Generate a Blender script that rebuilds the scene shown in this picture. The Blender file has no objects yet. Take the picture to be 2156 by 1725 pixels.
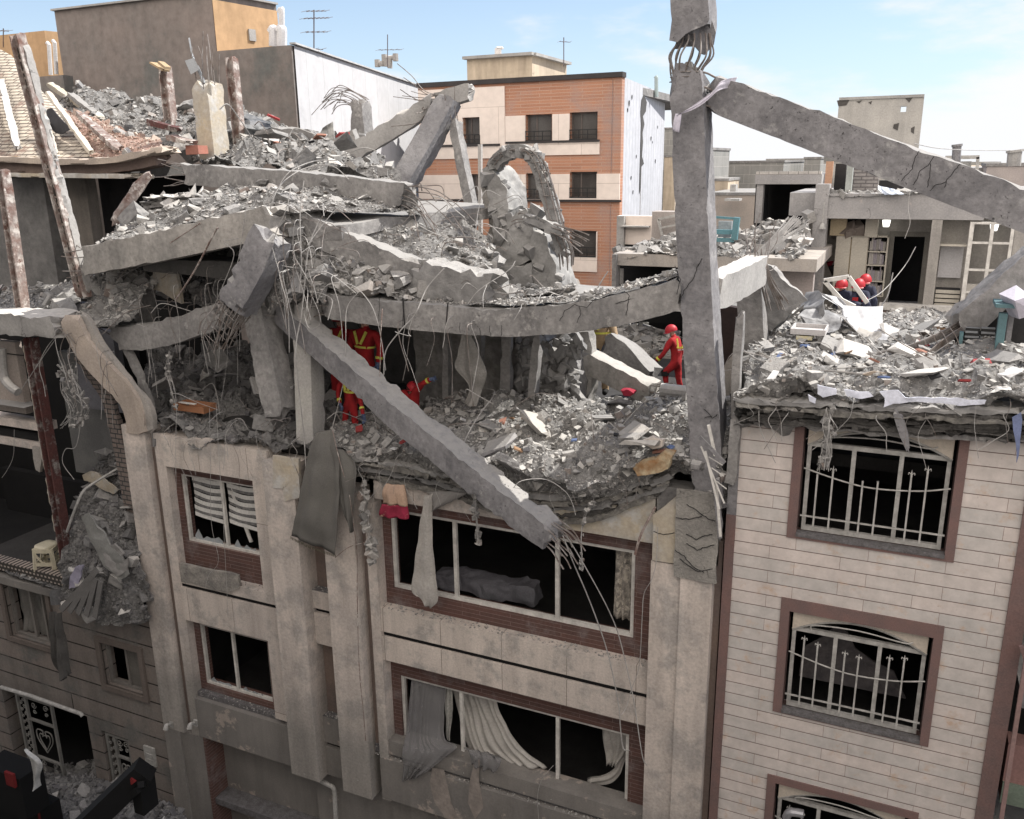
import bpy, bmesh, math, random
import numpy as np
from mathutils import Vector, Matrix, noise, Euler
S = bpy.context.scene
COL = S.collection
R = math.radians
GZ = 14.3            # eye height above the street
DIST = 11.5          # eye distance from the facade plane (y = 0)
# ---------------------------------------------------------------- camera
FX = 1828.0
AX = Vector((0.91109995, -0.10097679, -0.39962553)); AY = Vector((0.41198116, 0.25361398, 0.87518654)); AZ = Vector((-0.0129771, 0.9620206, -0.27266822))
cam_d = bpy.data.cameras.new('camera'); cam = bpy.data.objects.new('camera', cam_d); COL.objects.link(cam)
cam_d.sensor_width = 36; cam_d.lens = FX/2156*36; cam_d.clip_end = 5000; cam_d.clip_start = .1
m = Matrix(((AX.x, AX.y, -AX.z), (AY.x, AY.y, -AY.z), (AZ.x, AZ.y, -AZ.z))).to_4x4()
m.translation = Vector((0, -DIST, GZ)); cam.matrix_world = m
S.camera = cam
# ---------------------------------------------------------------- sun and sky
SUN_EL, SUN_AZ = 48.0, 42.0     # azimuth: degrees from +X towards +Y
sd = Vector((math.cos(R(SUN_EL))*math.cos(R(SUN_AZ)), math.cos(R(SUN_EL))*math.sin(R(SUN_AZ)), math.sin(R(SUN_EL))))
sun_d = bpy.data.lights.new('sun', 'SUN'); sun_d.energy = 5.0; sun_d.angle = R(.5); sun_d.color = (1, .955, .89)
sun = bpy.data.objects.new('sun', sun_d); COL.objects.link(sun); sun.rotation_euler = sd.to_track_quat('Z', 'Y').to_euler(); sun.location = (30, 10, 60)
W = bpy.data.worlds.new('World'); S.world = W; W.use_nodes = True
def build_world():
    nt = W.node_tree; nt.nodes.clear(); N = nt.nodes.new; L = nt.links.new
    out = N('ShaderNodeOutputWorld'); bg = N('ShaderNodeBackground'); bg.inputs[1].default_value = .10
    sky = N('ShaderNodeTexSky'); sky.sky_type = 'NISHITA'; sky.sun_disc = False; sky.sun_elevation = R(SUN_EL)
    sky.sun_rotation = R(90 - SUN_AZ); sky.altitude = 1200; sky.air_density = 1.0; sky.dust_density = .6; sky.ozone_density = 1.6
    tc = N('ShaderNodeTexCoord'); sep = N('ShaderNodeSeparateXYZ'); L(tc.outputs['Generated'], sep.inputs[0])
    mp = N('ShaderNodeMapping'); mp.inputs['Scale'].default_value = (1, 1, 3.2); mp.inputs['Location'].default_value = (1.35, .62, .25); L(tc.outputs['Generated'], mp.inputs[0])
    n1 = N('ShaderNodeTexNoise'); n1.inputs['Scale'].default_value = 3.1; n1.inputs['Detail'].default_value = 9; n1.inputs['Roughness'].default_value = .55; L(mp.outputs[0], n1.inputs[0])
    # cloud amount grows towards the horizon
    mr = N('ShaderNodeMapRange'); mr.inputs[1].default_value = .015; mr.inputs[2].default_value = .26; mr.inputs[3].default_value = .27; mr.inputs[4].default_value = -.22; L(sep.outputs[2], mr.inputs[0])
    ad = N('ShaderNodeMath'); ad.operation = 'ADD'; L(n1.outputs[0], ad.inputs[0]); L(mr.outputs[0], ad.inputs[1])
    cr = N('ShaderNodeMapRange'); cr.interpolation_type = 'SMOOTHSTEP'; cr.inputs[1].default_value = .56; cr.inputs[2].default_value = .70; L(ad.outputs[0], cr.inputs[0])
    hz = N('ShaderNodeMapRange'); hz.inputs[1].default_value = 0; hz.inputs[2].default_value = .30; hz.inputs[3].default_value = .8; hz.inputs[4].default_value = .0; L(sep.outputs[2], hz.inputs[0])
    m1 = N('ShaderNodeMix'); m1.data_type = 'RGBA'; m1.inputs['B'].default_value = (4.3, 5.2, 6.1, 1); L(hz.outputs[0], m1.inputs['Factor']); L(sky.outputs[0], m1.inputs['A'])
    m2 = N('ShaderNodeMix'); m2.data_type = 'RGBA'; m2.inputs['B'].default_value = (6.0, 6.05, 6.2, 1); L(cr.outputs[0], m2.inputs['Factor']); L(m1.outputs['Result'], m2.inputs['A'])
    # unseen bright warm sky added behind the viewpoint to fill the facade
    ya = N('ShaderNodeMapRange'); ya.inputs[1].default_value = .05; ya.inputs[2].default_value = -.45; L(sep.outputs[1], ya.inputs[0])
    m3 = N('ShaderNodeMix'); m3.data_type = 'RGBA'; m3.inputs['B'].default_value = (15.5, 14.2, 13.1, 1); L(ya.outputs[0], m3.inputs['Factor']); L(m2.outputs['Result'], m3.inputs['A'])
    L(m3.outputs['Result'], bg.inputs[0]); L(bg.outputs[0], out.inputs[0])
build_world()
S.view_settings.view_transform = 'Standard'; S.view_settings.look = 'None'; S.view_settings.gamma = 1; S.view_settings.exposure = .72
S.render.resolution_x = 1024; S.render.resolution_y = 819

# ---------------------------------------------------------------- picture point -> place in the world
def ray(px, py):
    v = Vector((px-1078., -(py-862.5), FX)); return Vector((v.dot(AX), v.dot(AY), v.dot(AZ)))
def P(px, py, y=0.):
    r = ray(px, py); t = (y+DIST)/r.y; return Vector((r.x*t, y, r.z*t+GZ))
def PZ(px, py, z):                      # z relative to the eye
    r = ray(px, py); t = z/r.z; return Vector((r.x*t, r.y*t-DIST, z+GZ))
def Q(p):
    if isinstance(p, Vector): return p
    return PZ(p[0], p[1], p[3]) if len(p) == 4 else P(*p)
def XZ(px, py, y=0.):
    p = P(px, py, y); return p.x, p.z-GZ
# ---------------------------------------------------------------- mesh collecting and objects
def nv(p, f=1., s=0.):
    return noise.noise_vector(Vector(p)*f+Vector((s*3.1, s*1.7, s*.9)))
def nf(p, f=1., s=0.):
    return noise.noise(Vector(p)*f+Vector((s*3.1, s*1.7, s*.9)))
class MB:
    def __init__(s): s.v = []; s.f = []; s.m = []
    def add(s, vs, fs, mi=0):
        o = len(s.v); s.v += [tuple(v) for v in vs]
        for f in fs: s.f.append(tuple(i+o for i in f)); s.m.append(mi)
    def box(s, x0, x1, y0, y1, z0, z1, mi=0, rel=True):     # z relative to the eye
        if x0 > x1: x0, x1 = x1, x0
        if y0 > y1: y0, y1 = y1, y0
        if z0 > z1: z0, z1 = z1, z0
        g = GZ if rel else 0
        vs = [(x, y, z+g) for z in (z0, z1) for y in (y0, y1) for x in (x0, x1)]
        s.add(vs, [(0, 2, 3, 1), (4, 5, 7, 6), (0, 1, 5, 4), (2, 6, 7, 3), (0, 4, 6, 2), (1, 3, 7, 5)], mi)
        return s
    def obox(s, c, ax, ay, az, mi=0):                       # centre and three half axes
        c = Vector(c); vs = [c+ax*i+ay*j+az*k for k in (-1, 1) for j in (-1, 1) for i in (-1, 1)]
        s.add(vs, [(0, 2, 3, 1), (4, 5, 7, 6), (0, 1, 5, 4), (2, 6, 7, 3), (0, 4, 6, 2), (1, 3, 7, 5)], mi); return s
    def bar(s, a, b, w, h, up=(0, 0, 1), mi=0):
        a, b = Q(a), Q(b); t = (b-a); L = t.length; t.normalize(); u = Vector(up)
        sd_ = t.cross(u)
        if sd_.length < 1e-3: sd_ = t.cross(Vector((0, 1, 0)))
        sd_.normalize(); u = sd_.cross(t)
        return s.obox((a+b)/2, t*L/2, sd_*w/2, u*h/2, mi)
    def tube(s, pts, r, n=6, mi=0, smooth=True, r2=None, cap=True):
        pts = [Q(p) for p in pts]
        if smooth and len(pts) > 2: pts = spline(pts)
        k = len(pts); o = len(s.v); rings = []
        u = None
        for i, p in enumerate(pts):
            t = (pts[min(i+1, k-1)]-pts[max(i-1, 0)])
            t = t.normalized() if t.length > 1e-9 else Vector((0, 0, 1))
            if u is None:
                u = t.cross(Vector((0, 0, 1)))
                if u.length < .1: u = t.cross(Vector((0, 1, 0)))
            u = (u-t*u.dot(t)).normalized(); w = t.cross(u)
            rr = r if r2 is None else r+(r2-r)*i/(k-1)
            for j in range(n):
                a = 2*math.pi*j/n; s.v.append(tuple(p+u*math.cos(a)*rr+w*math.sin(a)*rr))
        for i in range(k-1):
            for j in range(n):
                j2 = (j+1) % n; s.f.append((o+i*n+j, o+i*n+j2, o+(i+1)*n+j2, o+(i+1)*n+j)); s.m.append(mi)
        if cap:
            s.f.append(tuple(o+j for j in range(n))[::-1]); s.m.append(mi); s.f.append(tuple(o+(k-1)*n+j for j in range(n))); s.m.append(mi)
        return s
def spline(pts, k=5):
    out = []
    P_ = [pts[0]*2-pts[1]]+pts+[pts[-1]*2-pts[-2]]
    for i in range(1, len(P_)-2):
        a, b, c, d = P_[i-1:i+3]
        for j in range(k):
            t = j/k; out.append(.5*((2*b)+(c-a)*t+(2*a-5*b+4*c-d)*t*t+(3*b-a-3*c+d)*t**3))
    out.append(pts[-1]); return out
def wloc(o):
    v = Vector((0, 0, 0))
    while o is not None: v += o.location; o = o.parent
    return v
def setp(o, label=None, cat=None, group=None, kind=None):
    if label: o['label'] = label
    if cat: o['category'] = cat
    if group: o['group'] = group
    if kind: o['kind'] = kind
    return o
def mk(name, mb, mat, parent=None, label=None, cat=None, group=None, kind=None, smooth=False, soft=0):
    if isinstance(mb, MB):
        v = np.array(mb.v, dtype=float).reshape(-1, 3); f = mb.f; mi = mb.m
    else: v, f = mb; v = np.asarray(v, dtype=float); mi = None
    if parent is not None: org = wloc(parent)
    else: org = Vector(((v[:, 0].min()+v[:, 0].max())/2, (v[:, 1].min()+v[:, 1].max())/2, v[:, 2].min()))
    v = v-np.array(org)
    me = bpy.data.meshes.new(name); me.from_pydata(v.tolist(), [], f if isinstance(f, list) else f.tolist())
    ms = mat if isinstance(mat, (list, tuple)) else [mat]
    for q in ms: me.materials.append(q)
    if mi is not None and len(ms) > 1: me.polygons.foreach_set('material_index', mi)
    if smooth: me.polygons.foreach_set('use_smooth', [True]*len(me.polygons))
    me.update()
    if soft or getattr(mb, 'soft', 0):
        me.polygons.foreach_set('use_smooth', [True]*len(me.polygons)); me.set_sharp_from_angle(angle=R(28))
    o = bpy.data.objects.new(name, me); COL.objects.link(o)
    if parent is not None: o.parent = parent
    else: o.location = org
    return setp(o, label, cat, group, kind)
def empty(name, loc, label=None, cat=None, group=None, kind=None):
    o = bpy.data.objects.new(name, None); COL.objects.link(o); o.location = Q(loc); o.empty_display_size = .2
    return setp(o, label, cat, group, kind)
# ---------------------------------------------------------------- materials
def lin(c): return tuple(((x/255)/12.92 if x/255 <= .04045 else ((x/255+.055)/1.055)**2.4) for x in c)
MATS = {}
def M(name, c1, c2=None, scale=1.5, rough=.88, bump=.25, bscale=25., metal=0., cracks=0., fine=.18, island=None, brick=None, dust=0., streak=0., alpha=1., emit=0., bdist=.02, crscale=1.1, patch=None, layer=None, coat=None, specks=0., hline=None):
    if name in MATS: return MATS[name]
    m = bpy.data.materials.new(name); m.use_nodes = True; MATS[name] = m
    nt = m.node_tree; N = nt.nodes.new; L = nt.links.new; b = nt.nodes['Principled BSDF']
    b.inputs['Roughness'].default_value = rough; b.inputs['Metallic'].default_value = metal; b.inputs['Specular IOR Level'].default_value = .3
    c2 = c2 or tuple(x*.75 for x in c1)
    tc = N('ShaderNodeTexCoord'); co = tc.outputs['Object']
    def noi(sc, det=6, r=.6, vec=None):
        n = N('ShaderNodeTexNoise'); n.inputs['Scale'].default_value = sc; n.inputs['Detail'].default_value = det; n.inputs['Roughness'].default_value = r
        L(vec or co, n.inputs['Vector']); return n.outputs[0]
    def mix(f, a, bb, mode='MIX'):
        x = N('ShaderNodeMix'); x.data_type = 'RGBA'; x.blend_type = mode
        for s_, val in (('Factor', f), ('A', a), ('B', bb)):
            if isinstance(val, (int, float)): x.inputs[s_].default_value = val
            elif isinstance(val, tuple): x.inputs[s_].default_value = (*val[:3], 1)
            else: L(val, x.inputs[s_])
        return x.outputs['Result']
    def mrange(v, a, c, d=0., e=1.):
        x = N('ShaderNodeMapRange'); x.inputs[1].default_value = a; x.inputs[2].default_value = c; x.inputs[3].default_value = d; x.inputs[4].default_value = e; L(v, x.inputs[0]); return x.outputs[0]
    def mth(op, a, bb):
        x = N('ShaderNodeMath'); x.operation = op
        for i, val in enumerate((a, bb)):
            if isinstance(val, (int, float)): x.inputs[i].default_value = val
            else: L(val, x.inputs[i])
        return x.outputs[0]
    big = mrange(noi(scale), .35, .65)
    def s3h():
        s_ = N('ShaderNodeSeparateXYZ'); L(co, s_.inputs[0]); return s_.outputs[2]
    col = mix(big, c1, c2)
    hgt = None
    if brick:
        w, h, mo, bc1, bc2, mc = brick
        sp = N('ShaderNodeSeparateXYZ'); L(co, sp.inputs[0]); cb = N('ShaderNodeCombineXYZ'); L(sp.outputs[0], cb.inputs[0]); L(sp.outputs[2], cb.inputs[1])
        if len(brick) and name.endswith('side'): L(sp.outputs[1], cb.inputs[0])
        bt = N('ShaderNodeTexBrick'); L(cb.outputs[0], bt.inputs[0]); bt.inputs['Scale'].default_value = 1; bt.inputs['Mortar Size'].default_value = mo
        bt.inputs['Brick Width'].default_value = w; bt.inputs['Row Height'].default_value = h; bt.offset = .37; bt.inputs['Mortar Smooth'].default_value = .1; bt.offset_frequency = 2
        bt.inputs['Color1'].default_value = (*bc1, 1); bt.inputs['Color2'].default_value = (*bc2, 1); bt.inputs['Mortar'].default_value = (*mc, 1)
        col = mix(.25, bt.outputs[0], mix(big, tuple(x*1.1 for x in bc1), tuple(x*.8 for x in bc2)))
        col = mix(bt.outputs[1], col, mc); hgt = mth('MULTIPLY', bt.outputs[1], -1.0)
    if hline:
        pp = mth('PINGPONG', s3h(), hline[0]/2); hm = mrange(pp, hline[1]*.5, hline[1], 1., 0.); col = mix(hm, col, hline[2]); hgt = mth('SUBTRACT', hgt, hm)
    if island is not None:
        g = N('ShaderNodeNewGeometry'); cr = N('ShaderNodeValToRGB'); el = cr.color_ramp.elements
        for i, (p_, c_) in enumerate(island):
            e = el[i] if i < 2 else el.new(p_)
            e.position = p_; e.color = (*c_, 1)
        cr.color_ramp.interpolation = 'LINEAR'; L(g.outputs['Random Per Island'], cr.inputs[0]); col = mix(.75, col, cr.outputs[0])
    if patch:      # (colour, noise scale, lo, hi)
        pm = mrange(noi(patch[1], 10, .7), patch[2], patch[3]); col = mix(pm, col, patch[0])
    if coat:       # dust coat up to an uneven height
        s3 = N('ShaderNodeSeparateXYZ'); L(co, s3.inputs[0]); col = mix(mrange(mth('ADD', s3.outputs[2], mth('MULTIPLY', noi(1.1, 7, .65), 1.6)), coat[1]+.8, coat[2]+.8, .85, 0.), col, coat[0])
    if streak:
        mp = N('ShaderNodeMapping'); mp.inputs['Scale'].default_value = (1.8, 1.8, .22); L(co, mp.inputs[0])
        st = mrange(noi(1.6, 5, .6, mp.outputs[0]), .38, .72, 1., 1-streak); cc = N('ShaderNodeCombineColor')
        for i in range(3): L(st, cc.inputs[i])
        col = mix(1., col, cc.outputs[0], 'MULTIPLY')
    fn = noi(bscale, 8, .7)
    fv = mrange(fn, .3, .7, 1-fine, 1+fine); cc = N('ShaderNodeCombineColor')
    for i in range(3): L(fv, cc.inputs[i])
    col = mix(1., col, cc.outputs[0], 'MULTIPLY')
    hh = mth('MULTIPLY', fn, .5)
    if specks:
        sm = mrange(noi(34, 3, .5), .66, .74); gm_ = mth('MULTIPLY', sm, mrange(noi(2.5, 4), .4, .6)); col = mix(mth('MULTIPLY', gm_, specks), col, (.05, .048, .045)); hh = mth('SUBTRACT', hh, gm_)
    if cracks:
        wv = N('ShaderNodeTexNoise'); wv.inputs['Scale'].default_value = 2.2; wv.inputs['Detail'].default_value = 5; L(co, wv.inputs[0])
        vm = N('ShaderNodeVectorMath'); vm.operation = 'MULTIPLY_ADD'; L(wv.outputs['Color'], vm.inputs[0]); vm.inputs[1].default_value = (.9, .9, .9); L(co, vm.inputs[2])
        vo = N('ShaderNodeTexVoronoi'); vo.feature = 'DISTANCE_TO_EDGE'; vo.inputs['Scale'].default_value = crscale; L(vm.outputs[0], vo.inputs['Vector'])
        gate = mrange(noi(.9, 3), .52, .58)
        cm = mth('MULTIPLY', mrange(vo.outputs['Distance'], .001, .005, 1., 0.), gate)
        col = mix(mth('MULTIPLY', cm, cracks), col, tuple(x*.12 for x in c1)); hh = mth('SUBTRACT', hh, mth('MULTIPLY', cm, 1.5))
    if hgt is not None: hh = mth('ADD', hh, mth('MULTIPLY', hgt, 1.4))
    if layer:      # settled dust on upward faces; for rubble also brightened as if sunlit
        g2 = N('ShaderNodeNewGeometry'); s2 = N('ShaderNodeSeparateXYZ'); L(g2.outputs['Normal'], s2.inputs[0])
        up = mth('MULTIPLY', mrange(s2.outputs[2], .35, .8), mrange(noi(7, 6, .7), .3, .55, .3, 1.)); col = mix(up, col, layer)
    L(col, b.inputs['Base Color'])
    bp = N('ShaderNodeBump'); bp.inputs['Strength'].default_value = bump; bp.inputs['Distance'].default_value = bdist; L(hh, bp.inputs['Height']); L(bp.outputs[0], b.inputs['Normal'])
    if alpha < 1: b.inputs['Alpha'].default_value = alpha
    if emit: b.inputs['Emission Color'].default_value = (*c1, 1); b.inputs['Emission Strength'].default_value = emit
    return m
DUST = (.27, .262, .25)
CONC = M('concrete', (.265, .256, .247), (.165, .16, .158), cracks=0, crscale=.55, bump=.8, layer=DUST, streak=.2, bscale=11, fine=.32, bdist=.035, specks=.5, patch=((.34, .33, .315), 3., .56, .66))
CONC2 = M('concrete_cool', (.225, .219, .224), (.135, .132, .138), cracks=0, crscale=.6, bump=1., layer=DUST, bscale=11, fine=.3, bdist=.035, specks=.5, patch=((.31, .305, .30), 2.3, .58, .68))
CONCL = M('concrete_light', (.34, .33, .315), (.25, .243, .235), cracks=.8, crscale=.8, bump=.6, layer=(.5, .48, .45), bscale=20)
CONCT = M('concrete_tan', (.42, .36, .27), (.34, .32, .29), cracks=.5, bump=.5, bscale=14, patch=((.42, .41, .39), 2., .5, .6))
CONC3 = M('concrete_pale', (.36, .34, .315), (.25, .24, .225), bump=.8, layer=(.4, .38, .35), streak=.25, bscale=11, fine=.28, bdist=.035, specks=.5)
BROKEN = M('broken_concrete', (.27, .265, .258), (.15, .147, .145), scale=6, bump=1., bdist=.06, bscale=12, fine=.35, layer=(.33, .32, .305))
ISL = [(0., (.10, .098, .095)), (.22, (.2, .193, .185)), (.45, (.28, .27, .255)), (.68, (.15, .147, .145)), (.82, (.4, .385, .36)), (.92, (.2, .15, .125)), (.945, (.1, .105, .12)), (.97, (.26, .25, .24)), (1., (.62, .6, .57))]
RUB = M('rubble_mix', (.25, .243, .235), (.17, .166, .163), scale=4, bump=.8, bscale=30, fine=.3, island=ISL, layer=(.36, .35, .33))  # dust layer and palest pieces raised to look sunlit
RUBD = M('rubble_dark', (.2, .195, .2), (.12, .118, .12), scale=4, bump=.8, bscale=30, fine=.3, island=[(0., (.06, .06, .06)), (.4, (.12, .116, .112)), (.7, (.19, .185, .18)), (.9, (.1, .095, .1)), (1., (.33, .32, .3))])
DUSTG = M('rubble_ground', (.2, .195, .188), (.11, .108, .105), scale=6, bump=1., bdist=.03, bscale=14, fine=.4)
STEEL = M('rebar_steel', (.24, .225, .215), (.11, .085, .07), scale=5, rough=.6, bump=.2, bscale=60, metal=.25)
WIREM = M('dusty_wire', (.36, .35, .335), (.24, .23, .22), scale=4, rough=.7, bump=.1)
RUST = M('rusty_steel', (.13, .07, .055), (.3, .27, .25), scale=5, rough=.8, bump=.7, bscale=14, fine=.3, patch=((.42, .39, .36), 3.5, .52, .6))
REDST = M('red_primer_steel', (.1, .04, .036), (.06, .032, .03), scale=4, rough=.8, bump=.5, fine=.3, patch=((.25, .23, .215), 4, .52, .62))
DARKFL = M('dark_floor', (.05, .048, .047), (.03, .029, .029), bump=.5)  # interior floors near black, room shade put into the colour
BLACK = M('dark_void', (.008, .008, .009), (.012, .012, .012), rough=1., bump=0)  # near black for rooms and openings, their shade put into the colour
DARKIN = M('dark_interior', (.035, .033, .034), (.02, .02, .021), rough=.95, bump=.2)  # interior shade put into the wall colour
WHITEF = M('white_window_frame', (.62, .6, .56), (.42, .405, .38), scale=6, rough=.55, bump=.1, fine=.12)
GREYF = M('grey_window_frame', (.42, .41, .39), (.27, .265, .25), scale=7, rough=.55, bump=.1)
PINK = [(.53, .44, .375), (.45, .385, .34), (.25, .22, .2)]
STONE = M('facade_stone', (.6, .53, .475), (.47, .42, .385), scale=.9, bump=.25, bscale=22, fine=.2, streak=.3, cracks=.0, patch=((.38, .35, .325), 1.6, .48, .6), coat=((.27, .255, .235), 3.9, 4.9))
STONE2 = M('facade_stone_panel', (.6, .505, .43), (.48, .41, .36), scale=1.2, bump=.25, bscale=30, brick=(1.15, 4., .006, (.57, .505, .45), (.47, .42, .385), (.2, .17, .15)), streak=.3, fine=.2, patch=((.36, .335, .31), 2.2, .5, .62))
STONED = M('facade_stone_lower', (.225, .21, .193), (.17, .16, .15), scale=.8, bump=.2, bscale=30, fine=.14, streak=.25, patch=((.34, .295, .26), .9, .57, .6))
REDBR = M('dark_red_brick', (.112, .062, .052), (.08, .05, .044), bump=.4, brick=(.9, .075, .004, (.118, .063, .053), (.084, .051, .045), (.19, .14, .125)), scale=2, patch=((.17, .14, .135), 1.4, .5, .66))
BROWN = M('brown_panel', (.2, .15, .125), (.15, .12, .11), scale=1, bump=.15, streak=.2)
CLAD = M('marble_course_cladding', (.55, .485, .45), (.47, .435, .41), bump=.45, brick=(.92, .187, .0032, (.56, .495, .46), (.45, .43, .41), (.25, .19, .17)), hline=(.187, .0075, (.17, .13, .115)), scale=1.7, patch=((.47, .34, .25), 3.6, .56, .72), specks=.25, bscale=6, fine=.14, streak=.12)
TRIM = M('dark_red_stone_trim', (.17, .105, .095), (.135, .095, .09), scale=3, bump=.15, bscale=50, fine=.2)
TANX = 0
LEDGE = M('dusty_ledge', (.14, .135, .14), (.09, .085, .085), scale=9, bump=.9, bscale=40, fine=.4)
GLASS = M('dark_glass', (.02, .022, .025), (.03, .03, .033), rough=.12, bump=0.02)
# ---------------------------------------------------------------- broken concrete members
def beam_mb(pts, w, h, up=(0, 0, 1), seg=.13, rough=.012, top=.02, endr=.10, chip=.03, seed=0., taper=None, nw=4, nh=4, wav=0.):
    pts = [Q(p) for p in pts]
    if len(pts) > 2: pts = spline(pts, 6)
    # resample
    ds = [0.]
    for a, b in zip(pts, pts[1:]): ds.append(ds[-1]+(b-a).length)
    n = max(3, int(ds[-1]/seg)); rs = []
    for i in range(n+1):
        d = ds[-1]*i/n; j = 0
        while j < len(ds)-2 and ds[j+1] < d: j += 1
        t = (d-ds[j])/max(1e-9, ds[j+1]-ds[j]); rs.append(pts[j].lerp(pts[j+1], t))
    sec = []
    for i in range(nw): sec.append((-.5+i/nw, -.5))
    for i in range(nh): sec.append((.5, -.5+i/nh))
    for i in range(nw): sec.append((.5-i/nw, .5))
    for i in range(nh): sec.append((-.5, .5-i/nh))
    K = len(sec); mb = MB(); vs = []; U = Vector(up)
    for i, p in enumerate(rs):
        t = (rs[min(i+1, n)]-rs[max(i-1, 0)]).normalized(); sdv = t.cross(U)
        if sdv.length < 1e-3: sdv = t.cross(Vector((0, 1, 0)))
        sdv.normalize(); uu = sdv.cross(t)
        end = max(0, 1-min(i, n-i)*1./2.2)
        tw = 1. if taper is None else taper[0]+(taper[1]-taper[0])*i/n
        for (a, b) in sec:
            q = p+sdv*a*w*tw+uu*b*h*tw
            corner = max(0, abs(a)-.3)*max(0, abs(b)-.3)*25
            c = max(0, nf(q, 1.9, seed+4))*max(0, nf(q, 9., seed)+.15)*chip*corner*7.
            q = q-(sdv*a+uu*b)*c
            amt = rough+(top if b > .45 else 0)
            q = q+nv(q, 1.6, seed)*min(amt, .03)*.5+nv(q, 5.3, seed+5)*amt*.6+nv(q, 15., seed+3)*amt*.6
            if end > 0:
                q = q+t*nf(q, 4., seed+9)*endr*1.6*end+nv(q, 7., seed+3)*endr*.5*end
                q = q-(sdv*a*w+uu*b*h)*.16*end*abs(nf(q, 3., seed+2))*2
            if wav: q = q+uu*nf(p, 1.5, seed)*wav
            vs.append(q)
    fs = []
    for i in range(n):
        for j in range(K):
            j2 = (j+1) % K; fs.append((i*K+j, i*K+j2, (i+1)*K+j2, (i+1)*K+j))
    for i, base, sg in ((0, 0, -1), (n, n*K, 1)):
        t = (rs[1]-rs[0]).normalized() if i == 0 else (rs[n]-rs[n-1]).normalized()
        inner = [(vs[base+j]+(rs[i]-vs[base+j])*.5)+t*sg*nf(vs[base+j], 5, seed)*endr*1.6 for j in range(K)]
        o = len(vs); vs += inner; vs.append(rs[i]+t*sg*endr*.8)
        for j in range(K):
            j2 = (j+1) % K; a, b, c, d = base+j, base+j2, o+j2, o+j
            fs.append((a, b, c, d) if sg > 0 else (b, a, d, c)); fs.append((d, c, o+K) if sg > 0 else (c, d, o+K))
    mb.add(vs, fs); mb.soft = 1; return mb, rs
def rebar_parts(root, c, t, w, h, n, L, droop=.3, spread=.25, r=.009, seed=1, up=(0, 0, 1), curl=.15, name='rebar', stirrup=0, target=None):
    rnd = random.Random(seed); c = Q(c); t = Vector(t).normalized(); U = Vector(up); sdv = t.cross(U).normalized(); uu = sdv.cross(t)
    for i in range(n):
        a = 2*math.pi*(i+rnd.random()*.5)/n; ca, sa = math.cos(a), math.sin(a); mx = max(abs(ca), abs(sa))
        off = sdv*ca/mx*w*.4+uu*sa/mx*h*.4; l = L*rnd.uniform(.6, 1.15)
        p0 = c+off-t*.15; dv = (t+(sdv*ca+uu*sa)*spread*rnd.uniform(-.3, 1)+Vector((rnd.uniform(-1, 1), rnd.uniform(-1, 1), rnd.uniform(-1, 1)))*curl).normalized()
        pts = [p0, c+off, c+off+(t*.4+dv*.6)*l*.35+Vector((0, 0, -droop*l*.08)), c+off+dv*l*.7+Vector((0, 0, -droop*l*.4)), c+off+dv*l+Vector((rnd.uniform(-1, 1)*curl*l*.5, rnd.uniform(-1, 1)*curl*l*.5, -droop*l))]
        mb = MB(); mb.tube(pts, r*rnd.uniform(.85, 1.2), 5); mk(name, mb, STEEL, root)
    for i in range(stirrup):
        cc = c+t*L*(.15+.25*i)+Vector((0, 0, -droop*L*(.1+.15*i)**1.3)); q = [cc+sdv*w*.42*x+uu*h*.42*y_+Vector((rnd.uniform(-1, 1), rnd.uniform(-1, 1), rnd.uniform(-1, 1)))*.03 for x, y_ in ((-1, -1), (1, -1), (1, 1), (-1, 1), (-1, -1))]
        mb = MB(); mb.tube(q, .006, 4, smooth=False); mk('stirrup', mb, STEEL, root)
_bs = [1]
def beam(name, label, pts, w, h, mat=None, cat='concrete beam', up=(0, 0, 1), bars=(), group=None, **kw):
    _bs[0] += 1; kw.setdefault('seed', _bs[0]*1.37)
    mb, rs = beam_mb(pts, w, h, up, **kw); mat = mat or CONC
    if not bars: return mk(name, mb, mat, None, label, cat, group)
    root = empty(name, min(rs, key=lambda p: p.z), label, cat, group)
    mk('concrete_body', mb, mat, root)
    for b in bars:
        b = dict(b); e = b.pop('end'); c = rs[0] if e == 0 else rs[-1]; t = (rs[0]-rs[1]) if e == 0 else (rs[-1]-rs[-2])
        if 'dir' in b: t = Vector(b.pop('dir'))
        rebar_parts(root, c, t, w, h, up=up, seed=_bs[0]*7+e, **b)
    return root
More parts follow.
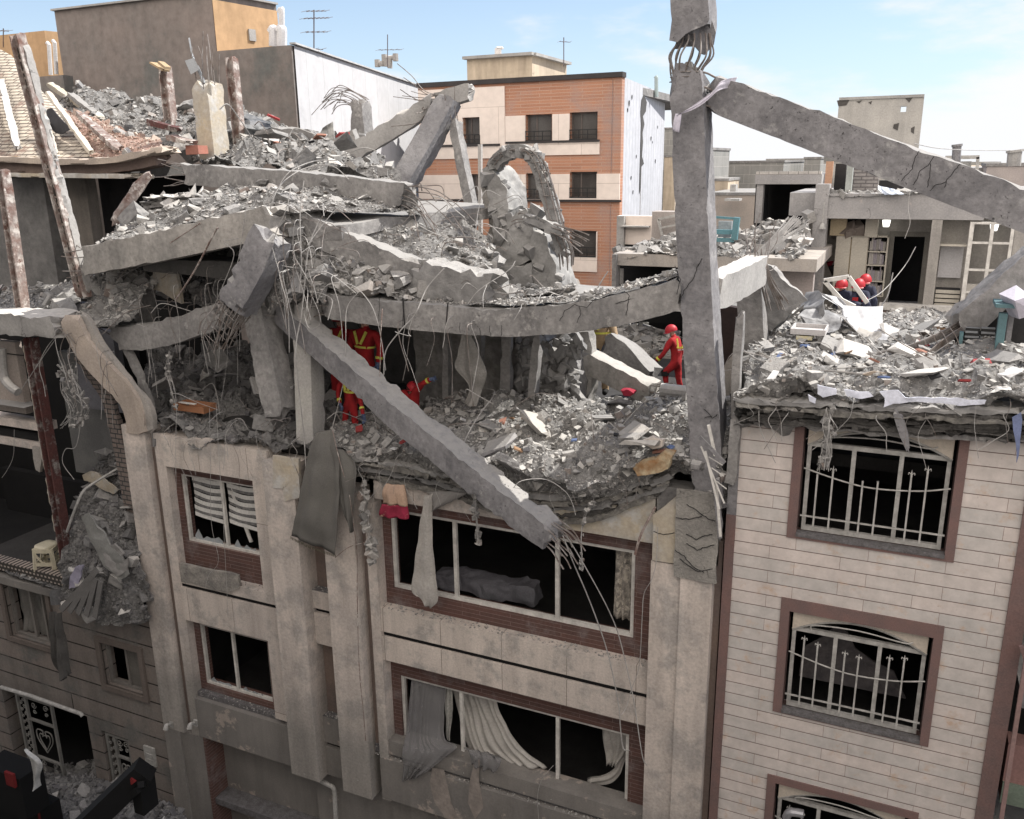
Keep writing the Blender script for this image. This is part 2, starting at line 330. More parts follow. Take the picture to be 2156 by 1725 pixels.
# polygon given in the picture at depth y, extruded away from the camera
def poly_mb(pts, Y, thick, rough=.03, cuts=2, seed=0., dirv=None):
    _bs[0] += 1; seed = seed or _bs[0]*.91
    bm = bmesh.new(); vs = [bm.verts.new(Q((p[0], p[1], (p[2] if len(p) > 2 else Y))) if not isinstance(p, Vector) else p) for p in pts]
    f = bm.faces.new(vs); bm.normal_update()
    d = Vector(dirv) if dirv else Vector((0, 1, 0)); 
    if f.normal.dot(d) > 0: f.normal_flip()
    r = bmesh.ops.extrude_face_region(bm, geom=[f]); nvs = [g for g in r['geom'] if isinstance(g, bmesh.types.BMVert)]
    bmesh.ops.translate(bm, verts=vs if False else nvs, vec=d*thick)
    for v in vs: pass
    bmesh.ops.recalc_face_normals(bm, faces=bm.faces[:])
    bmesh.ops.triangulate(bm, faces=bm.faces[:], quad_method='BEAUTY', ngon_method='BEAUTY')
    for _ in range(cuts): 
        L = sorted(e.calc_length() for e in bm.edges); th = max(L[-1]*.35, .05)
        es = [e for e in bm.edges if e.calc_length() > th]; bmesh.ops.subdivide_edges(bm, edges=es, cuts=1); bmesh.ops.triangulate(bm, faces=bm.faces[:])
    for v in bm.verts: v.co = v.co+nv(v.co, 2.5, seed)*rough*1.5+nv(v.co, 8., seed)*rough*.7
    bm.verts.index_update(); mb = MB(); mb.add([v.co.copy() for v in bm.verts], [tuple(v.index for v in f.verts) for f in bm.faces]); bm.free(); mb.soft = 1; return mb
def polything(name, label, cat, pts, Y, thick, mat, rough=.03, cuts=3, parent=None, group=None, kind=None, dirv=None):
    return mk(name, poly_mb(pts, Y, thick, rough, cuts, dirv=dirv), mat, parent, label, cat, group, kind)
# surface patch from a grid of picture points
def patch(rows, nu, nvv, amp=.0, freq=1.5, seed=0., amp2=0.):
    G = [[Q(p) for p in r] for r in rows]
    def row_at(r, u):
        k = len(r)-1; x = min(u*k, k-1e-6); i = int(x); t = x-i
        a = r[max(i-1, 0)]; b = r[i]; c = r[i+1]; d = r[min(i+2, k)]
        return .5*((2*b)+(c-a)*t+(2*a-5*b+4*c-d)*t*t+(3*b-a-3*c+d)*t**3)
    out = []
    for j in range(nvv+1):
        v = j/nvv; k = len(G)-1; x = min(v*k, k-1e-6); i = int(x); t = x-i; ln = []
        for q in range(nu+1):
            u = q/nu; p = row_at(G[i], u).lerp(row_at(G[i+1], u), t)
            if amp: p = p+Vector((0, 0, 1))*nf(p, freq, seed)*amp*1.5+nv(p, freq*2.7, seed)*amp*.6
            if amp2: p = p+nv(p, freq*8, seed)*amp2
            ln.append(p)
        out.append(ln)
    return out
def patch_mb(g):
    mb = MB(); n = len(g[0]); mb.add([p for r in g for p in r], [(j*n+i, j*n+i+1, (j+1)*n+i+1, (j+1)*n+i) for j in range(len(g)-1) for i in range(n-1)]); return mb
# angular chunks
def hull(seed, n=13, sx=1., sy=1., sz=1.):
    rnd = random.Random(seed); bm = bmesh.new()
    for i in range(n):
        c = [(-.5 if (i >> k) & 1 else .5)*rnd.uniform(.55, 1.) for k in range(3)] if (i < 8 and seed % 2) else [rnd.uniform(-.5, .5) for _ in range(3)]
        bm.verts.new((c[0]*sx, c[1]*sy, c[2]*sz))
    bmesh.ops.convex_hull(bm, input=bm.verts[:], use_existing_faces=False)
    bmesh.ops.delete(bm, geom=[v for v in bm.verts if not v.link_faces], context='VERTS'); bmesh.ops.triangulate(bm, faces=bm.faces[:])
    bm.verts.index_update(); v = np.array([tuple(q.co) for q in bm.verts]); f = np.array([[x.index for x in q.verts] for q in bm.faces]); bm.free(); return v, f
HULLS = [hull(i, 9+i % 5, 1, .55+.45*((i*37) % 10)/10, .28+.6*((i*53) % 10)/10) for i in range(14)]
HULLS += [hull(40+i, 12, 1, .7, .12) for i in range(6)]     # flat plates
def rotm(a, b, c): return np.array(Euler((a, b, c)).to_matrix())
def frags(pts, sizes, seed=0, flat=.5):
    rs = np.random.RandomState(seed); V = []; F = []; o = 0
    for p, s in zip(pts, sizes):
        h = HULLS[rs.randint(14)] if rs.rand() > flat*.5 else HULLS[14+rs.randint(6)]
        tilt = .5 if rs.rand() < flat else 3.
        m = rotm(rs.uniform(-tilt, tilt), rs.uniform(-tilt, tilt), rs.uniform(0, 6.28)); v = (h[0]*s)@m.T+np.array(p)
        V.append(v); F.append(h[1]+o); o += len(v)
    return np.concatenate(V), np.concatenate(F)
_chm = []
def chunk_meshes():
    for i in range(12):
        v, f = HULLS[i if i < 9 else i+5]
        bm = bmesh.new(); vs = [bm.verts.new(q) for q in v]; [bm.faces.new([vs[a] for a in t]) for t in f]
        bmesh.ops.subdivide_edges(bm, edges=bm.edges[:], cuts=2, use_grid_fill=True)
        for w_ in bm.verts: w_.co = w_.co*.985+nv(w_.co, 5, i)*.035+nv(w_.co, 14, i)*.02
        me = bpy.data.meshes.new('concrete_chunk'); bm.to_mesh(me); bm.free(); me.materials.append(BROKEN if i % 3 else CONCL); _chm.append(me)
chunk_meshes()
def rubble(label, rows, n, smin, smax, nchunk, chunk_label, csize=(.25, .5), amp=.12, res=(60, 24), mat=None, seed=0, base=None, flat=.5, power=2.2, vr=(0., 1.), name='rubble'):
    g = patch(rows, res[0], res[1], amp, 1.3, seed, amp*.25)
    rs = np.random.RandomState(seed+7); A = np.array([[tuple(p) for p in r] for r in g]); ny, nx = A.shape[:2]
    du = np.linalg.norm(A[:-1, 1:]-A[:-1, :-1], axis=2); dv = np.linalg.norm(A[1:, :-1]-A[:-1, :-1], axis=2); ar = (du*dv).ravel(); ar /= ar.sum()
    def samp(k):
        c = rs.choice(len(ar), k, p=ar); j, i = c//(nx-1), c % (nx-1); a, b = rs.rand(k, 1), rs.rand(k, 1)
        return (A[j, i]*(1-a)+A[j, i+1]*a)*(1-b)+(A[j+1, i]*(1-a)+A[j+1, i+1]*a)*b
    sz = smin*(1-rs.rand(n)*(1-(smin/smax)**power))**(-1/power); p = samp(n); p[:, 2] += sz*.12
    fv, ff = frags(p, sz, seed, flat)
    gm = patch_mb(g); k = len(gm.v)
    V = np.concatenate([np.array(gm.v), fv]); F = gm.f+(ff+k).tolist(); mi = [1]*len(gm.f)+[0]*len(ff)
    mb = MB(); mb.v = V.tolist(); mb.f = F; mb.m = mi
    mk(name, mb, [mat or RUB, base or DUSTG], None, label, 'rubble', None, 'stuff')
    if nchunk:
        pc = samp(nchunk)
        for q in pc:
            s = rs.uniform(*csize)*rs.choice([.8, 1., 1.3]); o = bpy.data.objects.new('concrete_chunk', _chm[rs.randint(len(_chm))]); COL.objects.link(o)
            o.location = (q[0], q[1], q[2]+s*.1); o.rotation_euler = (rs.uniform(-.7, .7), rs.uniform(-.7, .7), rs.uniform(0, 6.28)); o.scale = (s, s, s)
            setp(o, chunk_label, 'concrete chunk', chunk_label.replace('concrete chunk', 'concrete chunks'))
# ruled cloth between a left and a right edge
def cloth_mb(left, right, nu=14, nvv=22, folds=3, depth=.06, seed=0, thick=.012, wob=.02):
    l = spline([Q(p) for p in left], 8); r = spline([Q(p) for p in right], 8); mb = MB()
    def at(ps, t):
        x = t*(len(ps)-1); i = min(int(x), len(ps)-2); return ps[i].lerp(ps[i+1], x-i)
    vs = []
    for j in range(nvv+1):
        v = j/nvv
        for i in range(nu+1):
            u = i/nu; p = at(l, v).lerp(at(r, v), u)
            a = (.35+.65*v)*depth
            ph = folds*2*math.pi*(u+.16*noise.noise(Vector((u*4., v*1.3, seed+folds))))+seed+v*.8
            p = p+Vector((0, 1, 0))*(math.sin(ph)*a*(.75+.9*noise.noise(Vector((u*5., v*2., seed+3.)))) + nf(p, 2.2, seed)*wob*3)+nv(p, 5, seed)*wob*.6; vs.append(p)
    n = nu+1; fs = [(j*n+i, j*n+i+1, (j+1)*n+i+1, (j+1)*n+i) for j in range(nvv) for i in range(nu)]
    k = len(vs); vs2 = [p+Vector((0, thick, 0)) for p in vs]; f2 = [tuple(reversed([q+k for q in f])) for f in fs]
    ring = [i for i in range(n)]+[j*n+n-1 for j in range(1, nvv+1)]+[nvv*n+i for i in range(n-2, -1, -1)]+[j*n for j in range(nvv-1, 0, -1)]
    side = [(ring[(i+1) % len(ring)], ring[i], ring[i]+k, ring[(i+1) % len(ring)]+k) for i in range(len(ring))]
    mb.add(vs+vs2, fs+f2+side); return mb
def cable(label, pts, r=.008, mat=None, cat='cable', name='hanging_cable', group=None):
    mb = MB(); mb.tube(pts, r*.78, 5); return mk(name, mb, mat or WIREM, None, label, cat, group)
def rect(px0, py0, px1, py1, Y):
    if px0 > 1000:
        mx, my = (px0+px1)/2, (py0+py1)/2; return XZ(px0, my, Y)[0], XZ(px1, my, Y)[0], XZ(mx, py1, Y)[1], XZ(mx, py0, Y)[1]
    a = XZ(px0, py0, Y); b = XZ(px1, py1, Y); return a[0], b[0], b[1], a[1]      # x0 x1 z0 z1
# ================================================================ street
ASPH = M('asphalt', (.06, .058, .058), (.045, .044, .044), bump=.5)
mb = MB(); mb.box(-900, 900, -900, 1500, -.3, 0, rel=False); mk('ground', mb, M('earth_ground', (.16, .15, .14), (.12, .115, .11), bump=.4), kind='structure')
mb = MB(); mb.box(-120, 120, -10.6, -3.0, .0, .004, rel=False); mk('road', mb, ASPH, kind='structure')
mb = MB(); mb.box(-120, 120, -3.0, -.02, .0, .13, rel=False); mk('pavement', mb, M('pavement_slabs', (.2, .19, .18), (.15, .145, .14), bump=.3), kind='structure')
# the house across the street, under and behind the viewpoint
opp = empty('house', (0, -18, 4, 0)) if False else empty('house', Vector((0, -13, 0)), 'plain rendered house across the street beneath the viewpoint', 'house')
mb = MB(); mb.box(-9, 24, -24, -12.2, 0, GZ-1.8, rel=False); mk('wall', mb, M('opposite_render', (.16, .15, .14), (.13, .12, .11)), opp)
shade_block = empty('house', Vector((-25, -13, 0)), 'taller plain house across the street left of the viewpoint', 'house'); mb = MB(); mb.box(-45, -9.1, -24, -12.4, 0, GZ+7, rel=False); mk('wall', mb, M('opposite_render_dark', (.12, .115, .11), (.1, .095, .09)), shade_block)  # unseen block added to cut sky light on the lower left

# ================================================================ middle building: beige stone facade
bl = empty('apartment_building', Vector((-7.8, 0, 0)), 'beige stone apartment building with red brick window bays and its torn open top floor', 'building')
def B(name, mat, boxes, parent=bl, **k):
    if name in ('groove_strip', 'floor_slab', 'pilaster', 'ledge', 'stone_band', 'brown_panel', 'inner_wall', 'corner_trim') and len(boxes) > 1:
        for b in boxes: B(name, mat, [b], parent, **k)
        return
    mb = MB()
    for b in boxes: mb.box(*b)
    return mk(name, mb, mat, parent, **k)
ZT = -4.86
# pilasters; below about z=-10.6 the stone is grey with soot and dust
SPL = -9.75
for nm, x0, x1, y0, top in (('pilaster', -13.54, -12.96, -.02, -4.75), ('pilaster', -12.80, -12.56, .04, -4.85), ('pilaster', -10.06, -9.40, -.14, -5.0), ('pilaster', -8.84, -8.19, -.14, -5.35), ('pilaster', -8.03, -7.84, -.03, -5.5),
                            ('pilaster', -3.0, -2.56, -.10, -5.62), ('pilaster', -2.55, -2.09, -.14, -5.55)):
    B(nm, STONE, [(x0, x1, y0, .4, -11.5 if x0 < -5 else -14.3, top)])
B('groove_strip', BROWN, [(-12.96, -12.80, .12, .4, -11.5, -4.9), (-8.19, -8.03, .10, .4, -10.4, -5.5), (-2.09, -2.0, .05, .4, -14.3, -5.2)])
# stone spandrels (fascia, bands) left bay
L0, L1 = -12.56, -10.06
B('stone_band', STONE2, [(L0, L1, 0, .4, -5.47, ZT)])
B('stone_band', STONE2, [(L0, L1, 0, .4, -7.92, -7.70)])
B('stone_band', STONE2, [(L0, L1, 0, .4, -8.74, -8.02)])
B('stone_band', STONE2, [(-10.44, L1, 0, .4, -7.70, -5.47), (-10.46, L1, 0, .4, -10.45, -8.74)])
B('stone_band', STONED, [(L0, L1, 0, .4, -11.47, -10.56)])
B('groove_strip', BLACK, [(L0, L1, .06, .4, -8.02, -7.92)])
B('ledge', LEDGE, [(L0, L1, .10, .4, -10.56, -10.45)])
# brick infill with the window openings left free
def infill(x0, x1, z0, z1, ox0, ox1, oz0, oz1, y, mat, nm='brick_infill'):
    B(nm, mat, [(x0, ox0, y, y+.25, z0, z1), (ox1, x1, y, y+.25, z0, z1), (ox0, ox1, y, y+.25, z0, oz0), (ox0, ox1, y, y+.25, oz1, z1)])
infill(-12.56, -10.44, -7.70, -5.47, -12.44, -10.60, -7.10, -5.68, .22, REDBR)
infill(-12.56, -10.46, -10.45, -8.74, -12.44, -10.68, -10.32, -8.92, .22, REDBR)
# narrow recess between the two pilasters
B('brown_panel', BROWN, [(-9.40, -8.84, .3, .4, -7.50, -5.1), (-9.40, -8.84, .3, .4, -10.18, -8.60)])
B('stone_band', STONE2, [(-9.40, -8.84, .12, .4, -7.86, -7.50), (-9.40, -8.84, .12, .4, -8.60, -7.96)])
B('stone_band', STONED, [(-9.40, -8.84, .12, .4, -10.75, -10.18), (-9.40, -8.84, .12, .4, -11.5, -10.85)])
B('groove_strip', BLACK, [(-9.40, -8.84, .2, .4, -7.96, -7.86), (-9.40, -8.84, .2, .4, -10.85, -10.75)])
B('ledge', LEDGE, [(-9.40, -8.84, .121, .299, -7.5, -7.49), (-9.40, -8.84, .121, .299, -10.18, -10.17)])
# main bay
B('stone_band', STONE2, [(-7.84, -5.4, .02, .4, -5.42, -5.10)])
B('stone_band', CONCT, [(-5.4, -3.0, .02, .4, -5.40, -4.7)])
B('stone_band', CONC, [(-2.98, -2.06, .05, .4, -5.6, -4.5)])
B('stone_band', STONE2, [(-7.84, -3.0, 0, .4, -7.93, -7.47)])
B('stone_band', STONE2, [(-7.84, -3.0, 0, .4, -8.50, -8.03)])
B('stone_band', STONED, [(-7.84, -3.0, -.0, .4, -10.47, -10.18)])
B('stone_band', STONED, [(-8.02, -3.0, -.05, .4, -11.45, -10.56)])
B('groove_strip', BLACK, [(-7.84, -3.0, .06, .4, -8.03, -7.93)])
B('ledge', LEDGE, [(-8.19, -3.0, .06, .4, -10.56, -10.40)])
infill(-7.84, -3.0, -7.47, -5.40, -7.69, -3.33, -7.16, -5.66, .22, REDBR)
infill(-7.84, -3.0, -10.18, -8.50, -7.66, -3.35, -10.36, -8.90, .22, REDBR) if False else infill(-7.84, -3.0, -10.42, -8.50, -7.66, -3.35, -10.36, -8.90, .22, REDBR)
# ledges carry small debris
def debris_strip(x0, x1, y0, y1, z, n, smax, parent, seed):
    rs = np.random.RandomState(seed); pts = np.c_[rs.uniform(x0, x1, n), rs.uniform(y0, y1, n), np.full(n, z+GZ+.005)]
    v, f = frags(pts, rs.uniform(.012, smax, n)**1., seed, .5); o = mk('debris', (v, f), RUB, parent, kind='stuff'); return o
debris_strip(-7.84, -3.0, .01, .21, -7.47, 260, .05, bl, 3); debris_strip(-8.15, -3.0, -.02, .2, -10.4, 60, .04, bl, 4); debris_strip(-8.15, -3.0, -.02, .05, -10.56, 260, .05, bl, 5)
debris_strip(-12.5, -10.1, .01, .2, -10.45, 130, .04, bl, 6); debris_strip(-12.5, -10.5, .01, .21, -7.70, 90, .04, bl, 7); debris_strip(-9.38, -8.86, .13, .29, -7.49, 50, .04, bl, 8); debris_strip(-9.38, -8.86, .13, .29, -10.17, 50, .05, bl, 9)
# scraped clean streaks on the dusty lower stone
for q in ([(1000, 1600), (1010, 1600), (1008, 1640), (1018, 1700), (1000, 1725), (985, 1690), (990, 1640)], [(910, 1616), (935, 1622), (950, 1690), (962, 1720), (940, 1724), (915, 1690), (905, 1650)]):
    mk('scraped_patch', poly_mb([(a, b) for a, b in q], -.056, .003, .0, 1), M('scraped_stone', (.27, .235, .21), (.22, .195, .175), bump=.1, bscale=8, fine=.3), bl)
# ground floor, set back
B('ground_floor_wall', STONED, [(-13.1, -12.5, .02, .45, -14.3, -11.5), (-12.5, -9.84, .5, .6, -14.3, -11.3), (-9.84, -8.0, .3, .6, -14.3, -11.5), (-8.0, -3.0, .25, .6, -14.3, -11.45), (-13.54, -13.1, -.02, .4, -14.3, -11.5)])
B('brick_infill', REDBR, [(-12.5, -12.44, .03, .5, -14.3, -11.5)])
B('ledge', LEDGE, [(-12.5, -9.9, .1, .5, -13.2, -13.05)])
# floors, side and back walls, so that the rooms are dark inside
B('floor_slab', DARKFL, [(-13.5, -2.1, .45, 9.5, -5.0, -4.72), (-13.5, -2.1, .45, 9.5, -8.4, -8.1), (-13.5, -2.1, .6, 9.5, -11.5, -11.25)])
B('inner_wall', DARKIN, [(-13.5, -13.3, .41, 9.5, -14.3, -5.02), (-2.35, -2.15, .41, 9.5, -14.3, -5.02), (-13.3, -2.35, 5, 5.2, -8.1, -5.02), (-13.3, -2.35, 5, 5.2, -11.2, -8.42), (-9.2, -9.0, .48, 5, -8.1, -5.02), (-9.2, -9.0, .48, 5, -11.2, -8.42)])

def window(parent, x0, x1, z0, z1, y, mull, mat, t=.055, d=.07, shards=(), sash=False):
    w = MB(); w.box(x0, x1, y, y+d, z1-t, z1); w.box(x0, x1, y, y+d, z0, z0+t); w.box(x0, x0+t, y+.001, y+d-.001, z0+t, z1-t); w.box(x1-t, x1, y+.001, y+d-.001, z0+t, z1-t)
    o = mk('window', w, mat, parent)
    for mx in mull:
        q = MB(); q.box(mx-t*.5, mx+t*.5, y+.004, y+d-.004, z0+t, z1-t); mk('mullion', q, mat, o)
    rnd = random.Random(int(x0*100))
    for a, b, h in shards:
        q = MB(); vs = [(a, y+.03, z0+t+GZ)]; k = 7
        for i in range(k+1): vs.append((a+(b-a)*i/k, y+.03, z0+t+GZ+h*rnd.random()*(1-i/k*.5)))
        vs.append((b, y+.03, z0+t+GZ)); vv = vs+[(p[0], p[1]+.005, p[2]) for p in vs]; n = len(vs)
        q.add(vv, [tuple(range(n))[::-1], tuple(range(n, 2*n))]+[(i, (i+1) % n, (i+1) % n+n, i+n) for i in range(n)]); mk('glass_shard', q, M('glass_shard', (.3, .32, .33), rough=.2, bump=0), o)
    return o
wA1 = window(bl, -12.44, -10.60, -7.10, -5.68, .27, [-11.47], WHITEF, .05, shards=[(-12.3, -11.6, .25), (-11.3, -10.8, .18)])
window(bl, -12.44, -10.68, -10.32, -8.92, .27, [-11.62], WHITEF, .05, shards=[(-12.35, -11.8, .12), (-11.5, -11.0, .1)])
window(bl, -7.69, -3.33, -7.16, -5.66, .26, [-6.46, -4.62], WHITEF, .065)
window(bl, -7.66, -3.35, -10.36, -8.90, .26, [-6.44, -4.61], WHITEF, .06, shards=[(-5.9, -4.8, .14)])
# striped roller blind torn, in the upper left window
BL = M('blind_white', (.6, .59, .56), (.5, .49, .47), bump=.1); BLK = M('blind_dark', (.2, .195, .19), (.1, .1, .1), scale=14)
for x0, x1, s in ((-12.28, -11.52, 0.), (-11.42, -10.72, .02)):
    r_ = empty('window_blind', Vector((x0, .36, GZ-5.75)), 'torn black and white striped blind behind the '+('left' if s == 0 else 'right')+' half of the white framed window', 'blind', 'striped blinds in the upper left window')
    for k in range(6):
        zz = -5.76-.145*k; mb = MB(); n = 10; vs = []
        for i in range(n+1):
            u = i/n; x = x0+(x1-x0)*u; sag = -.03*math.sin(u*math.pi)-.08*u*(k/5.)-s
            for dz in (0, -.085): vs.append((x, .37+.02*math.sin(u*5+k), zz+dz+sag+GZ))
        mb.add(vs, [(2*i, 2*i+1, 2*i+3, 2*i+2) for i in range(n)]); mk('white_stripe', mb, BL, r_)
        if k < 5:
            vs = []
            for i in range(n+1):
                u = i/n; x = x0+(x1-x0)*u; sag = -.03*math.sin(u*math.pi)-.08*u*(k/5.)-s
                for dz in (-.085, -.146): vs.append((x, .375+.02*math.sin(u*5+k), zz+dz+sag+GZ))
            mb = MB(); mb.add(vs, [(2*i, 2*i+1, 2*i+3, 2*i+2) for i in range(n)]); mk('dark_stripe', mb, BLK, r_)
mb = MB(); mb.bar(Vector((-11.38, .4, GZ-5.8)), Vector((-11.0, .42, GZ-6.95)), .07, .03, up=(0, 1, 0)); mk('fallen_sash', mb, WHITEF, None, 'fallen grey sash bar leaning inside the upper left window', 'window sash')
# exposed damaged concrete strip under that window
polything('exposed_patch', None, None, [(377, 1186), (420, 1196), (500, 1212), (502, 1240), (480, 1247), (440, 1238), (382, 1226)], -.03, .06, M('exposed_mortar', (.3, .28, .25), (.17, .16, .15), scale=5, bump=1., bdist=.05, fine=.3), .015, 3, parent=bl)
polything('exposed_patch', None, None, [(574, 960), (628, 966), (632, 1050), (600, 1057), (596, 1030), (575, 1028)], -.16, .06, CONCT, .012, 3, parent=bl)
# right pilaster's shattered upper stone
polything('exposed_patch', None, None, [(1424, 1030), (1500, 1040), (1512, 1100), (1506, 1230), (1418, 1215), (1420, 1120)], -.17, .05, M('shattered_stone', (.30, .285, .26), (.22, .21, .195), scale=3, bump=1., bdist=.06, cracks=1., crscale=1.6), .015, 3, parent=bl)
polything('exposed_patch', None, None, [(1374, 1085), (1424, 1045), (1424, 1185), (1374, 1180)], -.12, .05, CONCT, .012, 3, parent=bl)
# fixtures on the lower facade
def fixture(name, label, cat, px, py, kind):
    c = P(px, py, -.05); mb = MB()
    if kind == 'lamp':
        mb.box(c.x-.05, c.x+.05, -.03, .02, c.z-GZ-.07, c.z-GZ+.07); mb.tube([c+Vector((0, -.0, .03)), c+Vector((0, -.10, .06)), c+Vector((0, -.14, -.02))], .03, 8, r2=.055)
    elif kind == 'bracket':
        mb.box(c.x-.07, c.x+.07, -.02, .0, c.z-GZ-.05, c.z-GZ+.05); mb.tube([c, c+Vector((0, -.08, -.03))], .04, 8)
    mk(name, mb, GREYF, None, label, cat)
fixture('wall_lamp', 'small rounded lamp on the left pilaster near the corner of the stone facade', 'wall lamp', 359, 1527, 'lamp'); fixture('wall_lamp', 'bell shaped lamp on the grey stone above the brick garage recess', 'wall lamp', 409, 1525, 'lamp')
fixture('junction_box', 'little square fixture on the grey band left of the drain pipe', 'fixture', 647, 1624, 'bracket'); fixture('junction_box', 'dark round fitting on the stone under the curtain window', 'fixture', 759, 1637, 'bracket'); fixture('junction_box', 'small grey box on the right pilaster beside the marble wall', 'fixture', 1464, 1673, 'bracket')
mb = MB(); mb.tube([(670, 1630, .2), (672, 1642, .12), (690, 1652, .1), (703, 1662, .1), (706, 1700, .1), (708, 1740, .1)], .045, 8); mk('drain_pipe', mb, GREYF, None, 'bent grey drain pipe at the foot of the beige facade', 'pipe')
mb = MB(); mb.tube([P(431, 1690, .15), P(436, 1655, .15)], .12, 12); mk('plaster_roll', mb, CONCL, None, 'pale broken cylinder standing on the garage ledge', 'rubble piece')

# ================================================================ right building: marble courses
rb = empty('apartment_building', Vector((-.1, 0, 0)), 'apartment building clad in pale marble courses with arched barred windows', 'building')
XL, XR = -1.97, 1.86
def RB(nm, mat, bx, **k): return B(nm, mat, bx, parent=rb, **k)
wins = [(-4.96, -3.30), (-7.70, -5.87), (-10.45, -8.78), (-13.2, -11.5)]
sx0, sx1 = -1.15, .90
cl = [(-1.84, sx0, 0, .35, -14.3, -3.30), (sx1, 1.57, 0, .35, -14.3, -3.30)]
zz = -3.30; prev = -3.30
for z0, z1 in wins:
    if prev > z1+.01: cl.append((sx0, sx1, 0, .35, z1, prev))
    prev = z0
cl.append((sx0, sx1, 0, .35, -14.3, prev)); RB('cladding', CLAD, cl)
RB('corner_trim', TRIM, [(-1.97, -1.84, -.03, .35, -14.3, -4.75)]); RB('corner_trim', TRIM, [(1.57, 1.78, -.03, .35, -14.3, -3.6)])
RB('corner_trim', CONC2, [(-1.97, -1.84, -.02, .35, -4.75, -3.3)])
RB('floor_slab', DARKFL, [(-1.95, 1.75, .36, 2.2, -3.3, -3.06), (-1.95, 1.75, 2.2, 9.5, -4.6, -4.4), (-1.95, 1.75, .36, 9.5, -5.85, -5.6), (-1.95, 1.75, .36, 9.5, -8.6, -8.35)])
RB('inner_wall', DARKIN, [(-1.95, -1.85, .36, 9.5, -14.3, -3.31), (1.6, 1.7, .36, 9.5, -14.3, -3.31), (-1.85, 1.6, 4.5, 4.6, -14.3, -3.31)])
def archwin(z0, z1, fz0, fz1, bars, idx):
    fx0, fx1 = -.98, .74
    S_ = MB()
    S_.box(sx0, fx0-.05, -.02, .3, z0, z1); S_.box(fx1+.05, sx1, -.02, .3, z0, z1); S_.box(fx0-.05, fx1+.05, -.02, .3, z0, fz0-.06); S_.box(fx0-.05, fx1+.05, -.02, .3, fz1+.02, z1) if z1 > fz1+.03 else None
    mk('window_surround', S_, TRIM, rb)
    w = empty('window', Vector((-.12, .1, fz0+GZ))); w.parent = rb; w.location = Vector((-.12, .1, fz0+GZ))-rb.location
    # arched head panel
    rise = .26; n = 16; spring = fz1-rise; A = MB(); vs = []; xs = [fx0+(fx1-fx0)*i/n for i in range(n+1)]
    arc = [spring+rise*(1-((x-(fx0+fx1)/2)/((fx1-fx0)/2))**2)-.02 for x in xs]
    for y in (.06, .12):
        for x, a in zip(xs, arc): vs += [(x, y, a+GZ), (x, y, max(fz1+.02, a+.001)+GZ)]
    K = 2*(n+1); fs = [(2*i, 2*i+2, 2*i+3, 2*i+1) for i in range(n)]+[(K+2*i, K+2*i+1, K+2*i+3, K+2*i+2) for i in range(n)]+[(2*i, K+2*i, K+2*i+2, 2*i+2) for i in range(n)]
    A.add(vs, fs); mk('arch_panel', A, M('cream_plaster', (.5, .44, .37), (.4, .36, .31)), w)
    F = MB(); F.tube([Vector((x, .09, a+GZ-.02)) for x, a in zip(xs, arc)], .022, 6, smooth=False)
    F.box(fx0, fx0+.05, .1, .16, fz0, spring); F.box(fx1-.05, fx1, .1, .16, fz0, spring); F.box(fx0+.05, fx1-.05, .1, .16, fz0, fz0+.06); F.box(fx0+.05, fx1-.05, .1, .16, spring-.06, spring)
    mk('frame', F, GREYF, w)
    for mx in (-.40, .17):
        q = MB(); q.box(mx-.027, mx+.027, .104, .156, fz0+.06, spring-.06); mk('mullion', q, GREYF, w)
    sl = MB(); sl.box(fx0-.05, fx1+.05, -.035, .1, fz0-.06, fz0-.01); mk('sill', sl, LEDGE, w)
    g = MB(); zc = (fz0+spring)/2+.22
    pts = [Vector((fx0-.02, .02, zc+.06+GZ)), Vector((fx0+.5, .01, zc-.06+GZ)), Vector((-.1, .01, zc-.10+GZ)), Vector((.4, .01, zc-.06+GZ)), Vector((fx1+.02, .02, zc+.02+GZ))]
    g.tube(pts, .011, 6); g.bar(Vector((fx0-.02, .01, fz0+.24+GZ)), Vector((fx1+.02, .01, fz0+.24+GZ)), .02, .02); mk('grille_rail', g, GREYF, w)
    g = MB(); g.tube([Vector((fx0+.25, .03, spring+.02+GZ)), Vector((fx0+.3, .03, spring+.11+GZ)), Vector((-.12, .03, spring+.15+GZ)), Vector((fx1-.3, .03, spring+.10+GZ)), Vector((fx1-.18, .03, spring+.13+GZ))], .01, 5); mk('grille_rail', g, GREYF, w)
    for bx, top, fleur in bars:
        q = MB(); b0 = fz0+.09; q.bar(Vector((bx, -.012, b0+GZ)), Vector((bx, -.012, top+GZ)), .022, .022)
        if fleur:
            t0 = top+GZ; q.tube([Vector((bx, -.012, t0)), Vector((bx, -.012, t0+.045)), Vector((bx, -.012, t0+.09))], .016, 5, r2=.002, smooth=False)
            for s in (-1, 1): q.tube([Vector((bx, -.012, t0+.02)), Vector((bx+s*.03, -.012, t0+.05)), Vector((bx+s*.036, -.012, t0+.02))], .006, 4)
        mk('grille_bar', q, GREYF, w)
    return w
archwin(-4.96, -3.30, -4.86, -3.34, [(-.82, -4.0, 0), (-.63, -3.95, 1), (-.26, -4.02, 0), (-.08, -4.0, 0), (.30, -3.88, 1), (.48, -3.8, 1)], 0)
archwin(-7.70, -5.87, -7.62, -6.08, [(-.80, -6.48, 1), (-.62, -6.53, 1), (-.26, -6.58, 1), (-.08, -6.6, 1), (.30, -6.52, 1), (.48, -6.48, 1)], 1)
archwin(-10.45, -8.78, -10.38, -8.92, [(-.80, -9.3, 1), (-.62, -9.35, 1), (-.26, -9.4, 1), (-.08, -9.4, 1), (.30, -9.3, 1), (.48, -9.3, 1)], 2)
